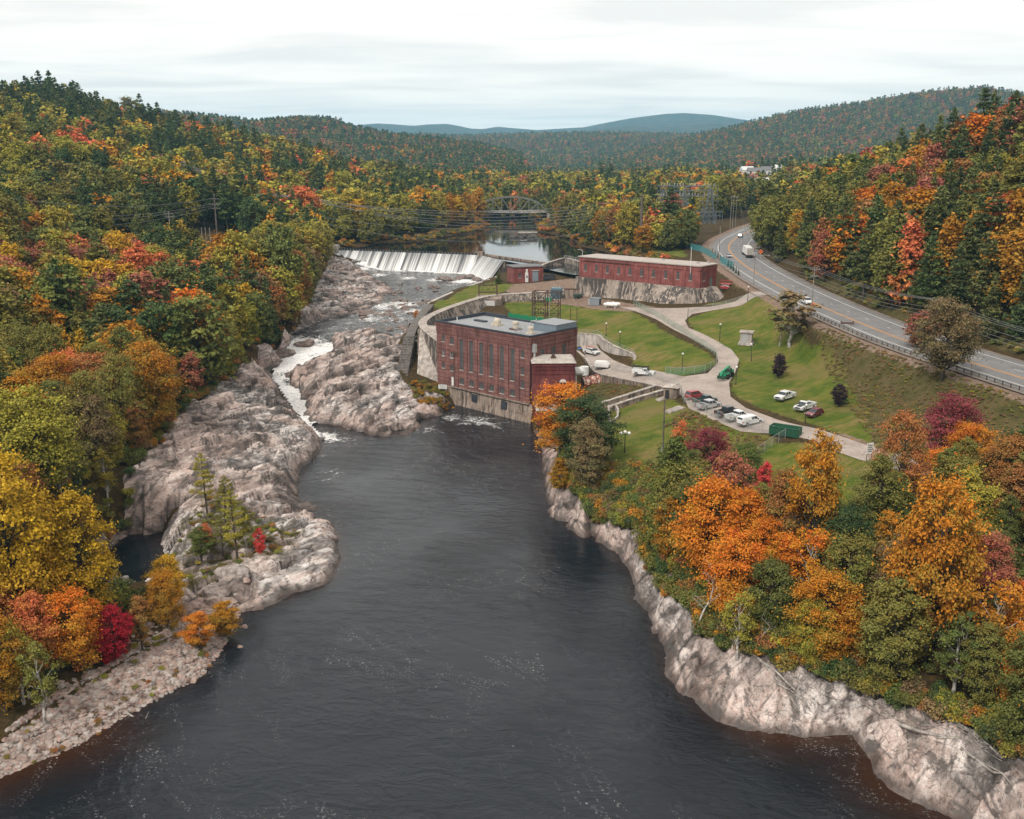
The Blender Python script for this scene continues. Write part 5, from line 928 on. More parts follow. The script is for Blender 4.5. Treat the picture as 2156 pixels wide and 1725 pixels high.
def tree_rows(idx,lib,order):
 rows=[]
 for i in idx:
  zn,kd,col,x,y,z,h,w=TREES[i];s=h/BASEH[kd];k=order[kd];a,b=PAL[col]
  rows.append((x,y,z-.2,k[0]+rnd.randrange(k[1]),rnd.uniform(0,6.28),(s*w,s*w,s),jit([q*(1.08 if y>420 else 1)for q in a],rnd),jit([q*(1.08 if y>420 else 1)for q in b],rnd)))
 return rows
def stock(lib,tagname):
 meshes=[];order={}
 for kd,l in lib.items():
  order[kd]=(len(meshes),len(l));meshes+=[joined(t,c,tagname)for t,c in l]
 return meshes,order
ST_N,OR_N=stock({k:v[:1]for k,v in NEAR.items()},'near_tree');ST_M,OR_M=stock(MID,'wood_tree');ST_F,OR_F=stock(FARP,'far_tree')
rest=[i for i in range(len(TREES))if i not in single]
FL={'far_bank':'autumn wood filling in behind the single trees across the river','dark':'shaded wood behind the power line clearing','spur':'yellow-green broadleaf wood covering the river-side spur','crest':'conifer and mixed forest covering the ridge above the river','valley':'mixed autumn forest on the flat valley beyond the pond','right_hill':'mixed autumn forest on the steep hillside above the highway','bank':'undergrowth trees filling the bank between lawn and river'}
for zn in FL:
 idx=[i for i in rest if TREES[i][0]==zn];dist=lambda i:math.hypot(TREES[i][3],TREES[i][4])
 near_i=[i for i in idx if dist(i)<190];mid_i=[i for i in idx if 190<=dist(i)<430];far_i=[i for i in idx if dist(i)>=430]
 rows=tree_rows(near_i,NEAR,OR_N);o1=len(ST_N);r2=tree_rows(mid_i,MID,OR_M);r3=tree_rows(far_i,FARP,OR_F)
 rows+=[(*r[:3],r[3]+o1,*r[4:])for r in r2]+[(*r[:3],r[3]+o1+len(ST_M),*r[4:])for r in r3]
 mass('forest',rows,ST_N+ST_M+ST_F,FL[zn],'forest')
LOWP=[joined(*broadleaf(1500+i,H=14,Rr=5,cb=.1,nl=9,nleaf=110,L=3.4,shape='round'),'tiny_tree')for i in range(3)]+[joined(*pine(1510+i,H=19,Rr=4,cb=.08,nw=8,per=4,nleaf=120,L=3.2),'tiny_pine')for i in range(2)]
def far_rows(pts,H=(11,17),pal=None,conif=.38):
 rows=[];pal=pal or ZP['valley']['pal']
 for x,y,z in pts:
  c=pick(pal);k=3+rnd.randrange(2)if c.startswith('pine')else rnd.randrange(3);s=rnd.uniform(*H)/14
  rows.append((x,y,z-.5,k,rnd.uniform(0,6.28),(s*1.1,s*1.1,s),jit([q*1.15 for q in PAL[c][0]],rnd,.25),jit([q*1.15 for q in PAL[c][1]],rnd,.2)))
 return rows
X,Y=scatter_pts([(-1000,1180),(1000,1180),(1500,2300),(-1500,2300)],11,31,lim=.6);X2,Y2=scatter_pts(VALLW,8,32,lim=.6)
k=Y2>1240
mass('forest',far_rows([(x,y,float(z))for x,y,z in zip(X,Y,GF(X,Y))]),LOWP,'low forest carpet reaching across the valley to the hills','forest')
for hi,(lab,n,hh)in enumerate((('wooded rocky-topped hill beyond the river-side ridge',15000,(11,17)),('wooded low ridge closing the valley',15000,(12,18)),('wooded mountain beyond the highway hillside',17000,(12,18)))):
 X,Y,Z,S=HILLS[hi];r=np.random.default_rng(40+hi);nx,ny=X.shape;fi=r.random(n)*(nx-1.01);fj=(.2+.8*r.random(n))*(ny-1.01);i=fi.astype(int);j=fj.astype(int);a=fi-i;b=fj-j
 def bl(A):return(A[i,j]*(1-a)+A[i+1,j]*a)*(1-b)+(A[i,j+1]*(1-a)+A[i+1,j+1]*a)*b
 px,py,pz=bl(X),bl(Y),bl(Z);ok=np.abs(px)<py*.6;cc=fbm(px/160,py/160,77+hi,3)
 pal={'pine':34,'olive':24,'green':14,'rust':13,'amber':4,'rose':6,'brown':12}
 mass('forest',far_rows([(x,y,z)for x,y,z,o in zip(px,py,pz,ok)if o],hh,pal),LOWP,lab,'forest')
print('TREES',len(TREES),'single',len(single),cnt)
# ------------------------------------------------------------------ buildings, dam and walls
M_GLASS=paint('dark_glass',(0.028,0.033,0.038),0.18,dirt=0.2,spec=0.5,dirtcol=(0.1,0.1,0.1));M_FRAME=paint('grey_frame',(0.16,0.17,0.17),0.6);M_WFRAME=paint('white_frame',(0.62,0.62,0.6),0.5);M_SILL=paint('stone_sill',(0.42,0.38,0.33),0.8)
M_ROOF=paint('grey_roof_membrane',(0.27,0.28,0.295),0.7,dirt=0.25,scale=.4);M_PARAPET=paint('dark_flashing',(0.035,0.042,0.055),0.5);M_ROOFB=paint('pale_roof_gravel',(0.42,0.37,0.335),0.9,dirt=0.3,scale=.35);M_PENT=paint('blue_grey_siding',(0.19,0.24,0.28),0.6);M_VENT=paint('cream_vent',(0.52,0.47,0.38),0.6,dirt=0.5,dirtcol=(.25,.12,.05));M_GALV=paint('galvanised_steel',(0.42,0.42,0.41),0.5,metal=.3);M_RUSTY=paint('rusty_steel',(0.10,0.055,0.04),0.85,dirt=.6,dirtcol=(0.04,0.03,0.028));M_GREEND=paint('green_steel_door',(0.16,0.24,0.22),0.6);M_BLACK=paint('black_metal',(0.02,0.02,0.022),0.5);M_WHITE=paint('white_paint',(0.74,0.73,0.7),0.5,dirt=.2)
def panes_mat():
 t=NT('dusty_panes');br=t.n('ShaderNodeTexBrick');t.l(t.coord((1,1,1),(R(90),0,0)),br.inputs['Vector']);br.offset=0.0;br.inputs['Scale'].default_value=1.0;br.inputs['Brick Width'].default_value=0.48;br.inputs['Row Height'].default_value=0.5;br.inputs['Mortar Size'].default_value=0.03
 br.inputs['Color1'].default_value=(0.045,0.05,0.052,1);br.inputs['Color2'].default_value=(0.14,0.142,0.138,1);br.inputs['Mortar'].default_value=(0.09,0.085,0.08,1)
 n=t.noise(t.coord(),1.3,4);col=t.mix(t.ramp(n,[(0.55,0),(0.75,.5)]),br.outputs[0],(0.2,0.2,0.19));return t.done(t.bsdf(col,0.3,spec=0.5))
M_PANES=panes_mat()
def wall_panel(m,o,ux,un,W_,z0,z1,ops,depth=0.3,mi=0):
 "a wall sheet with real openings; o left foot, ux along, un outward"
 xs=sorted({0.0,W_,*[v for a in ops for v in a[:2]]});zs=sorted({z0,z1,*[v for a in ops for v in a[2:4]]})
 def P(x,z,d=0):return(o[0]+ux[0]*x-un[0]*d,o[1]+ux[1]*x-un[1]*d,z)
 for a,b in zip(xs[:-1],xs[1:]):
  for c,d in zip(zs[:-1],zs[1:]):
   if any(q[0]<=a+1e-6 and b<=q[1]+1e-6 and q[2]<=c+1e-6 and d<=q[3]+1e-6 for q in ops):continue
   m.add([P(a,c),P(b,c),P(b,d),P(a,d)],[(0,1,2,3)],mi)
 for q in ops:
  x0,x1,c,d=q[:4]
  m.add([P(x0,c),P(x1,c),P(x1,d),P(x0,d),P(x0,c,depth),P(x1,c,depth),P(x1,d,depth),P(x0,d,depth)],[(0,4,5,1),(1,5,6,2),(2,6,7,3),(3,7,4,0)],mi)
def window(parent,o,ux,un,x0,x1,z0,z1,depth=.22,cols=2,rows=4,frame=None,pane=None,sill=True,arch=False,name='window'):
 frame=frame or M_FRAME;pane=pane or M_PANES;rz=math.atan2(ux[1],ux[0])
 def P(x,z,d):return(o[0]+ux[0]*x-un[0]*d,o[1]+ux[1]*x-un[1]*d,z)
 cx,cz=(x0+x1)/2,(z0+z1)/2;w,h=x1-x0,z1-z0;t=.09;f=MB()
 for x in(x0+t/2,x1-t/2):f.box(P(x,cz,depth-.03),(t,.1,h),rz)
 for z in(z0+t/2,z1-t/2):f.box(P(cx,z,depth-.03),(w-2*t,.1,t),rz)
 for i in range(1,cols):f.box(P(x0+w*i/cols,cz,depth-.02),(.045,.06,h-2*t),rz)
 for i in range(1,rows):f.box(P(cx,z0+h*i/rows,depth-.024),(w-2*t,.05,.045),rz)
 fo=f.build(name,frame,parent);p=MB();a=P(x0,z0,depth+.04);b=P(x1,z1,depth+.04);p.box(P(cx,cz,depth+.05),(w,.02,h),rz)
 pm=MB();pm.box((0,0,0),(w-.02,.02,h-.02));po=pm.build('pane',pane,fo,P(cx,cz,depth+.05),rz)
 if sill:s=MB();s.box(P(cx,z0-.09,-.03),(w+.25,.3,.16),rz);s.build('sill',M_SILL,fo)
 return fo
 # ---------------- powerhouse
def powerhouse():
 ang=math.atan2(PH0[1]-PH1[1],PH0[0]-PH1[0]);Lx=math.hypot(PH0[0]-PH1[0],PH0[1]-PH1[1]);Ly=17.4
 e=empty('powerhouse',(PH1[0],PH1[1],0),ang);tag(e,'tall red brick powerhouse with slot windows standing in the river','building')
 zb,zt=4.4,20.8;X=(1,0);Y=(0,1)
 tall=[9.3,12.8,16.4,20.0,23.6,27.2];ops=[(x-.66,x+.66,9.3,17.3)for x in tall]+[(x-.8,x+.8,5.5,7.1)for x in tall]+[(29.95,31.05,15.5,17.3),(29.95,31.05,11.3,13.2),(29.95,31.05,8.0,9.9)]
 ops+=[(1.9,3.0,15.8,17.6),(2.0,2.9,12.0,13.5),(1.9,3.0,8.8,10.2),(5.0,6.4,15.5,17.4),(5.05,6.35,11.9,13.4),(5.0,6.4,8.5,10.1),(5.2,6.2,4.6,7.0)]
 sops=[(y-.85,y+.85,14.5,17.3)for y in(4.5,8.6,12.7)]
 m=MB();wall_panel(m,(0,0),(1,0),(0,-1),Lx,zb,zt,ops,.4);wall_panel(m,(Lx,0),(0,1),(1,0),Ly,zb-2,zt,sops,.4);wall_panel(m,(Lx,Ly),(-1,0),(0,1),Lx,zb,zt,[]);wall_panel(m,(0,Ly),(0,-1),(-1,0),Ly,zb,zt,[])
 m.build('wall',M_BRICK,e)
 for x in[7.5]+[(a+b)/2 for a,b in zip(tall[:-1],tall[1:])]+[29.0]:
  b=MB();b.box((x,-.09,(zb+17.75)/2),(1.15,.18,17.75-zb));b.build('pilaster',M_BRICK,e)
 for k in range(7):
  z=17.95+k*.42;b=MB();b.box((Lx/2,-.05-.02*k,z),(Lx+.1,.1+.04*k,.30));b.build('brick_course',M_BRICK,e)
  b=MB();b.box((Lx+.05+.02*k,Ly/2,z+.02),(.1+.04*k,Ly,.30));b.build('brick_course',M_BRICK,e)
 for k in range(9):
  z=6.2+k*1.3
  for x0,x1 in((.05,1.7),(3.2,4.8),(31.2,Lx)):b=MB();b.box(((x0+x1)/2,-.035,z),(x1-x0,.07,.12));b.build('string_course',M_BRICK,e)
 for i,q in enumerate(ops):
  x0,x1,z0,z1=q;w=z1-z0
  if w>7:window(e,(0,0),X,(0,-1),*q,cols=3,rows=14)
  elif i in(16,19):window(e,(0,0),X,(0,-1),*q,cols=2,rows=2,frame=M_WFRAME,pane=M_GLASS)
  elif z0==4.6:d=MB();d.box(((x0+x1)/2,.2,(z0+z1)/2),(x1-x0,.08,z1-z0));d.build('door',M_WHITE,e)
  else:window(e,(0,0),X,(0,-1),*q,cols=2,rows=3)
 for q in sops:window(e,(Lx,0),Y,(1,0),*q,cols=3,rows=5)
 r=MB();r.box((Lx/2,Ly/2,20.25),(Lx-.5,Ly-.5,.2));ro=r.build('roof',M_ROOF,e)
 p=MB();p.box((Lx/2,-.16,20.98),(Lx+.3,.5,.34));p.box((Lx+.16,Ly/2,20.98),(.5,Ly-.2,.34));p.build('parapet',M_PARAPET,ro)
 p=MB();p.hull([(-.1,.1,20.2),(.35,.1,20.2),(.35,Ly,20.2),(-.1,Ly,20.2)],[(-.1,.1,21.1),(.35,.1,21.1),(.35,Ly,21.3),(-.1,Ly,21.3)]);p.build('parapet',M_PARAPET,ro)
 p=MB();p.box((4.4,Ly,20.75),(8.2,.4,1.1));p.box((20.4,Ly+.02,20.5),(23.8,.4,.6));p.build('parapet',M_PARAPET,ro)
 v=MB();v.box((14.2,8.0,20.6),(2.4,2.1,.5));v.lathe((14.2,8.0,20.8),[(.95,0),(1.0,.5),(.95,1.0),(.6,1.4),(.1,1.5)],12);v.build('roof_vent',M_VENT,e,smooth=False)
 v=MB();v.box((21.6,7.0,20.5),(2.5,2.2,.35),mi=1);v.lathe((21.6,7.0,20.6),[(.75,0),(.7,1.2),(.85,1.25),(.85,1.75),(.1,1.85)],14);v.build('roof_vent',[M_VENT,M_RUSTY],e)
 v=MB();v.box((28.2,5.4,20.5),(1.9,1.6,.35));v.lathe((28.2,5.4,20.6),[(.6,0),(.6,1.0),(.75,1.05),(.7,1.4),(.1,1.5)],12);v.build('roof_vent',M_VENT,e)
 v=MB();v.box((6.6,9.6,20.55),(4.0,1.2,.4));v.build('skylight',M_PARAPET,e)
 for x,y in((9.6,12),(18.6,10),(2.0,5.5),(25.5,12.5),(26.4,8)):v=MB();v.bar((x,y,20.3),(x,y,21.5),.22,n=8);v.build('roof_pipe',M_WHITE,e)
 v=MB()
 for x,y in((25.0,3.2),(27.0,3.2),(25.0,5.0),(27.0,5.0)):v.bar((x,y,20.3),(x,y,22.3),.07)
 for a,b in(((25,3.2),(27,3.2)),((25,5),(27,5)),((25,3.2),(25,5)),((27,3.2),(27,5))):
  v.bar((*a,22.3),(*b,22.3),.07);v.bar((*a,21.3),(*b,21.3),.06);v.bar((*a,20.3),(*b,22.3),.05)
 v.build('roof_ladder_frame',M_GALV,e)
 v=MB();v.box((29.0,13.4,21.35),(7.4,7.6,2.0));pn=v.build('roof_penthouse',M_PENT,e)
 v=MB()
 for k in range(22):v.box((25.3-.02,9.75+k*.34,21.3),(.05,.1,1.9))
 for k in range(22):v.box((25.45+k*.335,9.57,21.3),(.1,.05,1.9))
 v.build('siding_ribs',M_PENT,pn);v=MB();v.box((29.0,13.4,22.42),(7.8,8.0,.12));v.build('penthouse_roof',M_ROOF,pn)
 v=MB();v.tube([(24.9,9.2,20.6),(24.9,9.2,22.6),(26.6,9.2,22.9),(26.6,9.2,23.4)],.28,8);v.build('duct',M_GALV,e)
 v=MB();v.tube([(Lx+.45,1.2,18.6),(Lx+.45,1.2,12.2),(Lx+1.2,1.6,11.4),(Lx+1.6,1.9,11.4)],.55,10);v.box((Lx+.45,1.2,18.0),(.85,.85,2.0));v.build('downpipe',M_GALV,e)
 v=MB();n=8;pts=[(1.35-.6,6.6),(1.35+.6,6.6),(1.35+.6,8.6)]+[(1.35+.6*math.cos(math.pi*k/n),8.6+.6*math.sin(math.pi*k/n))for k in range(1,n)]+[(1.35-.6,8.6)]
 v.hull([(Lx+.02,a,z)for a,z in pts],[(Lx+.12,a,z)for a,z in pts]);aw=v.build('arched_window',M_WFRAME,e);v=MB()
 for k in(0,1):v.box((Lx+.13,1.08+.54*k,7.6),(.04,.42,1.7))
 v.build('pane',M_GLASS,aw)
 v=MB();v.bar((6.9,-.5,4.6),(6.9,-.5,13.9),.22,n=6)
 for z in(13.0,13.6):v.bar((5.9,-.5,z),(7.9,-.5,z),.12)
 v.build('wire_post',M_RUSTY,e)
 b=MB();b.hull([(5.4,-1.3,-1.6),(Lx+1.4,-1.3,-1.6),(Lx+1.4,3,-1.6),(5.4,3,-1.6)],[(5.4,-.45,4.38),(Lx+1.4,-.45,4.38),(Lx+1.4,3,4.38),(5.4,3,4.38)]);bo=b.build('concrete_base',M_CONCB,e)
 for k in range(5):b=MB();b.box((9.5+k*5.2,-.86,2.9),(1.9,.22,1.9));b.build('gate_slot',M_PARAPET if k%2 else M_CONCB,bo)
 b=MB();b.box((Lx/2+3,-.55,4.5),(Lx-5,.8,.16));b.build('ledge',M_CONCB,bo);b=MB();b.box((2.6,2.2,3.2),(5.4,4.5,2.4));b.build('footing',M_CONCB,bo)
 return e
powerhouse()
def annex():
 e=empty('brick_annex',(4.9,221.0,0),R(2));tag(e,'small dark red brick annex with a pale roof against the powerhouse','building');w,d,z0,z1=9.9,7.6,2.5,15.2
 m=MB();ops=[(6.3,7.9,7.6,10.6)];wall_panel(m,(0,0),(1,0),(0,-1),w,z0,z1,ops,.3);wall_panel(m,(w,0),(0,1),(1,0),d,z0,z1,[]);wall_panel(m,(0,d),(0,-1),(-1,0),d,z0,z1,[]);wall_panel(m,(w,d),(-1,0),(0,1),w,z0,z1,[]);m.build('wall',M_BRICKC,e)
 win=window(e,(0,0),(1,0),(0,-1),6.3,7.9,7.6,10.6,cols=2,rows=3,frame=M_WFRAME,pane=M_GLASS,name='arched_window')
 for cx,mt in((7.1,M_WFRAME),(2.8,M_BRICKB)):
  n=8;r=.8 if mt is M_WFRAME else 1.0;v=MB();pts=[(cx-r,10.6),(cx+r,10.6)]+[(cx+r*math.cos(math.pi*k/n),10.6+r*math.sin(math.pi*k/n))for k in range(1,n)]
  v.hull([(a,-.03,z)for a,z in reversed(pts)],[(a,-.08,z)for a,z in reversed(pts)]);v.build('arch_panel',mt,e)
 v=MB();v.box((2.8,-.04,9.0),(2.0,.08,3.2));v.build('blind_window',M_BRICKB,e)
 for k in range(14):v=MB();v.box((.6+k*.67,-.1,14.0),(.34,.2,.8));v.build('corbel',M_BRICKC,e)
 v=MB();v.box((w/2,-.12,14.75),(w+.2,.3,.5));v.box((w/2,-.06,12.6),(w,.12,.2));v.build('cornice',M_BRICKC,e)
 v=MB();v.hull([(-.35,-.5,15.25),(w+.35,-.5,15.25),(w+.35,d,15.25),(-.35,d,15.25)],[(.3,.2,15.75),(w-.3,.2,15.75),(w-.3,d-.5,15.9),(.3,d-.5,15.9)]);v.build('roof',mat_concrete('annex_roof_felt',(.42,.38,.34),(.2,.17,.15),.5,1.0,.8),e)
 v=MB();v.box((5.0,3.0,16.05),(1.2,.9,.4));v.lathe((5,3,16.2),[(.35,0),(.35,.4),(.5,.45),(.1,.7)],8);v.build('roof_vent',M_RUSTY,e)
 v=MB();v.tube([(w+.05,2,12.8),(w+2.6,2.6,12.8)],2.0,14);v.lathe((w+2.6,2.6,11.8),[(1.0,0),(1.0,2.0),(.5,2.1)],14);v.build('white_duct',M_WFRAME,e,smooth=False)
 v=MB();v.tube([(w+.3,-.3,3),(w+.3,-.3,12.2)],.18,6);v.build('drainpipe',M_GALV,e)
 v=MB();v.box((3.6,-2.8,3.4),(6.0,5.4,3.4));ln=v.build('lean_to',M_BRICKC,e);v=MB();v.box((3.6,-2.8,5.2),(6.3,5.7,.2));v.build('lean_to_roof',M_CONCW,ln)
annex()
# ---------------- gatehouse
def gatehouse():
 A=(23.9,342.2);B=(60.5,310.2);ang=math.atan2(B[1]-A[1],B[0]-A[0]);Lx=math.hypot(B[0]-A[0],B[1]-A[1]);Ly=10.5;z0,z1=21.0,27.9
 e=empty('gatehouse',(*A,0),ang);tag(e,'long low red brick gatehouse on a battered concrete wall','building')
 xs=[2.6+4.72*k for k in range(10)];ops=[(x-.55,x+.55,23.2,25.7)for x in xs];so=[(1.9,3.0,23.2,25.7),(6.3,8.0,21.05,24.0)]
 m=MB();wall_panel(m,(0,0),(1,0),(0,-1),Lx,z0,z1,ops,.35);wall_panel(m,(Lx,0),(0,1),(1,0),Ly,z0,z1,so,.35);wall_panel(m,(Lx,Ly),(-1,0),(0,1),Lx,z0-4,z1,[]);wall_panel(m,(0,Ly),(0,-1),(-1,0),Ly,z0,z1,[]);m.build('wall',M_BRICKB,e)
 for q in ops:window(e,(0,0),(1,0),(0,-1),*q,cols=2,rows=5)
 window(e,(Lx,0),(0,1),(1,0),*so[0],cols=2,rows=5)
 d=MB();d.box((Lx-.2,7.15,22.5),(.1,1.6,2.9));do=d.build('door',M_GREEND,e);d=MB();d.box((Lx-.13,7.6,22.4),(.06,.2,.1));d.build('handle',M_BLACK,do)
 for k in range(11):
  x=min(max(.35+4.72*k,.35),Lx-.35);v=MB();v.box((x,-.1,(z0+26.6)/2),(.7,.2,26.6-z0));v.build('pilaster',M_BRICKB,e)
 v=MB();v.box((Lx/2,-.1,27.2),(Lx+.2,.22,1.2));v.box((Lx+.1,Ly/2,27.2),(.22,Ly-.1,1.2));v.build('frieze',M_BRICKB,e)
 v=MB();v.box((12.0,-.35,26.9),(20.0,.16,.18));v.build('cable_tray',M_RUSTY,e)
 n=6;pts=[(-.5,-.5)]+[(Lx-1.5+2.0*math.sin(k/n*math.pi/2),1.5-2.0*math.cos(k/n*math.pi/2))for k in range(n+1)]+[(Lx+.5,Ly+.5),(-.5,Ly+.5)]
 v=MB();v.hull([(x,y,27.92)for x,y in pts],[(x,y,28.25)for x,y in pts]);ro=v.build('roof',M_ROOFB,e)
 for x,y in((44,6),(46.5,8.5),(30,7)):v=MB();v.box((x,y,28.5),(.8,.6,.5));v.build('roof_hatch',M_GALV,ro)
 v=MB();v.bar((Lx-3.5,-.3,25.5),(Lx-3.5,-.3,34.0),.16,n=6);v.build('flag_pole',M_WHITE,e)
 v=MB();v.tube([(.4,1,28.2),(.4,1,30.0),(.1,.2,30.5),(-.5,-.6,30.4)],.12,6);v.build('goose_neck_lamp',M_WHITE,e)
 inv=Matrix.Rotation(-ang,4,'Z')@Matrix.Translation((-A[0],-A[1],0))
 ft=[inv@p for p in(W(1210,626,13.6),W(1306,637,13.9),W(1388,647,14.4),W(1471,649,14.8))];tp=[(-1.2,-.7),(Lx*.34,-.7),(Lx*.66,-.7),(Lx+.3,-.7)]
 c=MB()
 for k in range(3):
  a,b=ft[k],ft[k+1];s,t=tp[k],tp[k+1]
  c.hull([(a.x,a.y,a.z),(b.x,b.y,b.z),(t[0],4,b.z),(s[0],4,a.z)],[(s[0],s[1],20.98),(t[0],t[1],20.98),(t[0],4,20.98),(s[0],4,20.98)])
 b=ft[3];c.hull([(b.x,b.y,b.z),(Lx+6.5,3.0,16),(Lx+4.5,9,18),(Lx-2,6,15)],[(Lx+.3,-.7,20.97),(Lx+.9,1.0,20.97),(Lx+.9,9,20.97),(Lx-2,6,20.97)])
 co=c.build('battered_wall',M_CONCD,e)
gatehouse()
def small_house():
 P=[W(1062.7,588,15.9),W(1081,593,15.9),W(1143.6,590.5,15.9)];ang=math.atan2(P[2].y-P[1].y,P[2].x-P[1].x);Lx=(P[2]-P[1]).length;Ly=8.0
 e=empty('brick_shed',(P[1].x,P[1].y,0),ang);tag(e,'small flat-roofed red brick house beside the dam with a roller door','building');z0,z1=15.2,21.2
 ops=[(2.0,3.2,17.2,19.0),(7.6,10.1,15.6,19.6)];m=MB();wall_panel(m,(0,0),(1,0),(0,-1),Lx,z0,z1,ops,.3)
 for o,ux,un,w in(((Lx,0),(0,1),(1,0),Ly),((Lx,Ly),(-1,0),(0,1),Lx),((0,Ly),(0,-1),(-1,0),Ly)):wall_panel(m,o,ux,un,w,z0,z1,[])
 m.build('wall',M_BRICKB,e);window(e,(0,0),(1,0),(0,-1),*ops[0],cols=2,rows=2);d=MB();d.box((8.85,.15,17.6),(2.5,.1,4.0));do=d.build('roller_door',paint('blue_grey_door',(.25,.30,.34),.5),e)
 for k in range(7):d=MB();d.box((8.85,.08,15.9+k*.55),(2.45,.05,.05));d.build('slat_joint',M_FRAME,do)
 d=MB();d.box((8.85,-.05,19.8),(3.1,.2,.35));d.build('lintel',M_SILL,e);d=MB();d.box((5.2,-.4,17.3),(1.1,.7,3.6));d.box((5.2,-.45,19.8),(.6,.5,1.4));b=d.build('white_cabinet',M_WHITE,e);d=MB();d.box((5.2,-.78,17.6),(.45,.06,.9));d.build('cabinet_door',M_BLACK,b)
 for x in(.35,1.3,4.0,6.6,11.0):d=MB();d.box((x,-.06,18),(.4,.12,5.4));d.build('pilaster',M_BRICKB,e)
 d=MB();d.box((Lx/2,Ly/2,21.35),(Lx+.7,Ly+.7,.3));d.build('roof',paint('dark_grey_roof',(.16,.16,.165),.8),e)
small_house()
# ---------------- dam
def mat_spill():
 t=NT('spilling_water');u=t.attr('su');v=t.attr('sv');cb=t.n('ShaderNodeCombineXYZ');t.l(u,cb.inputs[0]);t.l(t.math('MULTIPLY',v,0.10),cb.inputs[1])
 n1=t.noise(cb.outputs[0],1.7,6,.65);n2=t.noise(cb.outputs[0],.16,4,.6);n3=t.noise(cb.outputs[0],6.0,4,.6)
 k=t.math('ADD',t.math('MULTIPLY',n1,.75),t.math('MULTIPLY',n3,.35));gap=t.attr('gap')
 k=t.math('ADD',t.math('ADD',k,t.math('MULTIPLY',t.math('SUBTRACT',n2,.5),.7)),t.math('MULTIPLY',v,.12));k=t.math('SUBTRACT',k,t.math('MULTIPLY',gap,.35))
 col=t.ramp(k,[(0.44,(0.07,0.07,0.072)),(0.57,(0.30,0.30,0.295)),(0.70,(0.75,0.75,0.73))]);return t.done(t.bsdf(col,.45,t.bump(t.math('ADD',n1,n3),.7,.3),spec=.4))
def dam():
 e=empty('dam',(-40,458,10));tag(e,'low concrete dam with white water spilling over its whole width','dam')
 def L(p):return(p[0]+40,p[1]-458)
 crest=[np.array(p)for p in DAM];pts=[]
 for a,b in zip(crest[:-1],crest[1:]):
  n=int(np.linalg.norm(b-a)/.5)
  pts+=[a+(b-a)*k/n for k in range(n)]
 pts.append(crest[-1]);s=0;V=[];SU=[];SV=[];GP=[];ny=14;acc=[0]
 for a,b in zip(pts[:-1],pts[1:]):acc.append(acc[-1]+np.linalg.norm(b-a))
 tot=acc[-1];rr=random.Random(3);gaps=[(7,.5),(11.5,.4),(19,.5),(24.5,1.0),(29,.35),(37,.9),(44.5,.7),(52,.4),(60,.3),(66,.35),(73.8,1.0),(83,.4),(90,.3),(100,.8)]
 for q,ac in zip(pts,acc):
  d=np.array([-.335,-.942])if ac<74 else np.array([-.72,-.69]);zf=float(np.interp(ac,[0,6,14,24,74,101],[16.4,14.2,12.2,10.5,10.3,10.4]));fl=np.interp(ac,[0,24,74,101],[3,8.0,8.0,8.0])
  g=max([k*math.exp(-((ac-c)/.55)**2)for c,k in gaps])
  for j in range(ny+1):
   f=j/ny;hz=fl*(f**1.25*.92+.08*f);z=18.05-(18.05-zf)*(1-(1-f)**1.0)**1.25+.05*math.sin(ac*3.1+f*2)
   x,y=L(q+d*hz);V.append((x,y,z-10));SU.append(ac);SV.append(f*8);GP.append(g*(1-.35*f))
 nx=len(pts);me=np_mesh('spill',np.array(V),grid_quads(nx,ny+1),mat_spill(),True,{'su':('POINT','FLOAT',SU),'sv':('POINT','FLOAT',np.array(SV)/8),'gap':('POINT','FLOAT',GP)});mesh_obj('water_curtain',me,e)
 m=MB()
 for a,b in zip(crest[:-1],crest[1:]):
  d=np.array([b[1]-a[1],-(b[0]-a[0])]);d=d/np.linalg.norm(d);d=d if d[1]<0 else-d;A,B=L(a),L(b);F=L(a+d*6),L(b+d*6);K=L(a-d*2),L(b-d*2)
  m.hull([(*F[0],-2),(*F[1],-2),(*K[1],-2),(*K[0],-2)],[(*L(a+d*.1),7.9),(*L(b+d*.1),7.9),(*K[1],7.9),(*K[0],7.9)])
 m.build('dam_body',M_CONCD,e)
 a,b=crest[0],crest[1];d=(b-a)/np.linalg.norm(b-a);LL=np.linalg.norm(b-a);ang=math.atan2(d[1],d[0]);nb=46
 board=MB();board.box((0,0,0),(LL/nb-.10,.14,.85));bm=board.mesh('flashboard',paint('black_timber',(.03,.03,.032),.8,dirt=.3));
 for k in range(nb):
  p=a+d*(LL*(k+.5)/nb);o=bpy.data.objects.new('flashboard',bm);x,y=L(p);o.location=(x,y+.35,8.45);o.rotation_euler=(0,0,ang);link(o,e)
 pin=MB();pin.box((0,0,0),(.09,.16,1.0));pm=pin.mesh('pin',M_GALV)
 for k in range(nb+1):
  p=a+d*(LL*k/nb);o=bpy.data.objects.new('board_pin',pm);x,y=L(p);o.location=(x,y+.30,8.45);o.rotation_euler=(0,0,ang);link(o,e)
 m=MB();x,y=L(crest[1]);m.box((x+.3,y-.2,8.4),(2.4,2.6,2.6),ang);m.build('pier',M_CONCB,e)
 m=MB();b0,b1=np.array([-13.4,449.5]),np.array([20.5,402.5]);dd=(b1-b0)/np.linalg.norm(b1-b0);mid=L((b0+b1)/2);m.box((*mid,8.0),(np.linalg.norm(b1-b0),1.1,1.5),math.atan2(dd[1],dd[0]));m.build('crest_wall',M_CONCB,e)
 m=MB();c=W(693,522,18.5);c=(-92.5,474);x,y=L(c);m.hull([(x-8,y-3,2),(x+9,y-3,2),(x+9,y+4,2),(x-8,y+4,2)],[(x-8,y-2,10.6),(x+7.6,y-1.6,10.4),(x+7.6,y+4,10.4),(x-8,y+4,10.6)]);m.build('abutment',M_CONC,e)
dam()
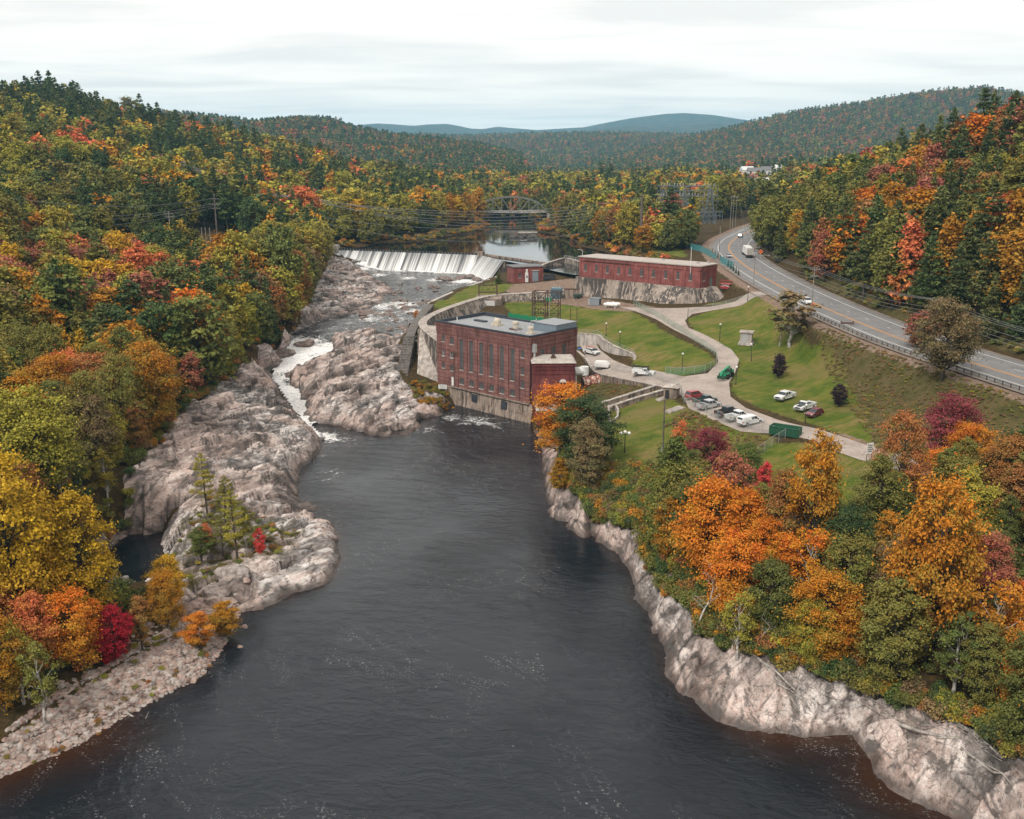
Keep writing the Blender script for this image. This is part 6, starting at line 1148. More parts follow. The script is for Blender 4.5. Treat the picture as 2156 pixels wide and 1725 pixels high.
# ---------------- retaining walls
def wall_line(name,pts,th,mat,label,cap=None,batter=0.0,post=None,cat='wall',side=1,parent=None):
 "a wall along points (x, y, ztop, zbottom); batter leans the face out at the foot on one side"
 pl=[p[:2]for p in pts];A=offset(pl,th/2);B=offset(pl,-th/2);Ab=offset(pl,th/2+(batter if side>0 else 0));Bb=offset(pl,-th/2-(batter if side<0 else 0));m=MB()
 for i in range(len(pts)-1):
  z0,z1=pts[i],pts[i+1]
  m.hull([(*Bb[i],z0[3]),(*Bb[i+1],z1[3]),(*Ab[i+1],z1[3]),(*Ab[i],z0[3])],[(*B[i],z0[2]),(*B[i+1],z1[2]),(*A[i+1],z1[2]),(*A[i],z0[2])])
 if parent is not None:return m.build(name,mat,parent)
 e=empty(name,(0,0,0));tag(e,label,cat,None,'thing');m.build('wall_body',mat,e)
 if cap:
  A=offset(pl,th/2+.1);B=offset(pl,-th/2-.1);c=MB()
  for i in range(len(pts)-1):c.hull([(*B[i],pts[i][2]+.003),(*B[i+1],pts[i+1][2]+.003),(*A[i+1],pts[i+1][2]+.003),(*A[i],pts[i][2]+.003)],[(*B[i],pts[i][2]+.2),(*B[i+1],pts[i+1][2]+.2),(*A[i+1],pts[i+1][2]+.2),(*A[i],pts[i][2]+.2)])
  c.build('coping',cap,e)
 return e
def wp(rows):return[(*W2(u,v,z),z,zb)for u,v,z,zb in rows]
def sm4(rows,n=4):return[tuple(p)for p in smooth_line(rows,n)]
wall_line('river_wall',sm4(wp([(902,639,12.8,8.5),(950,617,13.0,9),(1000,599,13.4,9),(1038,587,13.8,9.3),(1048,582,14.2,9.5)])),1.0,M_CONC,'long low concrete wall along the rapids below the dam',M_CONCW)
grav=[(-18.6,252,14.5,2),(-23.5,262,15.8,2.2),(-25.6,273,16,3),(-24.6,285,16,5),(-20.5,300,16,7),(-13,319,16,8),(-6,330,16,9),(8,336,16.1,10),(20,342,16.3,11)]
wall_line('gravity_wall',sm4(grav,5),2.2,M_CONCD,'massive curved stained concrete wall left of the powerhouse',M_CONC,3.6,side=-1)
def end_block():
 e=empty('wall_end_block',(0,0,0));tag(e,'pale leaning concrete buttress at the end of the curved wall','wall',None,'thing');m=MB()
 m.hull([(-25.6,250.0,2.4),(-17.0,248.6,2.4),(-16,262,2.4),(-25.5,266,2.4)],[(-25.4,262,15.4),(-18.5,261,15.9),(-18.4,268,15.9),(-25.6,270,15.9)]);m.build('buttress',M_CONC,e);m=MB()
 for k in range(8):m.box((-25.7,262.5+.3*k,9.4+k*.82),(1.0,1.6,.75))
 m.build('stepped_edge',M_CONCB,e)
end_block()
def stepped_wall():
 e=empty('stepped_stone_wall',(0,0,0));tag(e,'dark rubble stone wall whose end steps down to the rock','wall',None,'thing');rr=random.Random(5)
 wall_line('wall_body',sm4([(-28,328,13.2,8),(-29,310,13,8),(-29.6,290,12.8,8),(-29.2,270,12.4,6)],4),2.6,M_RUBBLE,None,batter=2.0,side=-1,parent=e)
 for k in range(19):
  t=k/18;y=270.5-24.5*t;z=12.6-8.0*t;s=MB();s.box((-29.2+rr.uniform(-.15,.15),y,(z+2.0)/2),(2.7+rr.uniform(-.3,.3),1.42,z-2.0));s.build('step_block',M_RUBBLE,e)
  s=MB();s.hull([(-30.9,y-.75,z-.42),(-27.7,y-.75,z-.42),(-27.7,y+.6,z-.42),(-30.9,y+.6,z-.42)],[(-30.8,y-.7,z+.06),(-27.8,y-.7,z+.06),(-27.8,y+.6,z+.06),(-30.8,y+.6,z+.06)]);s.build('step_stone',M_RUBBLE,e)
 for k in range(170):
  y=rr.uniform(268,327);z=rr.uniform(8.5,12.6);x=-27.6+(13-z)*.36;s=MB();d=rr.uniform(.4,.9);s.box((x,y,z),(rr.uniform(.3,.6),d,d*rr.uniform(.5,.8)),rr.uniform(-.3,.3),taper=.8);s.build('stone',M_RUBBLE,e)
 for k in range(90):
  t=rr.random();y=270-24*t;z=rr.uniform(3.5,max(3.8,12.0-8*t));s=MB();d=rr.uniform(.4,.9);s.box((-27.75,y,z),(rr.uniform(.3,.6),d,d*rr.uniform(.5,.8)),rr.uniform(-.3,.3),taper=.8);s.build('stone',M_RUBBLE,e)
stepped_wall()
def intake_block():
 p=W(1025,663,10.4);e=empty('intake_block',(p.x-.3,p.y+2.5,0),R(-5));tag(e,'tan concrete intake block with a white panel behind the powerhouse roof','wall',None,'thing');m=MB()
 m.hull([(-6.2,-2.6,7),(6.0,-2.6,7),(6.0,5,7),(-6.2,5,7)],[(-3.6,-1.6,15.6),(5.2,-1.6,15.6),(5.2,5,16.2),(-3.6,5,16.2)]);m.build('block',M_CONCB,e)
 t=NT('panel_white');br=t.n('ShaderNodeTexBrick');br.offset=0;t.l(t.coord((1,1,1),(R(90),0,0)),br.inputs['Vector']);br.inputs['Scale'].default_value=1;br.inputs['Brick Width'].default_value=.8;br.inputs['Row Height'].default_value=.8;br.inputs['Mortar Size'].default_value=.02
 br.inputs['Color1'].default_value=(.56,.55,.53,1);br.inputs['Color2'].default_value=(.5,.49,.48,1);br.inputs['Mortar'].default_value=(.36,.35,.34,1);pm=t.done(t.bsdf(br.outputs[0],.7));m=MB();m.box((.75,-2.15,12.4),(4.9,.3,5.4));m.build('panel',pm,e)
intake_block()
yw=sm4(wp([(1216,702,12,5.5),(1258,706,12,5.5),(1270,715,11.9,5.6),(1290,727,11.4,5.8),(1312,737,10.9,6),(1330,744,10.5,6.4),(1337,752,10.2,7)]),4)
yard_wall=wall_line('yard_wall',yw,.7,M_CONCW,'curved pale concrete retaining wall beside the ramp',M_CONC)
p=W(1318,757,7.6);d=MB();d.box((p.x,p.y+.35,8.7),(1.7,.25,2.4),R(-48));d.build('door',M_FRAME,yard_wall)
wall_line('ramp_wall',sm4(wp([(1214,738,7.5,2),(1236,758,7.5,2),(1254,784,7.5,2.5),(1300,796,7.8,4),(1350,806,8.4,5.5),(1398,816,9.4,7)]),3),.6,M_CONCB,'brown stained retaining wall under the edge of the ramp',M_CONC)
wall_line('lower_wall',wp([(1262,850,6.6,3.5),(1320,832,8.0,5),(1382,812,9.4,7)]),.7,M_CONCB,'upper of two parallel concrete walls leading to the booth',M_CONC)
wall_line('lower_wall',wp([(1279,858,7.0,4),(1340,838,8.2,6),(1396,822,9.4,7.4)]),.7,M_CONCB,'lower of two parallel concrete walls leading to the booth',M_CONC)
wall_line('pit_wall',wp([(1281,858,7.2,5),(1296,852,7.4,5),(1302,862,7.6,5),(1300,876,7.4,5),(1284,888,7.2,5),(1281,858,7.2,5)]),.4,M_CONC,'small angular concrete pit at the end of the lower wall',None)
wall_line('forebay_wall',sm4(wp([(1140,559,19.0,15.5),(1165,550,19.6,15.8),(1188,544,20,16.2),(1205,547,20,16.5),(1222,552,20,16.6)]),3),1.0,M_CONCD,'stained concrete forebay wall between the brick shed and the gatehouse',M_CONC)
wall_line('forebay_wall',sm4([(52,402,20.4,16),(60,396,20.4,16),(72,384,20.6,16),(84,366,21.5,17)],3),1.0,M_RUBBLE,'grey stone wall at the pond edge behind the gatehouse roof',None)
def booth():
 p=W(1416,839,9.0);e=empty('concrete_booth',(p.x,p.y+1.5,p.z-.3),R(-25));tag(e,'small concrete booth with a hipped slab roof by the fence','booth',None,'thing');m=MB();m.box((0,0,1.35),(3.0,2.6,2.7));m.build('wall',M_CONCB,e);m=MB();m.hull([(-1.85,-1.6,2.7),(1.85,-1.6,2.7),(1.85,1.6,2.7),(-1.85,1.6,2.7)],[(-.8,-.4,3.35),(.8,-.4,3.35),(.8,.4,3.35),(-.8,.4,3.35)]);m.build('roof',M_CONC,e);m=MB();m.box((-.7,-1.32,1.1),(.9,.06,2.0));m.build('door',M_BLACK,e)
booth()
def steps(u0,v0,z0,u1,v1,z1,n,w,label):
 a,b=W(u0,v0,z0),W(u1,v1,z1);d=(b-a);ang=math.atan2(d.y,d.x);e=empty('concrete_steps',(0,0,0));tag(e,label,'steps')
 for k in range(n):p=a+d*(k+.5)/n;p.z=GR(p.x,p.y)+.2;m=MB();m.box((p.x,p.y,p.z),(d.length/n*.55,w,.4),ang);m.build('tread',M_CONC,e)
steps(1404,871,8.6,1437,855,9.6,11,2.0,'flight of concrete steps on the grass below the fence');steps(1385,842,8.6,1402,833,9.2,7,1.6,'short flight of concrete steps beside the concrete booth')
# ------------------------------------------------------------------ vehicles
M_TYRE=paint('tyre_rubber',(0.018,0.018,0.018),0.9);M_RIM=paint('alloy_rim',(0.4,0.4,0.4),0.35,metal=.6);M_CARGLASS=paint('car_glass',(0.03,0.04,0.045),0.08,dirt=.05,spec=.6);M_TRIM=paint('black_trim',(0.02,0.02,0.02),0.6);M_RED=paint('tail_red',(0.35,0.012,0.01),0.35);M_LAMP=paint('head_lamp',(0.6,0.62,0.63),0.15)
def carpaint(name,c):return paint(name,c,0.3,dirt=.08,coat=.6,spec=.5)
def loft(m,secs,mi=0):
 "closed rings of equal length joined in order"
 n=len(secs[0]);o=len(m.v);vs=[p for s in secs for p in s];fs=[(k*n+i,k*n+(i+1)%n,(k+1)*n+(i+1)%n,(k+1)*n+i)for k in range(len(secs)-1)for i in range(n)]
 fs+=[tuple(range(n-1,-1,-1)),tuple(range((len(secs)-1)*n,len(secs)*n))];m.add(vs,fs,mi)
def wheels(e,xs,tr,r=.40,w=.27,rims=True):
 for x in xs:
  for s in(-1,1):
   m=MB();m.wheelx((0,0,0),r,w);o=m.build('wheel',M_TYRE,e,(x,s*tr,r));m=MB();m.wheelx((0,s*.05,0),r*.6,w*.75,10);m.build('rim',M_RIM,o)
def side_body(m,prof,hw,tuck=.06,mi=0):
 "a side profile (x, z) drawn out to width with rounded shoulders"
 for a,b in((-1,1),):
  loft(m,[[(x,-hw+(tuck if True else 0),z)for x,z in prof],[(x,-hw,z*.985+.01)for x,z in prof],[(x,hw,z*.985+.01)for x,z in prof],[(x,hw-tuck,z)for x,z in prof]],mi)
def arches(xs,r,x0,x1,zl):
 "lower outline from rear x0 to front x1 with wheel arches"
 pts=[(x0,zl)]
 for x in xs:
  for k in range(7):a=math.pi-math.pi*k/6;pts.append((x+r*math.cos(a),max(zl,.40+r*math.sin(a))))
 pts.append((x1,zl));return pts
def pickup(loc,rz,mat,label,group=None,cab='crew',hood=None,cap=None,rack=False,ladder=False,bedcol=None,name='pickup_truck'):
 e=empty(name,loc,rz);tag(e,label,'pickup',group);Lf,Lr,hw=2.85,-2.95,.99;wx=(-1.75,1.85)
 cabx={'crew':(-.95,1.25),'ext':(-.55,1.25),'reg':(.05,1.25)}[cab]
 lo=arches(wx,.50,Lr,Lf,.48);prof=lo+[(Lf,.75),(Lf-.08,1.02),(Lf-.45,1.13),(1.35,1.20),(cabx[0]-.02,1.20),(cabx[0]-.04,1.02),(Lr,1.02)]
 m=MB();side_body(m,prof,hw,.05);m.build('body',mat,e)
 bx0,bx1=Lr,cabx[0]-.05;m=MB()
 for s in(-1,1):m.box(((bx0+bx1)/2,s*(hw-.06),1.16),(bx1-bx0,.13,.32))
 m.box((bx0+.05,0,1.16),(.10,2*hw-.24,.32));m.box((bx1-.04,0,1.16),(.07,2*hw-.24,.32));bd=m.build('bed_side',mat,e)
 m=MB();m.box(((bx0+bx1)/2,0,1.045),(bx1-bx0-.2,2*hw-.28,.03));m.build('bed_floor',bedcol or M_TRIM,e)
 a,b=cabx;m=MB();h0,h1=1.16,1.90;t=.14
 bot=[(a,-hw+.03,h0),(b+.25,-hw+.03,h0),(b+.25,hw-.03,h0),(a,hw-.03,h0)];top=[(a+.12,-hw+.2,h1),(b-.45,-hw+.2,h1),(b-.45,hw-.2,h1),(a+.12,hw-.2,h1)]
 mid=[tuple(p*.12+q*.88 for p,q in zip(x,y))for x,y in zip(bot,top)];loft(m,[bot,mid,[(x*.985+.01,y*.93,z+.05)for x,y,z in top]]);cb=m.build('cab',mat,e)
 def quad(p,nm='window',mt=None,off=.012):
  v=[Vector(q)for q in p];n=(v[1]-v[0]).cross(v[2]-v[0]).normalized();c=sum(v,Vector())/4;cc=Vector(((a+b)/2,0,1.5));n=n if n.dot(c-cc)>0 else-n;q=MB();q.hull([tuple(x-n*.01)for x in v],[tuple(x+n*off)for x in v]);return q.build(nm,mt or M_CARGLASS,cb)
 def lerp(p,q,k):return tuple(x+(y-x)*k for x,y in zip(p,q))
 def side(s,k0,k1):i,j=(0,1)if s<0 else(3,2);bl,br,tl,trr=bot[i],bot[j],top[i],top[j];return[lerp(lerp(bl,br,k0),lerp(tl,trr,k0),.14),lerp(lerp(bl,br,k1),lerp(tl,trr,k1),.14),lerp(lerp(bl,br,k1),lerp(tl,trr,k1),.84),lerp(lerp(bl,br,k0),lerp(tl,trr,k0),.84)]
 for s in(-1,1):
  if cab=='crew':quad(side(s,.06,.46));quad(side(s,.52,.92))
  elif cab=='ext':quad(side(s,.06,.34));quad(side(s,.40,.92))
  else:quad(side(s,.10,.90))
 quad([lerp(bot[1],top[1],.10),lerp(bot[2],top[2],.10),lerp(bot[2],top[2],.88),lerp(bot[1],top[1],.88)],'windscreen');quad([lerp(bot[0],top[0],.25),lerp(bot[3],top[3],.25),lerp(bot[3],top[3],.85),lerp(bot[0],top[0],.85)],'rear_window')
 wheels(e,wx,hw-.16,.41,.28)
 m=MB();m.box((Lf+.04,0,.62),(.16,1.9,.24));m.box((Lr-.04,0,.60),(.16,1.85,.2));m.build('bumper',M_RIM,e);m=MB();m.box((Lf+.005,0,.88),(.05,1.1,.26));m.build('grille',M_TRIM,e)
 for s in(-1,1):
  m=MB();m.box((Lf-.03,s*.76,.92),(.1,.36,.22));m.build('headlight',M_LAMP,e);m=MB();m.box((Lr+.02,s*(hw-.1),1.0),(.09,.16,.4));m.build('taillight',M_RED,e);m=MB();m.box((1.15,s*(hw+.1),1.28),(.14,.2,.2));m.build('mirror',M_TRIM,e)
 if hood:m=MB();m.box((2.0,0,1.205),(1.25,1.1,.03));m.build('hood_panel',hood,e)
 if cap:
  m=MB();loft(m,[[(bx0+.02,-hw+.02,1.33),(bx1,-hw+.02,1.33),(bx1,hw-.02,1.33),(bx0+.02,hw-.02,1.33)],[(bx0+.16,-hw+.16,1.92),(bx1,-hw+.16,1.92),(bx1,hw-.16,1.92),(bx0+.16,hw-.16,1.92)]]);cp=m.build('bed_cap',mat,e);m=MB();m.hull([(bx0+.04,-.7,1.45),(bx0+.04,.7,1.45),(bx0+.12,.66,1.78),(bx0+.12,-.66,1.78)],[(bx0+.02,-.7,1.45),(bx0+.02,.7,1.45),(bx0+.10,.66,1.78),(bx0+.10,-.66,1.78)]);m.build('window',M_CARGLASS,cp)
 if rack:
  m=MB()
  for x in(bx0+.2,bx1-.2,.6):
   for s in(-1,1):m.bar((x,s*.85,1.2),(x,s*.85,2.15),.06)
   m.bar((x,-.85,2.15),(x,.85,2.15),.06)
  for s in(-.8,-.3,.3,.8):m.bar((bx0,s,2.2),(1.4,s,2.2),.09)
  for s in(-1,1):m.box(((bx0+bx1)/2,s*.86,1.45),(bx1-bx0-.2,.26,.36),mi=1)
  m.build('ladder_rack',[M_TRIM,mat],e)
 if ladder:m=MB();[m.bar((bx0+.1,s,2.05),(1.3,s,2.05),.09)for s in(-.25,.25)];[m.bar((bx0+.3+k*.35,-.25,2.05),(bx0+.3+k*.35,.25,2.05),.05)for k in range(12)];[m.bar((x,0,1.2),(x,0,2.05),.06)for x in(bx0+.4,bx1-.2)];m.build('ladder',paint('ladder_red',(.45,.12,.1),.5),e)
 return e
def car(loc,rz,mat,label,group=None,suv=False,name='car'):
 e=empty(name,loc,rz);tag(e,label,'car',group);L,hw,h=(2.45,.96,1.78)if suv else(2.2,.9,1.52);wx=(-L*.6,L*.62);belt=1.08 if suv else .96
 prof=arches(wx,.42,-L,L,.32)+[(L,.62),(L-.1,.82),(L*.5,belt-.02),(-L+.12,belt),(-L,.85)];m=MB();side_body(m,prof,hw,.07);m.build('body',mat,e)
 a0,a1,b0,b1=(-L+.15,-L+.5,L*.5,L*.12)if suv else(-L+.1,-L+.75,L*.52,L*.08);bot=[(a0,-hw+.05,belt-.03),(b0,-hw+.05,belt-.03),(b0,hw-.05,belt-.03),(a0,hw-.05,belt-.03)];top=[(a1,-hw+.22,h),(b1,-hw+.22,h),(b1,hw-.22,h),(a1,hw-.22,h)]
 m=MB();loft(m,[bot,top,[(x*.95,y*.86,z+.05)for x,y,z in top]]);cb=m.build('cabin',mat,e)
 def lerp(p,q,k):return tuple(x+(y-x)*k for x,y in zip(p,q))
 def quad(p,nm):v=[Vector(q)for q in p];n=(v[1]-v[0]).cross(v[2]-v[0]).normalized();c=sum(v,Vector())/4;n=n if n.dot(c-Vector((0,0,1.2)))>0 else-n;q=MB();q.hull([tuple(x-n*.01)for x in v],[tuple(x+n*.012)for x in v]);q.build(nm,M_CARGLASS,cb)
 for s,(i,j)in((-1,(0,1)),(1,(3,2))):
  for k0,k1 in((.1,.3),(.33,.6),(.63,.92)):g=lambda k,f:lerp(lerp(bot[i],bot[j],k),lerp(top[i],top[j],k),f);quad([g(k0,.14),g(k1,.14),g(k1,.86),g(k0,.86)],'window')
 quad([lerp(bot[1],top[1],.1),lerp(bot[2],top[2],.1),lerp(bot[2],top[2],.9),lerp(bot[1],top[1],.9)],'windscreen');quad([lerp(bot[0],top[0],.15),lerp(bot[3],top[3],.15),lerp(bot[3],top[3],.88),lerp(bot[0],top[0],.88)],'rear_window')
 wheels(e,wx,hw-.14,.34,.22)
 for s in(-1,1):
  m=MB();m.box((L-.06,s*.66,.74),(.12,.36,.16));m.build('headlight',M_LAMP,e);m=MB();m.box((-L+.04,s*.68,.92),(.1,.3,.2));m.build('taillight',M_RED,e)
 m=MB();m.box((L+.01,0,.5),(.06,1.1,.22));m.build('grille',M_TRIM,e);return e
WHT=carpaint('white_car_paint',(.74,.74,.73));SIL=carpaint('silver_car_paint',(.42,.42,.43));BLK=carpaint('black_car_paint',(.022,.023,.026));REDP=carpaint('red_car_paint',(.30,.015,.02));MAR=carpaint('maroon_car_paint',(.16,.01,.02));DGR=carpaint('dark_green_car_paint',(.025,.05,.045));GREY=carpaint('grey_car_paint',(.12,.13,.14))
def gp(u,v,z0,dz=.12):p=W(u,v,z0);p.z=G(p.x,p.y)+dz;return p
def at_ground(u,v,dz=.11):
 p=ray_ground(u,v)if 'ray_ground' in globals()else W(u,v,10);p.z=G(p.x,p.y)+dz;return p
LOT='vehicles parked along the lot fence'
car(at_ground(1463,840),R(34),REDP,'red sport utility parked nearest the blue marker by the fence',LOT,True,'parked_car')
pickup(at_ground(1484,852),R(34),DGR,'dark green pickup parked between the red vehicle and the silver pickup',LOT,'ext')
pickup(at_ground(1492,862),R(33),SIL,'silver crew-cab pickup parked by the fence',LOT,'crew')
pickup(at_ground(1531,877),R(34),BLK,'black pickup parked by the fence',LOT,'crew')
pickup(at_ground(1552,886),R(33),WHT,'white pickup with an empty bed next to the black pickup',LOT,'ext',bedcol=M_FRAME)
pickup(at_ground(1579,895),R(32),WHT,'white pickup with a covered bed at the end of the fence row',LOT,'ext',cap=True)
pickup(at_ground(1652,842),R(222),WHT,'plain white crew-cab pickup parked on the grass',None,'crew');pickup(at_ground(1694,864),R(222),WHT,'white pickup with black hood stripe parked on the grass',None,'reg',hood=M_TRIM);car(at_ground(1714,877),R(222),MAR,'maroon hatchback parked on the grass',None,False,'parked_car')
pickup(at_ground(1355,792),R(-22),WHT,'white utility pickup with a ladder rack on the ramp',None,'reg',rack=True);pickup(at_ground(1246,747),R(-56),WHT,'white pickup with a red ladder beside the curved wall',None,'reg',ladder=True)
def road_at(y,off,dirn):
 k=min(range(len(ROAD)-1),key=lambda i:abs(ROAD[i][1]-y));a,b=ROAD[k],ROAD[k+1];t=Vector((b[0]-a[0],b[1]-a[1],0)).normalized();r=Vector((t.y,-t.x,0));f=(y-a[1])/(b[1]-a[1]);p=Vector((a[0]+(b[0]-a[0])*f,y,a[2]+(b[2]-a[2])*f))+r*off;p.z+=.02;return p,math.atan2(t.y,t.x)+(0 if dirn>0 else math.pi)
p,r=road_at(272,-2.6,-1);car(p,r,WHT,'white van-like car on the highway behind the half-bare birch',None,True)
p,r=road_at(388,-2.4,-1);car(p,r,SIL,'white car on the highway opposite the semi trailer');p,r=road_at(478,1.4,1);car(p,r,GREY,'dark car furthest up the highway',None,True)
def semi():
 p,r=road_at(392,5.4,1);e=empty('semi_truck',p,r);tag(e,'white semi trailer truck driving away up the highway','truck');m=MB();m.box((0,0,2.55),(13.2,2.6,2.8));m.build('trailer',M_WHITE,e);m=MB();m.box((-6.63,0,2.5),(.06,2.4,2.6));d=m.build('rear_door',paint('trailer_door',(.42,.38,.34),.5,dirt=.4),e);m=MB();m.box((-6.67,0,2.5),(.04,.06,2.5));[m.box((-6.67,s*.6,2.5),(.05,.05,2.5))for s in(-1,1)];m.build('door_bar',M_FRAME,d)
 m=MB();m.box((0,0,1.05),(12.6,1.2,.2));m.box((-6.4,0,.65),(.12,2.3,.12));[m.box((-6.4,s*.7,.85),(.1,.1,.5))for s in(-1,1)];m.build('chassis',M_TRIM,e);m=MB();loft(m,[[(7.2,-1.2,.6),(9.0,-1.2,.6),(9.0,1.2,.6),(7.2,1.2,.6)],[(7.2,-1.2,3.0),(9.2,-1.15,2.2),(9.2,1.15,2.2),(7.2,1.2,3.0)],[(7.3,-1.0,3.7),(8.4,-1.0,3.4),(8.4,1.0,3.4),(7.3,1.0,3.7)]]);m.box((10.0,0,1.3),(1.9,1.7,1.3));m.build('tractor_cab',M_WHITE,e)
 wheels(e,(-5.4,-4.2,6.2,7.3,10.0),1.05,.5,.5);m=MB();[m.box((-6.66,s*1.0,1.0),(.05,.3,.14))for s in(-1,1)];m.build('taillight',M_RED,e)
semi()
def cargo_trailer():
 p=at_ground(1268,777);e=empty('cargo_trailer',p,R(-18));tag(e,'small white box trailer parked on the ramp','trailer');m=MB();loft(m,[[(-2,-1,.55),(1.8,-1,.55),(1.8,1,.55),(-2,1,.55)],[(-2,-1,1.5),(1.9,-1,1.3),(1.9,1,1.3),(-2,1,1.5)],[(-1.8,-.85,2.05),(1.2,-.85,2.05),(1.2,.85,2.05),(-1.8,.85,2.05)]]);m.build('box',M_WHITE,e);wheels(e,(-.3,),1.0,.33,.2);m=MB();m.bar((1.8,.5,.55),(3.2,0,.5),.1);m.bar((1.8,-.5,.55),(3.2,0,.5),.1);m.bar((3.0,0,0),(3.0,0,.6),.08);m.build('tongue',M_TRIM,e);m=MB();m.box((-.2,0,.48),(4.2,2.1,.1));m.build('chassis',M_TRIM,e)
cargo_trailer()
def telehandler():
 p=at_ground(1529,797);e=empty('telehandler',p,R(238));tag(e,'bright green telescopic handler parked on the drive','telehandler');g=paint('bright_green_paint',(.012,.25,.11),.4,dirt=.15);d=paint('dark_green_paint',(.01,.06,.03),.5)
 m=MB();m.box((0,0,.95),(4.6,1.3,.6));m.box((-1.9,0,1.4),(1.3,1.9,.7));m.build('chassis',g,e);m=MB();loft(m,[[(-.6,.25,1.2),(1.0,.25,1.2),(1.0,1.15,1.2),(-.6,1.15,1.2)],[(-.5,.3,2.5),(.5,.3,2.5),(.5,1.1,2.5),(-.5,1.1,2.5)]]);c=m.build('cab',d,e);m=MB();m.box((.82,.7,1.85),(.04,.7,.9));m.box((.1,1.16,1.85),(.9,.04,.9));m.build('window',M_CARGLASS,c)
 m=MB();m.bar((-2.4,-.25,2.3),(2.4,-.25,1.75),.55);m.bar((2.2,-.25,1.78),(3.3,-.25,.9),.42);bo=m.build('boom',g,e);m=MB();m.bar((-.6,-.25,1.2),(.8,-.25,1.8),.18,n=8);m.build('lift_cylinder',M_RIM,bo)
 m=MB();m.box((3.45,0,.75),(.2,2.1,.7));m.build('carriage',d,e);m=MB();[m.box((4.1,s*.6,.42),(1.2,.16,.08))for s in(-1,1)];m.build('fork',M_TRIM,e);wheels(e,(-1.55,1.55),.98,.66,.45);m=MB();[m.box((x,s*.98,1.38),(1.3,.5,.1))for x in(-1.55,1.55)for s in(-1,1)];m.build('mudguard',g,e)
telehandler()
def skip(u,v,rz,L,w,h,mat,label,fill=None,name='dumpster'):
 p=at_ground(u,v);e=empty(name,p,rz);tag(e,label,'dumpster');m=MB();t=.12
 for s in(-1,1):m.hull([(-L/2,s*w/2-t/2,.15),(L/2,s*w/2-t/2,.15),(L/2,s*w/2+t/2,.15),(-L/2,s*w/2+t/2,.15)],[(-L/2,s*w/2-t/2,h),(L/2,s*w/2-t/2,h),(L/2,s*w/2+t/2,h),(-L/2,s*w/2+t/2,h)])
 for s in(-1,1):m.box((s*(L/2-t/2),0,h/2+.07),(t,w-t,h-.15))
 m.box((0,0,.25),(L-.2,w-.2,.15));m.build('shell',mat,e);m=MB()
 for s in(-1,1):
  for k in range(9):m.box((-L/2+.3+k*(L-.6)/8,s*(w/2+.11),h/2+.05),(.12,.1,h-.35))
  m.box((0,s*(w/2+.09),h-.06),(L,.14,.14))
 m.build('rib',mat,e);m=MB();m.box((0,0,h*.55),(L-.3,w-.3,.1));rr=random.Random(int(u));[m.box((rr.uniform(-L/2.6,L/2.6),rr.uniform(-w/3,w/3),h*.62),(rr.uniform(.3,1.2),rr.uniform(.2,.6),.25),rr.uniform(0,3))for _ in range(14)];m.build('rubbish',fill or M_RUSTY,e);m=MB();[m.wheelx((s*(L/2-.5),q*w/2.6,.12),.14,.15,10)for s in(-1,1)for q in(-1,1)];m.build('roller',M_TRIM,e)
skip(1653,918,R(-33),5.6,2.4,1.8,paint('green_dumpster_paint',(.012,.085,.045),.5,dirt=.35),'long dark green roll-off dumpster at the edge of the gravel lot');skip(1157,590,R(-10),4.2,2.4,1.9,paint('dark_dumpster_paint',(.03,.03,.035),.6),'dark rubbish skip beside the small brick house')
# ------------------------------------------------------------------ street furniture, yard equipment
def globe_lamp(u,v,vt,label,n=1,group='globe lamp posts of the yard',lean=0.0,globe=True):
 p=at_ground(u,v,0);h=max(2.5,WY(u,vt,p.y).z-p.z);e=empty('lamp_post',p);tag(e,label,'lamp post',group);e.rotation_euler=(0,lean,0);m=MB();m.lathe((0,0,-.2),[(.16,0),(.16,.5),(.09,.6),(.07,h-.1),(.1,h-.05),(.1,h)],8);m.build('post',M_BLACK,e)
 if n==1 and globe:m=MB();m.ball((0,0,h+.12),.26,12,8);m.build('globe',M_GLOBE,e,smooth=True)
 if n>1:
  m=MB();[m.bar((0,0,h-.4),(.75*math.cos(a),.75*math.sin(a),h-.25),.08)for a in(0,math.pi)];m.build('arm',M_BLACK,e)
  for x,z in((-.75,-.05),(.75,-.05),(0,.2)):m=MB();m.ball((x,0,h+z),.33,12,8);m.build('globe',M_GLOBE,e,smooth=True)
M_GLOBE=paint('opal_globe',(.8,.79,.76),.3,dirt=.05)
for a in((1276,708,682,'globe lamp on the lawn just behind the powerhouse end of the railing'),(1305,727,700,'globe lamp beside the railing of the curved wall'),(1436,781,746,'globe lamp on the grass inside the bend of the fence'),(1515,718,684,'globe lamp on the lawn above the concrete kiosk'),(1549,811,774,'globe lamp beside the green handler'),(1574,635,605,'globe lamp by the upper drive entrance'),(1359,528,512,'small globe lamp on the grass behind the gatehouse')):globe_lamp(*a)
globe_lamp(1582,760,726,'slightly leaning globe lamp below the concrete kiosk',lean=R(-4));globe_lamp(1695,891,854,'globe lamp standing in front of the maroon car');globe_lamp(1315,954,912,'three-globe lamp post on the lower lawn',3,None);globe_lamp(1448,672,648,'bare black post at the fork of the drive',1,None,0,False)
M_POLE=mat_bark('pole_wood',(.06,.048,.04),(.17,.145,.125),4.0);M_POLEG=mat_bark('grey_pole_wood',(.16,.145,.13),(.33,.30,.27),4.0);M_WIRE=paint('wire',(.20,.20,.20),.5);M_WIRED=paint('dark_wire',(.03,.03,.03),.6);M_CER=paint('insulator',(.35,.36,.36),.3)
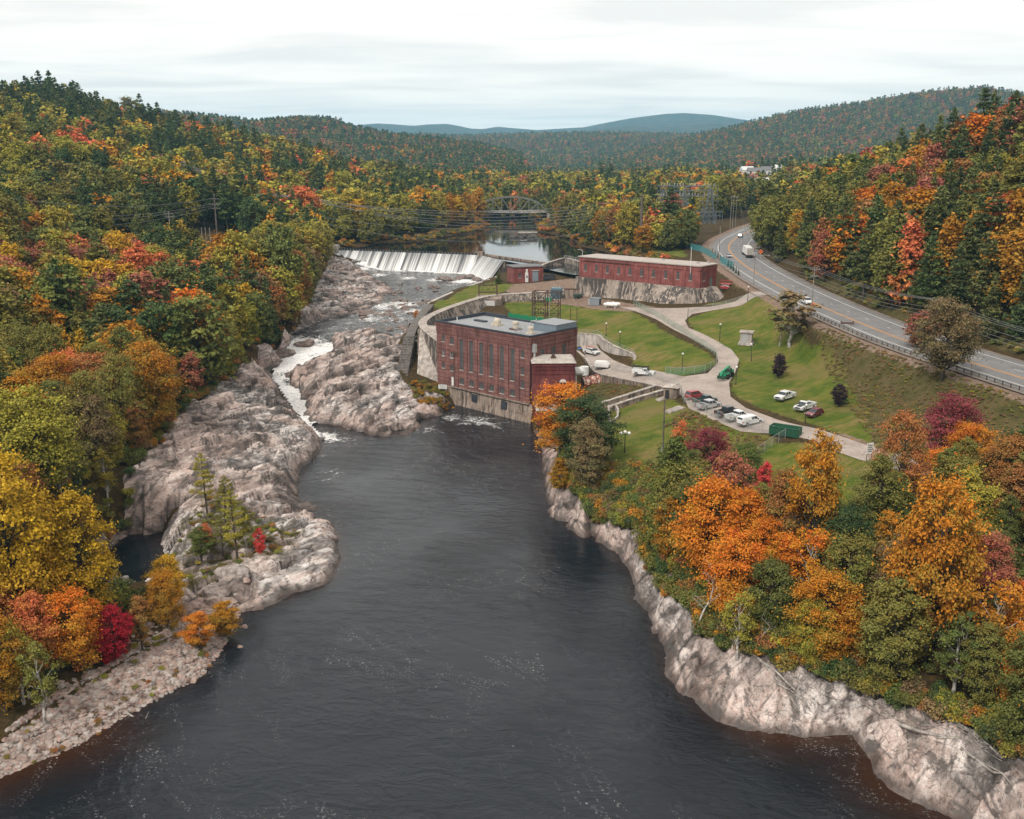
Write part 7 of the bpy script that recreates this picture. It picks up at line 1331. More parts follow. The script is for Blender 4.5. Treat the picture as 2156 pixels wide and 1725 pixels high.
def upole(u,v,vt,label,arms=((.6,2.4),),dark=False,y=None,cans=0,lamp=False,r=.17,group='utility poles',rz=0.0,name='utility_pole'):
 p=at_ground(u,v,0)if y is None else WY(u,v,y);h=WY(u,vt,p.y).z-p.z;e=empty(name,p,rz);tag(e,label,'utility pole',group);m=MB();m.bar((0,0,-.5),(0,0,h),2*r,n=8,w2=2*r*.65);m.build('post',M_POLE if dark else M_POLEG,e)
 for d,w in arms:
  m=MB();m.box((0,-.16,h-d),(w,.12,.14));ar=m.build('crossarm',M_POLEG,e);m=MB();[m.lathe((x*w,-.16,h-d+.07),[(.05,0),(.08,.1),(.05,.2),(.07,.28)],6)for x in(-.46,-.2,.2,.46)];m.build('insulator',M_CER,ar);m=MB();m.bar((-w*.3,-.2,h-d),(0,-.2,h-d-.7),.05);m.bar((w*.3,-.2,h-d),(0,-.2,h-d-.7),.05);m.build('brace',M_POLE,ar)
 for k in range(cans):m=MB();m.lathe((.42*math.cos(k*2.1),.42*math.sin(k*2.1)-.1,h-3.1),[(.2,0),(.24,.05),(.24,.95),(.12,1.1)],10);m.build('transformer_can',M_CER,e)
 if lamp:m=MB();m.tube([(0,0,h-3.4),(1.6,-.6,h-2.9),(3.6,-1.2,h-2.8)],.1,6);m.box((3.9,-1.3,h-2.85),(.8,.35,.16));m.build('street_lamp_arm',M_GALV,e)
 return e,p,h
PL={}
def pole(key,*a,**k):e,p,h=upole(*a,**k);PL[key]=(p,h);return e
pole('A',1586,602,518,'roadside pole with transformer cans and a street lamp',((.5,2.6),(1.5,2.2)),cans=3,lamp=True);pole('B',1707,671,564,'roadside pole beside the orange work signs',((.4,2.6),(2.2,2.0)));pole('C',1960,770,630,'roadside pole behind the big brown-green tree',((.4,2.6),(2.2,2.0)));pole('D',2330,900,735,'next roadside pole down the highway',((.4,2.6),(2.2,2.0)))
pole('E',1394,982,841,'tall dark pole on the lower lawn with a meter box',(),dark=True,r=.2);m=MB();m.box((-.35,-.2,3.0),(.4,.3,1.1));m.build('meter_box',M_GALV,bpy.data.objects[[o.name for o in bpy.data.objects if o.get('label','')=='tall dark pole on the lower lawn with a meter box'][0]])
pole('F',1513,551,478,'thin grey pole at the inside of the highway bend',());pole('G',1537,480,412,'first of three poles by the substation road',((.5,2.2),),y=520);pole('H',1542,480,413,'middle one of three poles by the substation road',((.5,2.2),),y=522);pole('I',1548,478,414,'last of three poles by the substation road',((.5,2.2),),y=525)
pole('J',1350,476,408,'dark rusty pole at the pond side of the substation',(),dark=True,y=440,r=.75);pole('K',1478,500,420,'dark pole in front of the substation pylons',(),dark=True,y=470,r=.22)
LG='poles in the power line clearing'
pole('L1',459,520,408,'tallest dark pole in the power line clearing',((2.2,4.0),(4.4,5.0),(6.2,4.4)),dark=True,y=425,r=.42,group=LG);pole('L2',361,515,446,'grey cross-armed pole left of the tallest dark one',((.8,3.6),(2.0,3.6)),y=400,r=.24,group=LG);pole('L3',405,525,493,'short pole with one crossarm in the clearing',((.3,4.0),),y=390,r=.22,group=LG);pole('L7',194,690,634,'lone pole standing among trees across the river',((.4,3.2),),y=250,r=.17,group=LG)
for k,(u,lab)in enumerate(((428,'left one of three bare posts in the clearing'),(436,'middle one of three bare posts in the clearing'),(445,'last one of three bare posts in the clearing'))):pole(f'L4{k}',u,530,479,lab,(),y=405,r=.2,group=LG)
pole('L6',476,575,515,'pole with guy wires and one crossarm at the clearing edge',((.4,3.6),),y=340,r=.2,group=LG);pole('L9',393,395,338,'pole on the spur carrying the river crossing wires',((.6,4.0),(3.0,4.0)),y=540,r=.3,group=LG)
def hframe(u0,u1,v,vt,y,label):
 a,b=WY(u0,v,y),WY(u1,v,y);h=WY(u0,vt,y).z-a.z;e=empty('pole_frame',a);tag(e,label,'utility pole',LG);d=b-a
 for k in(0,.5,1):m=MB();m.bar(d*k+Vector((0,0,-3)),d*k+Vector((0,0,h)),.5,n=8);m.build('post',M_POLE,e)
 m=MB();m.bar(d*-.15+Vector((0,-.3,h-.4)),d*1.15+Vector((0,-.3,h-.4)),.35);m.build('crossbeam',M_POLEG,e);PL['HF']=(a+d*.5,h)
hframe(626,648,470,412,505,'three-post frame carrying the wires over the river')
def aframe(u,v,vt,y,label):
 p=WY(u,v,y);h=WY(u,vt,y).z-p.z;e=empty('lattice_mast',p);tag(e,label,'pylon',LG);m=MB()
 for s in(-1,1):
  m.bar((s*1.6,0,-2),(s*.4,0,h),.22);[m.bar((s*(1.6-1.2*k/6),0,h*k/6),(-s*(1.6-1.2*(k+1)/6),0,h*(k+1)/6),.12)for k in range(6)]
 m.build('lattice',M_GALV,e);PL['L8']=(p,h)
aframe(418,580,511,335,'pale lattice mast leaning out of the red trees')
# ---------------- wires
def wires(rows):
 for a,b,sag,r,dark,lab in rows:
  a=Vector(a);b=Vector(b);pts=[a+(b-a)*k/14-Vector((0,0,sag*4*(k/14)*(1-k/14)))for k in range(15)];m=MB();[m.bar(q,s,r,n=3,caps=False)for q,s in zip(pts[:-1],pts[1:])];tag(m.build('power_line',M_WIRED if dark else M_WIRE),lab,'wire','overhead wires')
def top(k,d,x=0.0):p,h=PL[k];return(p.x+x,p.y-.16,p.z+h-d)
rows=[]
for i,(k1,k2)in enumerate((('A','B'),('B','C'),('C','D'))):
 for d,x in((.1,-1.2),(.1,0),(.1,1.2),(1.9,.4),(2.6,-.3),(3.4,0)):rows.append((top(k1,d,x),top(k2,d,x),1.2,.09,False,'wire strung between the roadside poles along the highway'))
for d,x in((.1,-1.0),(.1,1.0),(2.4,0)):rows.append((top('A',d,x),(120,520,40),3,.08,True,'wire running from the street lamp pole up the highway bend'))
for dv,k in((403,2.2),(436,4.4),(452,4.4),(470,6.2)):q=WY(-60,dv,330);rows.append(((q.x,q.y,q.z),top('L1',k,-1.8 if dv!=452 else 1.8),4.0,.2,False,'long wire sagging to the tallest pole in the clearing'))
for j in range(6):rows.append((top('L9',.3+.5*j,(j%3-1)*1.8),(PL['HF'][0].x+(j%3-1)*3,PL['HF'][0].y-.3,PL['HF'][0].z+PL['HF'][1]-.4-.5*(j//3)),4,.2,False,'wire from the spur pole down to the three-post frame'))
for j in range(6):q=WY(1349+(j%2)*6,418+j*4,500);rows.append(((PL['HF'][0].x+(j%3-1)*3,PL['HF'][0].y,PL['HF'][0].z+PL['HF'][1]-.4-.4*(j//3)),tuple(q),7+j,.2,False,'wire crossing high above the pond to the substation'))
for j in range(4):q=WY(1340,450+j*6,470);s=WY(640+8*j,445+7*j,480);rows.append((tuple(s),tuple(q),5+1.5*j,.16,j%2==0,'lower wire crossing the pond in front of the bridge'))
for d,x in((.7,-1.5),(.7,1.5),(1.9,0)):rows.append((top('L2',d,x),top('L3',.2,x),2.5,.1,False,'wire dropping from the grey pole to the short pole'));rows.append((top('L3',.2,x),top('L6',.3,x),1.5,.1,False,'wire between the short pole and the guyed pole'))
for dv,x in((672,-1.2),(692,0),(712,1.2)):q=WY(-60,dv,235);rows.append((tuple(q),top('L7',.3,x),1.5,.07,False,'low wire passing through the wood across the river'))
wires(rows)
# ---------------- fences, guard rails
def mat_mesh(name,c,cover=.42):
 t=NT(name);u=t.wcoord((1,1,1));sep=t.n('ShaderNodeSeparateXYZ');t.l(u,sep.inputs[0]);h=t.math('ADD',sep.outputs[0],sep.outputs[1]);a=t.math('FRACT',t.math('MULTIPLY',t.math('ADD',h,sep.outputs[2]),9.0));b=t.math('FRACT',t.math('MULTIPLY',t.math('SUBTRACT',h,sep.outputs[2]),9.0))
 f=t.math('MAXIMUM',t.math('LESS_THAN',a,cover*.5),t.math('LESS_THAN',b,cover*.5));tr=t.n('ShaderNodeBsdfTransparent');mx=t.n('ShaderNodeMixShader');t.l(f,mx.inputs[0]);t.l(tr.outputs[0],mx.inputs[1]);t.l(t.bsdf(c,.5),mx.inputs[2]);return t.done(mx.outputs[0])
M_LINK=mat_mesh('chain_link',(.30,.33,.31),.26);M_LINKG=mat_mesh('green_chain_link',(.16,.30,.22),.34);M_LINKT=mat_mesh('teal_slats',(.07,.26,.28),1.2)
def fence(rows,h,label,link=None,step=3.0,base=None,postm=None,name='chain_link_fence',zs=None):
 link=link or M_LINK;postm=postm or M_GALV;pts=[]
 for(u0,v0),(u1,v1)in zip(rows[:-1],rows[1:]):
  a=Vector((*W2(u0,v0,base),0))if base is not None else at_ground(u0,v0,0);b=Vector((*W2(u1,v1,base),0))if base is not None else at_ground(u1,v1,0);n=max(1,int(round((Vector((b.x-a.x,b.y-a.y))).length/step)))
  for k in range(n):q=a+(b-a)*k/n;pts.append((q.x,q.y,GR(q.x,q.y)))
 q=at_ground(*rows[-1],0)if base is None else Vector((*W2(*rows[-1],base),0));pts.append((q.x,q.y,GR(q.x,q.y)))
 e=empty(name,pts[0]);tag(e,label,'fence');o=Vector(pts[0]);pts=[Vector(p)-o for p in pts];pm=MB();pm.bar((0,0,-.3),(0,0,h),.09,n=6);pmesh=pm.mesh('post',postm)
 for p in pts:x=bpy.data.objects.new('post',pmesh);x.location=p;link_=COL.objects.link(x);x.parent=e
 m=MB();[m.bar(a+Vector((0,0,h)),b+Vector((0,0,h)),.06,n=5)for a,b in zip(pts[:-1],pts[1:])];m.build('top_rail',postm,e);m=MB();[m.add([a+Vector((0,0,.05)),b+Vector((0,0,.05)),b+Vector((0,0,h-.02)),a+Vector((0,0,h-.02))],[(0,1,2,3)])for a,b in zip(pts[:-1],pts[1:])];m.build('mesh_panel',link,e);return e
fence([(1334,645),(1358,656),(1420,692),(1465,722),(1498,742),(1509,755),(1508,771),(1484,785),(1440,791),(1423,792)],1.9,'curving chain-link fence between the lawn and the drive',M_LINKG)
fence([(1423,792),(1401,788)],1.9,'green barred gate panel at the end of the curving fence',M_LINKG,2.2,name='fence_gate');fence([(1286,781),(1340,791),(1381,799),(1431,820)],1.8,'chain-link fence along the lower edge of the ramp');fence([(1428,822),(1440,848),(1485,872),(1524,892),(1605,912),(1630,920)],2.0,'chain-link fence behind the row of parked pickups');fence([(1653,924),(1625,942),(1594,962)],1.9,'chain-link fence running downhill from the dumpster')
fence([(1452,660),(1500,646),(1557,632),(1606,627)],1.0,'low wire fence beside the branch drive to the highway',None,4.0,name='wire_fence');fence([(1430,520),(1447,527),(1480,542),(1507,556)],2.6,'teal slatted fence on the bank behind the gatehouse',M_LINKT,3.0,21.2,paint('teal_post',(.07,.22,.24),.5),'slatted_fence');fence([(1516,560),(1543,573)],2.8,'short teal slatted fence at the end of the gatehouse',M_LINKT,3.0,21.6,paint('teal_post',(.07,.22,.24),.5),'slatted_fence');fence([(1350,470),(1400,452),(1440,440)],2.8,'pale fence round the pond side of the substation',M_LINK,4,22.5)
def rails(pts,h,label,mat,name='hand_rail',step=2):
 e=empty(name,pts[0][:3]);tag(e,label,'railing');o=Vector(pts[0][:3]);P=[Vector(p[:3])-o for p in pts];pm=MB();pm.bar((0,0,0),(0,0,h),.07,n=5);me=pm.mesh('post',mat)
 for p in P[::step]:x=bpy.data.objects.new('post',me);x.location=p;COL.objects.link(x);x.parent=e
 for f in(.5,1.0):m=MB();[m.bar(a+Vector((0,0,h*f)),b+Vector((0,0,h*f)),.06,n=5)for a,b in zip(P[:-1],P[1:])];m.build('rail',mat,e)
rails([(x,y,z+.2)for x,y,z,b in yw],1.05,'pale hand rail on top of the curved wall',M_GALV);rails([(*W2(u,v,z),z+.2)for u,v,z in((1188,544,20),(1200,546,20),(1212,549,20),(1222,552,20))],1.1,'white railing on the forebay wall by the gatehouse',M_WHITE,step=1)
def guardrail():
 L=[p for p in ROAD if 120<p[1]<262];pl=offset([p[:2]for p in L],7.7);e=empty('guardrail',(*pl[0],L[0][2]));tag(e,'steel guardrail along the river side of the highway','guardrail');o=Vector((*pl[0],L[0][2]));P=[Vector((*a,p[2]))-o for a,p in zip(pl,L)];d=[]
 for a,b in zip(P[:-1],P[1:]):
  n=max(1,int((b-a).length/1.9));d+=[a+(b-a)*k/n for k in range(n)]
 pm=MB();pm.box((0,0,.2),(.16,.2,1.1));me=pm.mesh('post',M_RUSTY)
 for p in d:x=bpy.data.objects.new('post',me);x.location=p;COL.objects.link(x);x.parent=e
 m=MB()
 for z in(.50,.66):[m.bar(a+Vector((.12,0,z)),b+Vector((.12,0,z)),.10,n=4)for a,b in zip(P[:-1],P[1:])]
 [m.bar(a+Vector((.14,0,.58)),b+Vector((.14,0,.58)),.05,h=.26)for a,b in zip(P[:-1],P[1:])];m.build('rail',paint('weathered_rail',(.2,.2,.19),.6,dirt=.5),e)
guardrail()
# ---------------- signs
M_SIGNO=paint('orange_sign',(.85,.16,.015),.5,dirt=.05);M_SIGNB=paint('brown_sign',(.10,.06,.045),.6);M_SIGNW=paint('white_sign',(.75,.75,.73),.5)
def diamond(u,v,y,label,s=1.1,post=2.0):
 p=WY(u,v,y);g=G(p.x,p.y)if y<600 else p.z-2;e=empty('work_sign',(p.x,p.y,g));tag(e,label,'sign');h=p.z-g;m=MB();m.hull([(-s*.7,0,h),(0,0,h-s*.7),(s*.7,0,h),(0,0,h+s*.7)],[(-s*.7,-.04,h),(0,-.04,h-s*.7),(s*.7,-.04,h),(0,-.04,h+s*.7)]);b=m.build('board',M_SIGNO,e);m=MB();m.bar((0,.1,-.2),(0,.1,h+s*.5),.09);m.build('post',M_GALV,e);m=MB();[m.box((0,-.06,h+k),(.55,.02,.10))for k in(-.2,0,.2)];m.build('lettering',M_TRIM,b)
diamond(1501,532,398,'orange diamond work sign inside the highway bend');diamond(1602,530,330,'orange diamond work sign beyond the street lamp pole');diamond(1711,643,259,'orange diamond work sign at the foot of the roadside pole')
def board(u,v,w,h,z,mat,label,rz=0.0,legs=True,lines=0,name='sign_board',gy=None):
 p=at_ground(u,v,0)if gy is None else WY(u,v,gy);e=empty(name,p,rz);tag(e,label,'sign');m=MB();m.box((0,0,z),(w,.07,h));b=m.build('board',mat,e);m=MB();[m.bar((s*w*.36,.08,-.2),(s*w*.36,.08,z+h*.4),.1)for s in(-1,1)];m.build('post',M_POLE,e)
 if lines:m=MB();[m.box((0,-.045,z+h*(.28-.56*k/max(lines-1,1))),(w*(.78-.1*(k%2)),.02,h*.09))for k in range(lines)];m.build('lettering',M_FRAME if mat is M_SIGNW else M_SIGNW,b)
board(1783,690,3.2,.8,1.2,M_SIGNB,'wide brown sign board behind the guardrail',R(-12),lines=1);p=W(932,822,4.0);board(932,830,2.2,1.1,1.9,M_SIGNW,'white notice board on the rock beside the powerhouse foot',R(-8),lines=3);board(1829,975,1.3,1.9,2.6,M_SIGNW,'upright white sign beside the gravel road end',R(20),lines=4)
# ---------------- yard equipment
def kiosk():
 p=at_ground(1571,724,0);e=empty('concrete_kiosk',p,R(-20));tag(e,'square grey concrete kiosk with a slab roof on the lawn','kiosk',None,'thing');m=MB();m.box((0,0,.1),(3.9,3.6,.6));m.build('plinth',M_CONC,e);m=MB();m.box((0,0,1.75),(3.0,2.8,2.8));m.build('wall',mat_concrete('kiosk_concrete',(.33,.29,.27),(.15,.13,.12),.4),e);m=MB();m.box((0,0,3.28),(3.7,3.5,.3));m.build('roof',M_CONC,e);m=MB();m.box((-.35,-1.43,1.65),(1.5,.06,2.4));m.build('door',M_GALV,e)
kiosk()
def yard():
 p=at_ground(1172,630,0);e=empty('transformer',p,R(-12));tag(e,'blue-grey finned transformer on the upper yard','transformer');mt=paint('blue_grey_paint',(.12,.2,.25),.45);m=MB();m.box((0,0,2.0),(3.6,2.6,3.8));m.build('tank',mt,e);m=MB();[m.box((-1.7+k*.42,-1.55,1.9),(.16,.5,3.2))for k in range(9)];m.build('fin',mt,e);m=MB();[m.lathe((-1+k,0,3.9),[(.2,0),(.12,.3),(.18,.5),(.1,.8)],8)for k in range(3)];m.build('bushing',M_CER,e);m=MB();m.box((0,0,0),(4.6,3.6,.3));m.build('pad',M_CONCW,e)
 p=at_ground(1155,635,0);e=empty('green_box',p,R(-8));tag(e,'small bright green bin beside the transformer','bin');m=MB();m.box((0,0,.7),(2.0,1.4,1.3),taper=1.12);m.build('bin_body',paint('bright_green_paint',(.012,.25,.11),.4),e);m=MB();m.box((0,0,1.42),(2.3,1.6,.12));m.build('lid',M_GREEND,e)
 p=at_ground(1254,643,0);e=empty('switchgear_box',p,R(-25));tag(e,'grey electrical cabinet with an open side in the upper yard','cabinet');mg=paint('grey_cabinet',(.22,.25,.27),.5);m=MB();m.box((0,0,1.2),(3.2,2.2,2.2));m.build('case',mg,e);m=MB();m.box((1.61,-.2,1.2),(.06,1.4,1.7));m.build('opening',M_TRIM,e);m=MB();m.box((0,0,2.36),(3.5,2.5,.12));m.build('roof',mg,e);m=MB();m.box((-2.4,.2,.95),(.7,.5,1.9));m.build('meter_cabinet',M_GALV,e)
 p=at_ground(1288,648,0)
 for k,(dy,lab)in enumerate(((-.75,'white propane tank on a frame, the nearer of two'),(.95,'white propane tank on a frame, the farther of two'))):
  e=empty('propane_tank',(p.x+dy*.6,p.y+dy,p.z),R(-18));tag(e,lab,'tank','propane tanks in the upper yard');m=MB();n=12;prof=[(-2.4,.05),(-2.3,.38),(-2.0,.55),(2.0,.55),(2.3,.38),(2.4,.05)];secs=[[(x,r*math.cos(2*math.pi*i/n),1.05+r*math.sin(2*math.pi*i/n))for i in range(n)]for x,r in prof];loft(m,secs);m.build('tank_body',M_WHITE,e,smooth=True);m=MB();[m.box((x,0,.3),(.3,1.0,.6))for x in(-1.5,1.5)];m.build('saddle',M_CONCW,e);m=MB();m.lathe((0,0,1.55),[(.2,0),(.2,.25),(.1,.3)],8);m.build('valve_dome',M_WHITE,e)
 p=at_ground(1217,629,0);e=empty('oil_drum_tank',p,R(30));tag(e,'dark green lying tank at the foot of the battered wall','tank');m=MB();n=12;secs=[[(x,r*math.cos(2*math.pi*i/n),.9+r*math.sin(2*math.pi*i/n))for i in range(n)]for x,r in((-1.6,.1),(-1.5,.75),(1.5,.75),(1.6,.1))];loft(m,secs);m.build('tank_body',DGR,e,smooth=False);m=MB();[m.box((x,0,.15),(.2,1.3,.4))for x in(-1,1)];m.build('saddle',M_CONC,e)
 p=at_ground(1203,628,0);e=empty('concrete_stub',p,R(-10));tag(e,'brown concrete stub wall between transformer and battered wall','wall',None,'thing');m=MB();m.box((0,0,1.5),(5.0,1.0,3.2));m.build('wall_body',M_CONCB,e);m=MB();m.box((0,0,3.2),(5.4,1.3,.25));m.build('coping',M_RUSTY,e)
 p=at_ground(1528,610,0);e=empty('red_lift',p,R(-30));tag(e,'red scissor lift parked at the gatehouse end','machine');mr=paint('lift_red',(.42,.03,.03),.4);m=MB();m.box((0,0,.6),(3.6,1.9,.7));m.build('chassis',mr,e);m=MB();[(m.bar((-1.5,s,.9),(1.5,s,1.7),.12),m.bar((1.5,s,.9),(-1.5,s,1.7),.12))for s in(-.7,.7)];m.build('scissor',M_WHITE,e);m=MB();m.box((0,0,1.8),(3.7,1.9,.15));[m.bar((x,y,1.8),(x,y,2.9),.08)for x in(-1.8,0,1.8)for y in(-.9,.9)];[m.bar((-1.8,y,2.9),(1.8,y,2.9),.08)for y in(-.9,.9)];[m.bar((x,-.9,2.9),(x,.9,2.9),.08)for x in(-1.8,1.8)];m.build('platform',mr,e);wheels(e,(-1.2,1.2),.85,.35,.3)
 p=Vector((*W2(1222,741,7),7.1));e=empty('blue_tarpaulin',p);tag(e,'crumpled blue tarpaulin in the corner behind the powerhouse','tarpaulin');m=MB();rr=random.Random(2);n=9;V=[(x/n*3-1.5,y/n*2-1,max(0,1.1*math.exp(-((x-4)**2+(y-4)**2)/12)+rr.uniform(0,.25)))for x in range(n)for y in range(n)];m.add(V,[(i*n+j,(i+1)*n+j,(i+1)*n+j+1,i*n+j+1)for i in range(n-1)for j in range(n-1)]);m.build('sheet',paint('blue_tarp',(.02,.12,.35),.5),e)
 q=W(1150,688,11.6);q.z=G(q.x,q.y);e=empty('switch_tower',q,R(-12));tag(e,'rusty steel switch tower behind the powerhouse roof','tower');H=13.0
 cols=[(-4,-2),(0,-2),(4,-2),(-4,2),(0,2),(4,2)]
 for x,y in cols:m=MB();m.bar((x,y,-.5),(x,y,H),.26);m.build('column',M_RUSTY,e)
 m=MB()
 for z in(H*.45,H*.7,H-.1):
  for y in(-2,2):m.bar((-4,y,z),(4,y,z),.2)
  for x in(-4,0,4):m.bar((x,-2,z),(x,2,z),.2)
 m.build('beam',M_RUSTY,e);m=MB()
 for y in(-2,2):
  for a,b in((-4,0),(0,4)):
   for z0,z1 in((.2,H*.45),(H*.45,H*.7),(H*.7,H)):m.bar((a,y,z0),(b,y,z1),.12);m.bar((b,y,z0),(a,y,z1),.12)
 m.build('brace',M_RUSTY,e);m=MB();[m.lathe((-3.7+k*.8,-2.3,z),[(.14,0),(.2,.15),(.12,.3),(.2,.45),(.1,.6)],6)for k in range(5)for z in(H*.5,H*.58,H*.76,H*.84)];m.build('insulator',M_TRIM,e)
 m=MB();m.bar((1.5,-3,0),(1.5,-3,H+1.5),.25,n=6);m.build('mast',M_POLEG,e)
 for k,(x,y)in enumerate(((7.5,0),(9.4,.4))):m=MB();m.bar((x,y,-1),(x,y,8.2),.22,n=6);m.build('side_post',M_RUSTY,e)
 a=(PH3[0]+6,PH3[1]-3.8);b=(PH2[0]-1.5,PH2[1]+3.6);e=empty('green_screen',(*a,0));tag(e,'long green tarpaulin screen behind the powerhouse roof','screen');m=MB();L=math.hypot(b[0]-a[0],b[1]-a[1]);ang=math.atan2(b[1]-a[1],b[0]-a[0]);V=[];n=30
 for k in range(n+1):t=k/n;x=(b[0]-a[0])*t;y=(b[1]-a[1])*t+.15*math.sin(k*2.3);V+=[(x,y+1.2,19.6),(x,y+1.2,21.5+.15*math.sin(k*1.7))]
 m.add(V,[(2*k,2*k+2,2*k+3,2*k+1)for k in range(n)]);m.build('sheet',paint('green_sheet',(.01,.19,.085),.6),e);m=MB();[m.bar(((b[0]-a[0])*t,(b[1]-a[1])*t+1.4,9),((b[0]-a[0])*t,(b[1]-a[1])*t+1.4,21.3),.15)for t in(.05,.35,.65,.95)];m.build('post',M_RUSTY,e)
 q=W(1009,622,16.2);e=empty('gate_gantry',q,R(8));tag(e,'rusty X-braced gate gantry on the curved wall','gantry');m=MB();[m.bar((x,y,-.3),(x,y,3.6),.22)for x in(0,6.2)for y in(0,1.4)];[m.bar((0,y,z),(6.2,y,z),.18)for y in(0,1.4)for z in(.9,3.3)];[(m.bar((a,0,.9),(a+2.07,0,3.3),.12),m.bar((a+2.07,0,.9),(a,0,3.3),.12))for a in(0,2.07,4.13)];m.build('frame',M_RUSTY,e);m=MB();[m.lathe((x,.7,3.4),[(.25,0),(.25,.3),(.08,.35),(.08,.7)],8)for x in(1.5,4.5)];m.build('hoist',M_RUSTY,e)
 def rust():
  t=NT('flaking_penstock');n=t.noise(t.coord((1,1,1)),.9,7,.7,.6);return t.done(t.bsdf(t.ramp(n,[(.38,(.20,.05,.035)),(.5,(.30,.10,.06)),(.56,(.62,.5,.42))]),.7,t.bump(n,.4,.05)))
 e=empty('penstock_pipe',(0,0,0));tag(e,'large rusty penstock pipe beside the annex','pipe');a=W(1226,808,5.2);b=W(1266,800,5.9);m=MB();m.bar(a,b,3.2,n=18);m.build('pipe',rust(),e);m=MB();m.bar(b,b+Vector((1.2,1.4,-1.6)),3.22,n=18);m.build('pipe_bend',rust(),e);m=MB();[m.bar(a+(b-a)*k,a+(b-a)*(k+.03),3.4,n=18)for k in(0,.33,.66,.97)];m.build('flange',M_RUSTY,e);c=(a+b)/2;m=MB();m.box((c.x+.3,c.y-.6,c.z-3.4),(6.0,3.0,4.2),R(-8));m.build('cradle',M_CONCD,e)
yard()
# ---------------- truss bridge, substation, far houses
def bridge():
 a,b=WY(999,446,690),WY(1152,446,690);e=empty('truss_bridge',(a.x,a.y,a.z));tag(e,'green-brown steel truss bridge across the river beyond the pond','bridge');L=b.x-a.x;mt=paint('bridge_steel',(.15,.155,.125),.7,dirt=.4);n=8;hs=[0,6.0,8.2,9.4,9.8,9.4,8.2,6.0,0];xs=[L*k/n for k in range(n+1)];W_=8
 for y in(0,W_):
  m=MB();[m.bar((xs[k],y,hs[k]+.3),(xs[k+1],y,hs[k+1]+.3),.85)for k in range(n)];m.build('top_chord',mt,e);m=MB();m.bar((0,y,0),(L,y,0),.6);m.build('bottom_chord',mt,e)
  m=MB();[m.bar((xs[k],y,0),(xs[k],y,hs[k]),.5)for k in range(1,n)];[m.bar((xs[k],y,0 if k>=n/2 else hs[k]),(xs[k+1],y,hs[k+1]if k>=n/2 else 0),.45)for k in range(1,n-1)];m.build('web',mt,e)
 m=MB();[m.bar((xs[k],0,hs[k]+.3),(xs[k],W_,hs[k]+.3),.3)for k in range(1,n)];m.build('portal',mt,e);m=MB();m.box((L/2,W_/2,-.3),(L+8,W_+1.5,.7));m.build('deck',M_CONCW,e);m=MB();m.box((L/2,-.5,.7),(L+6,.15,.5));m.build('parapet_rail',M_CONCW,e);m=MB();m.box((-3,W_/2,-4),(6,9,7));m.box((L+3,W_/2,-4),(6,9,7));m.build('abutment',M_CONC,e)
bridge()
def pylon(u,v,vt,y,w,label,arms=True):
 p=WY(u,v,y);h=WY(u,vt,y).z-p.z;e=empty('substation_pylon',p);tag(e,label,'pylon','substation pylons');mt=paint('pylon_steel',(.13,.155,.17),.5,metal=.2);m=MB();n=7
 def wd(k):return w*(1-.75*k/n)
 for sx,sy in((-1,-1),(1,-1),(1,1),(-1,1)):m.bar((sx*w/2,sy*w/2,0),(sx*w*.1,sy*w*.1,h),.22)
 for k in range(n):
  z0,z1=h*k/n,h*(k+1)/n;a,b=wd(k)/2,wd(k+1)/2
  for s in(-1,1):m.bar((-a,s*a,z0),(b,s*b,z1),.13);m.bar((a,s*a,z0),(-b,s*b,z1),.13);m.bar((s*a,-a,z0),(s*b,b,z1),.13);m.bar((-a,s*a,z0),(a,s*a,z0),.13)
 m.build('lattice',mt,e)
 if arms:m=MB();[m.bar((-w*.9,0,h*f),(w*.9,0,h*f),.22)for f in(.62,.78)];m.build('crossarm',mt,e)
 m=MB();m.bar((0,0,h),(0,0,h+4),.14);m.build('spike',mt,e)
pylon(1492,470,395,505,5.5,'tall lattice pylon at the road end of the substation');pylon(1396,445,402,520,4,'lattice pylon at the pond end of the substation');pylon(1440,440,398,540,4,'lattice pylon in the middle of the substation')
def busframe():
 e=empty('bus_frame',WY(1388,446,515));tag(e,'grey steel bus frame with insulators in the substation','substation');mt=paint('pylon_steel',(.13,.155,.17),.5);L=30;m=MB();[m.bar((x,y,0),(x,y,13),.2)for x in(0,7.5,15,22.5,L)for y in(0,9)];[m.bar((0,y,z),(L,y,z),.2)for y in(0,9)for z in(8,10.5,13)];[m.bar((x,0,z),(x,9,z),.25)for x in(0,7.5,15,22.5,L)for z in(8,13)];[m.bar((x,0,10.5),(x+3.75,0,13),.18)for x in(0,3.75,7.5,11.25,15,18.75,22.5)];m.build('frame',mt,e);m=MB();[m.lathe((x,y,z),[(.25,0),(.15,.4),(.25,.8),(.12,1.3)],6)for x in(2,5,9,12,17,20,25,28)for y in(0,9)for z in(8.2,13.2)];m.build('insulator',M_CER,e)
 p=WY(1492,472,500);e=empty('bus_frame',(p.x-6,p.y,p.z));tag(e,'low tangle of switchgear frames at the foot of the tall pylon','substation');m=MB();rr=random.Random(4)
 for k in range(5):[m.bar((k*3.2,y,0),(k*3.2,y,6+k%2*2),.22)for y in(0,6)];m.bar((k*3.2,0,6),(k*3.2,6,6),.2)
 [m.bar((0,y,z),(12.8,y,z),.2)for y in(0,6)for z in(4,6)];[m.bar((rr.uniform(0,12),0,0),(rr.uniform(0,12),3,6),.12)for _ in range(12)];m.build('frame',mt,e)
busframe()
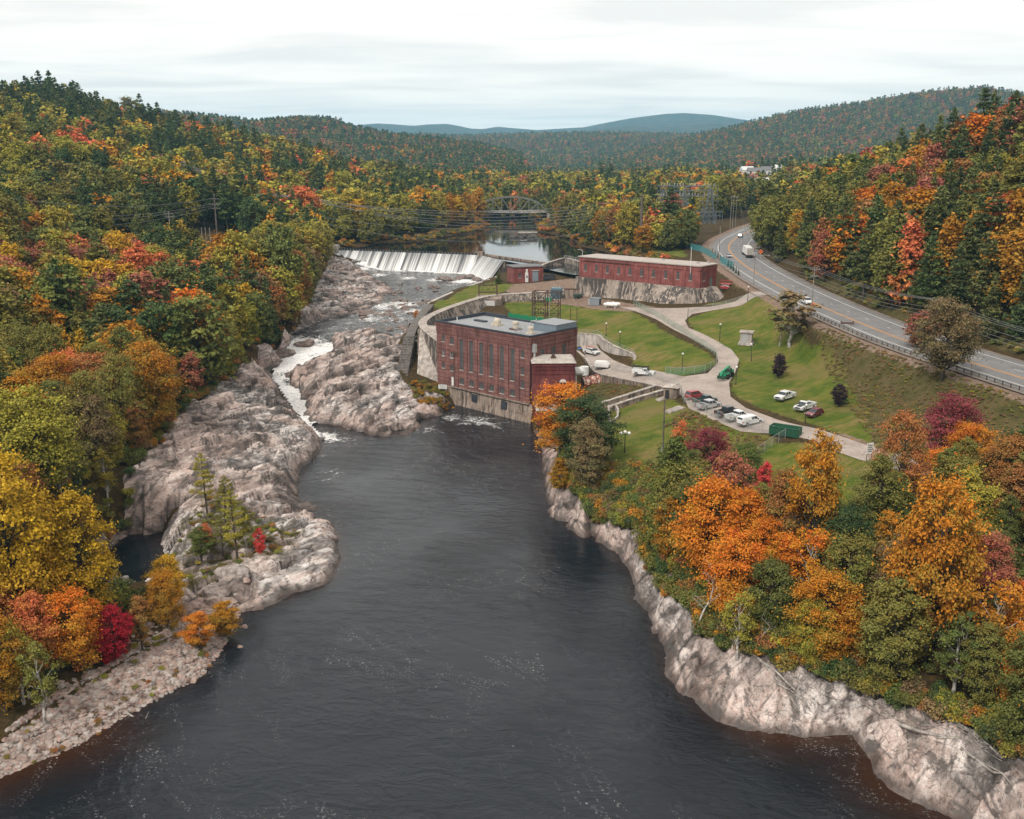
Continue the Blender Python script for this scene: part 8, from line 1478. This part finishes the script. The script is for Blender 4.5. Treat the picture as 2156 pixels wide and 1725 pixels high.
def house(u,v,y,w,d,h,rz,wall,roof,label):
 p=WY(u,v,y);e=empty('town_house',p,rz);tag(e,label,'house','houses of the far town');m=MB();m.box((0,0,h/2),(w,d,h));m.build('wall',wall,e);m=MB();m.hull([(-w/2-.4,-d/2-.4,h),(w/2+.4,-d/2-.4,h),(w/2+.4,d/2+.4,h),(-w/2-.4,d/2+.4,h)],[(-w/2-.4,-.1,h+d*.4),(w/2+.4,-.1,h+d*.4),(w/2+.4,.1,h+d*.4),(-w/2-.4,.1,h+d*.4)]);m.build('roof',roof,e)
 for k in range(max(2,int(w/4))):m=MB();m.box((-w/2+2+k*4,-d/2-.02,h*.55),(1.3,.1,1.6));m.build('window',M_GLASS,e)
RG=paint('grey_shingle',(.16,.16,.17),.8);RW=paint('white_metal_roof',(.62,.62,.62),.5)
for a in((1572,370,900,11,8,5,.2,M_WHITE,RW,'white-roofed house furthest left in the far town'),(1590,373,880,14,8,5,-.1,M_WHITE,RG,'long pale house with grey roof in the far town'),(1612,370,900,10,8,5,.3,M_WHITE,RG,'pale house in the middle of the far town'),(1634,370,910,8,7,7,0,M_WHITE,RW,'tall white house at the hill end of the far town'),(1590,384,820,11,8,4,.1,M_WHITE,RG,'lower grey-roofed house below the far town'),(1603,392,780,10,8,3.5,0,M_WHITE,RW,'white-roofed building closest to the highway bend')):house(*a)
# ---------------- boulders, driftwood
def boulder_mesh(seed,n=2,mt=None):
 bm=bmesh.new();bmesh.ops.create_icosphere(bm,subdivisions=n,radius=1.0);r=np.random.default_rng(seed);pl=r.normal(size=(9,3));pl/=np.linalg.norm(pl,axis=1,keepdims=True);dd=.55+.35*r.random(9)
 for v in bm.verts:
  p=np.array(v.co)
  for q,d in zip(pl,dd):
   k=p@q-d
   if k>0:p=p-q*k*.92
  v.co=p*(1+.04*r.normal())
 me=bpy.data.meshes.new('boulder');bm.to_mesh(me);bm.free();me.materials.append(mt or M_BOULD);return me
def mat_boulder(name='boulder_stone',wet=1.0,rough=.85):
 t=NT(name);c=t.wcoord();oi=t.n('ShaderNodeObjectInfo');n=t.noise(c,1.1,6,.65);col=t.ramp(n,[(.32,(.10,.088,.08)),(.5,(.30,.265,.24)),(.68,(.48,.44,.40))]);col=t.mix(t.math('MULTIPLY',oi.outputs['Random'],.75),col,t.ramp(n,[(.3,(.15,.075,.055)),(.65,(.36,.22,.17))]));col=t.mix(1-wet,col,(.05,.028,.02));return t.done(t.bsdf(col,rough,t.bump(t.noise(c,3,5,.7),.6,.12)))
M_BOULD=mat_boulder();BLD=[boulder_mesh(50+i)for i in range(8)];BLDW=[boulder_mesh(60+i,2,mat_boulder('wet_boulder',.45,.45))for i in range(6)]
def boulders(pts,label,group,size,stock=None):
 for u,v,z,s in pts:
  x,y=W2(u,v,z);o=bpy.data.objects.new('boulder',rnd.choice(stock or BLD));o.location=(x,y,max(z if z>5 else GR(x,y),z-.1)-s*.12);o.scale=(s*rnd.uniform(.9,1.5),s*rnd.uniform(.7,1.1),s*rnd.uniform(.4,.7));o.rotation_euler=(rnd.uniform(-.25,.25),rnd.uniform(-.25,.25),rnd.uniform(0,6.28));link(o);tag(o,label,'boulder',group)
def zwater(v):return float(np.interp(v,[575,600,640,690,720,745],[10.4,10.2,9.7,9.1,8.6,7.6]))
rr=random.Random(21);pts=[]
for u0,v0,su,sv,n,s0,s1 in((805,612,32,12,26,.8,2.2),(860,640,40,16,22,.7,2.0),(820,665,40,14,16,.8,2.2),(905,606,30,8,14,.6,1.4),(910,635,18,8,8,1,2.2),(760,660,30,10,10,1,2.4),(850,690,30,8,8,.8,1.8),(770,600,20,12,10,.8,2.0),(640,725,18,8,5,1.2,2.4)):
 for _ in range(n):v=v0+rr.gauss(0,.5)*sv;pts.append((u0+rr.gauss(0,.55)*su,v,zwater(v),rr.uniform(s0,s1)))
pts+=[(935,588,10.6,3.4),(950,590,10.4,2.6),(970,585,10.9,3.0),(990,582,11,2.6),(1005,588,10.8,2.6),(745,553,13,2.0),(600,745,7.4,2.6)]
boulders(pts,'wet brown boulder in the rapids below the dam','boulders in the rapids',1,BLDW)
pts=[]
for _ in range(120):k=rr.random();u=60+430*k+rr.gauss(0,14);v=1560-285*k-15*math.sin(k*3)-abs(rr.gauss(0,26));pts.append((u,v,.6+rr.random(),rr.choice((.3,.4,.45,.6,.8))))
pts+=[(490,1215,2.4,2.6),(455,1240,2.2,2.2),(440,1262,2,1.8),(405,1280,2,2.2),(470,1260,1.6,1.5),(390,1245,2.6,1.6),(265,1012,7.6,2.2),(520,1275,.6,1.3),(515,1318,.1,.7),(505,1360,.1,.5)]
boulders(pts,'pale grey boulder on the stony beach','boulders on the beach',1)
def pebbles():
 rows=[];xs=[p[0]for p in BEACH];ys=[p[1]for p in BEACH]
 while len(rows)<9000:
  x,y=rr.uniform(min(xs),max(xs)),rr.uniform(min(ys),max(ys))
  if not inpoly(np.array([x]),np.array([y]),BEACH)[0]:continue
  z=GR(x,y)
  if z<-.25:continue
  s=rr.choice((.10,.14,.18,.22,.3,.4))*rr.uniform(.8,1.3);rows.append((x,y,z+s*.1,rr.randrange(4),rr.uniform(0,6.28),(s*1.25,s,s*.65),(.3,.3,.3),(.3,.3,.3)))
 mass('gravel',rows,[boulder_mesh(80+i,1)for i in range(4)],'cobbles and pebbles covering the stony beach','gravel')
pebbles()
def log(u0,v0,u1,v1,r,label,grp='driftwood logs on the rock shore'):
 a,b=Vector((*W2(u0,v0,3),0)),Vector((*W2(u1,v1,3),0));n=6;segs=[];P=[]
 for k in range(n+1):q=a+(b-a)*k/n;P.append(q)
 z0,z1=GR(a.x,a.y),GR(b.x,b.y);zz=[max(GR(q.x,q.y),z0+(z1-z0)*k/n)+r*.5 for k,q in enumerate(P)];zm=np.convolve(np.pad(zz,1,mode='edge'),[1/3]*3,'valid');P=[np.array((q.x+rr.gauss(0,.08),q.y+rr.gauss(0,.08),z))for q,z in zip(P,np.maximum(zz,zm))]
 for k in range(n):f=1-.55*k/n;segs.append((P[k],P[k+1],r*f,r*(1-.55*(k+1)/n)))
 for _ in range(rr.randrange(1,5)):k=rr.randrange(1,n);d=np.array((rr.gauss(0,.5),rr.gauss(0,.5),abs(rr.gauss(.2,.3))));segs.append((P[k],P[k]+d*rr.uniform(.6,1.8),r*.35,.02))
 V,F=tubes_np(segs,6);o=mesh_obj('driftwood_log',np_mesh('driftwood_log',V,F,M_DEAD));tag(o,label,'log',grp)
log(1575,1382,1690,1462,.22,'thick pale driftwood log slanting down the rock',None);log(1600,1400,1700,1490,.12,'thin driftwood pole below the thick pale log',None);log(1850,1462,1985,1520,.26,'long driftwood log along the edge of the wood',None);log(1895,1525,2030,1575,.24,'thick driftwood log in the middle of the pile',None);log(1965,1510,2110,1600,.26,'longest driftwood log near the frame edge',None);log(2020,1590,2130,1640,.2,'driftwood log lying lowest in the pile',None);log(2100,1560,2160,1590,.24,'driftwood log running out of the frame',None);log(1870,1610,1925,1645,.09,'thin bleached branch on the striped rock',None);log(250,1450,330,1488,.16,'grey driftwood log on the stony beach',None);log(540,1140,590,1155,.12,'fallen birch trunk beside the red sapling',None)
for _ in range(34):t=rr.random();u=1600+520*t+rr.gauss(0,14);v=1395+195*t+rr.gauss(0,14)+10;L=rr.uniform(25,80);log(u,v,u+L,v+L*rr.uniform(.3,.65),rr.uniform(.04,.10),'thin bleached driftwood stick along the wood edge','loose driftwood sticks')
p=W(1100,500,18);e=empty('stone_pier',p);tag(e,'ruined stone pier with a flat top standing in the pond','pier');r5=random.Random(9)
for k in range(26):m=MB();m.box((r5.uniform(-7,7),r5.uniform(-2,4),r5.uniform(-.5,1.6)),(r5.uniform(1.2,3),r5.uniform(1,2.4),r5.uniform(.7,1.5)),r5.uniform(-.3,.3),taper=.9);m.build('stone',M_RUBBLE,e)
m=MB();m.box((3.0,1.5,2.6),(11,5,.5),.06);m.build('top_slab',M_CONC,e)
# ------------------------------------------------------------------ undergrowth
def cover(name,polys,n,meshes,cols,size,label,cat,seed,avoid=True,tall=1.0,maxz=None):
 r=np.random.default_rng(seed);rows=[]
 for poly in polys:
  xs=[p[0]for p in poly];ys=[p[1]for p in poly];k=0;X=r.uniform(min(xs),max(xs),n*6);Y=r.uniform(min(ys),max(ys),n*6);ok=inpoly(X,Y,poly)&(np.abs(X)<Y*.66+6)
  if avoid:ok&=(polydist(X,Y,ROAD)[0]>10.5)&~inpoly(X,Y,DRIVE)
  cl=fbm(X/7,Y/7,seed,3)
  for x,y,c in zip(X[ok][:n],Y[ok][:n],cl[ok][:n]):
   if c<.42 and r.random()<.6:continue
   s=rnd.uniform(*size)*(.6+.8*c);col=PAL[pick(cols)];rows.append((x,y,GR(x,y)-.1,rnd.randrange(len(meshes)),rnd.uniform(0,6.28),(s,s,s*tall),jit(col[0],rnd,.2),jit(col[1],rnd,.2)))
 return mass(name,rows,meshes,label,cat)
SHM=[joined(t,c,'shrub')for t,c in SHRUB];SHF=[joined(t,c,'shrub')for t,c in SHRUBF]
DRYC={'olive':34,'brown':56,'rust':5,'lime':5};UND={'olive':30,'green':30,'rust':12,'amber':12,'lime':10,'dark':14,'brown':10}
cover('shrubbery',[BRUSH[0]],2600,SHF,DRYC,(.16,.4),'low dry brush covering the highway slope','brush',61,tall=.6);cover('shrubbery',[BRUSH[1],BRUSH[4]],420,SHF,DRYC,(.2,.45),'dry brush around the fence and lower walls','brush',62,tall=.7);cover('shrubbery',[BRUSH[3]],500,SHF,UND,(.4,.9),'undergrowth at the foot of the hillside beside the highway','brush',63)
BANKE=[W2(u,v,z)for u,v,z in((1180,950,5.5),(1290,980,7.4),(1400,1000,7.6),(1450,1100,6.5),(1500,1250,5),(1600,1330,5),(1800,1400,5),(2156,1540,5),(2300,1640,4.5),(2156,1598,3.8),(2000,1528,3.4),(1900,1496,3.2),(1800,1450,3.5),(1700,1426,3.2),(1570,1385,3.2),(1490,1340,3.3),(1460,1295,3.4),(1400,1250,3.4),(1372,1190,3.6),(1335,1108,4.6),(1285,1085,4.9),(1240,1050,5.6),(1190,1000,5.8))]
cover('shrubbery',[BANKE],2300,SHM,UND,(.55,1.25),'thick undergrowth along the edge of the bank wood','undergrowth',64,False);cover('shrubbery',[BANKW],1500,SHM,UND,(.6,1.3),'undergrowth under the bank wood','undergrowth',65,False)
LEFTE=FLINE[1:16]+[(p[0]-9,p[1]+2)for p in FLINE[1:16]][::-1];cover('shrubbery',[LEFTE],900,SHM,UND,(.6,1.3),'undergrowth along the edge of the far-bank wood','undergrowth',66,False)
cover('shrubbery',[MOSSP],260,SHM,{'olive':30,'brown':20,'rust':16,'lime':14,'green':14},(.25,.6),'low heath and moss plants on the ledge','undergrowth',67,False,.6);cover('shrubbery',[BEACH],110,SHM,{'olive':30,'brown':20,'rust':20,'lime':14,'amber':8},(.2,.45),'weeds growing between the beach stones','undergrowth',68,False,.7);cover('shrubbery',[[(x,y)for x,y in offset(POND_EDGE,1.0)]+[(x,y)for x,y in offset(POND_EDGE,9.0)][::-1]],900,SHF,{'brown':20,'rust':20,'olive':20,'amber':16,'gold':5,'green':10,'coral':4},(.8,1.6),'reedy bushes round the pond shore','undergrowth',69)
cover('shrubbery',[[W2(u,v,z)for u,v,z in((865,810,4.5),(940,805,4.5),(960,845,2),(900,850,2.6),(870,835,3.6))]],130,SHM,{'olive':30,'amber':20,'rust':20,'brown':10},(.4,.8),'autumn weeds at the foot of the leaning buttress','undergrowth',70,False)
for k in range(11):
 t=k/10;q=Vector((*W2(1500+55*t,538+42*t,22.5),0));q=Vector((ROAD[0][0],0,0))if False else q;pz=G(q.x,q.y);e=plant('fir','dark',q.x,q.y,pz,2.8,.75,'small dark columnar cedar in the row beside the highway','row of cedars beside the highway',near=False)
for i,(u,v,vt,lab,mt)in enumerate(((1600,1385,1290,'bare grey dead tree at the edge of the bank rocks',M_DEAD),(1470,1340,1180,'thin leaning pale stem above the bank rocks',M_BIRCH),(82,345,300,'bleached dead tree on the dark slope',M_DEAD),(166,400,345,'second bleached dead tree on the dark slope',M_DEAD),(1640,730,640,'bare pale branches of the half-bare birch',M_BIRCH),(85,470,385,'bare topped dead tree on the shaded slope',M_DEAD),(1455,1180,1085,'grey bare twigs among the orange trees',M_DEAD))):
 p=ray_ground(u,v);h=WY(u,vt,p.y).z-p.z;e=empty('dead_tree',p,i);e.scale=(h/11,)*3;tag(e,lab,'dead tree');o=bpy.data.objects.new('trunk',snag(1700+i,11,mt));link(o,e)
 # ------------------------------------------------------------------ the air
def haze():
 t=NT('haze');v=t.n('ShaderNodeVolumePrincipled');v.inputs['Color'].default_value=(0.34,0.72,1.0,1);v.inputs['Density'].default_value=HAZE_D;v.inputs['Anisotropy'].default_value=0.0
 t.l(v.outputs[0],t.out.inputs['Volume']);m=MB();m.box((0,5900,265),(20000,14000,590));o=m.build('haze',t.m);tag(o,'thin pale blue haze filling the valley air','haze',None,'stuff')
HAZE_D=0.00007
haze()
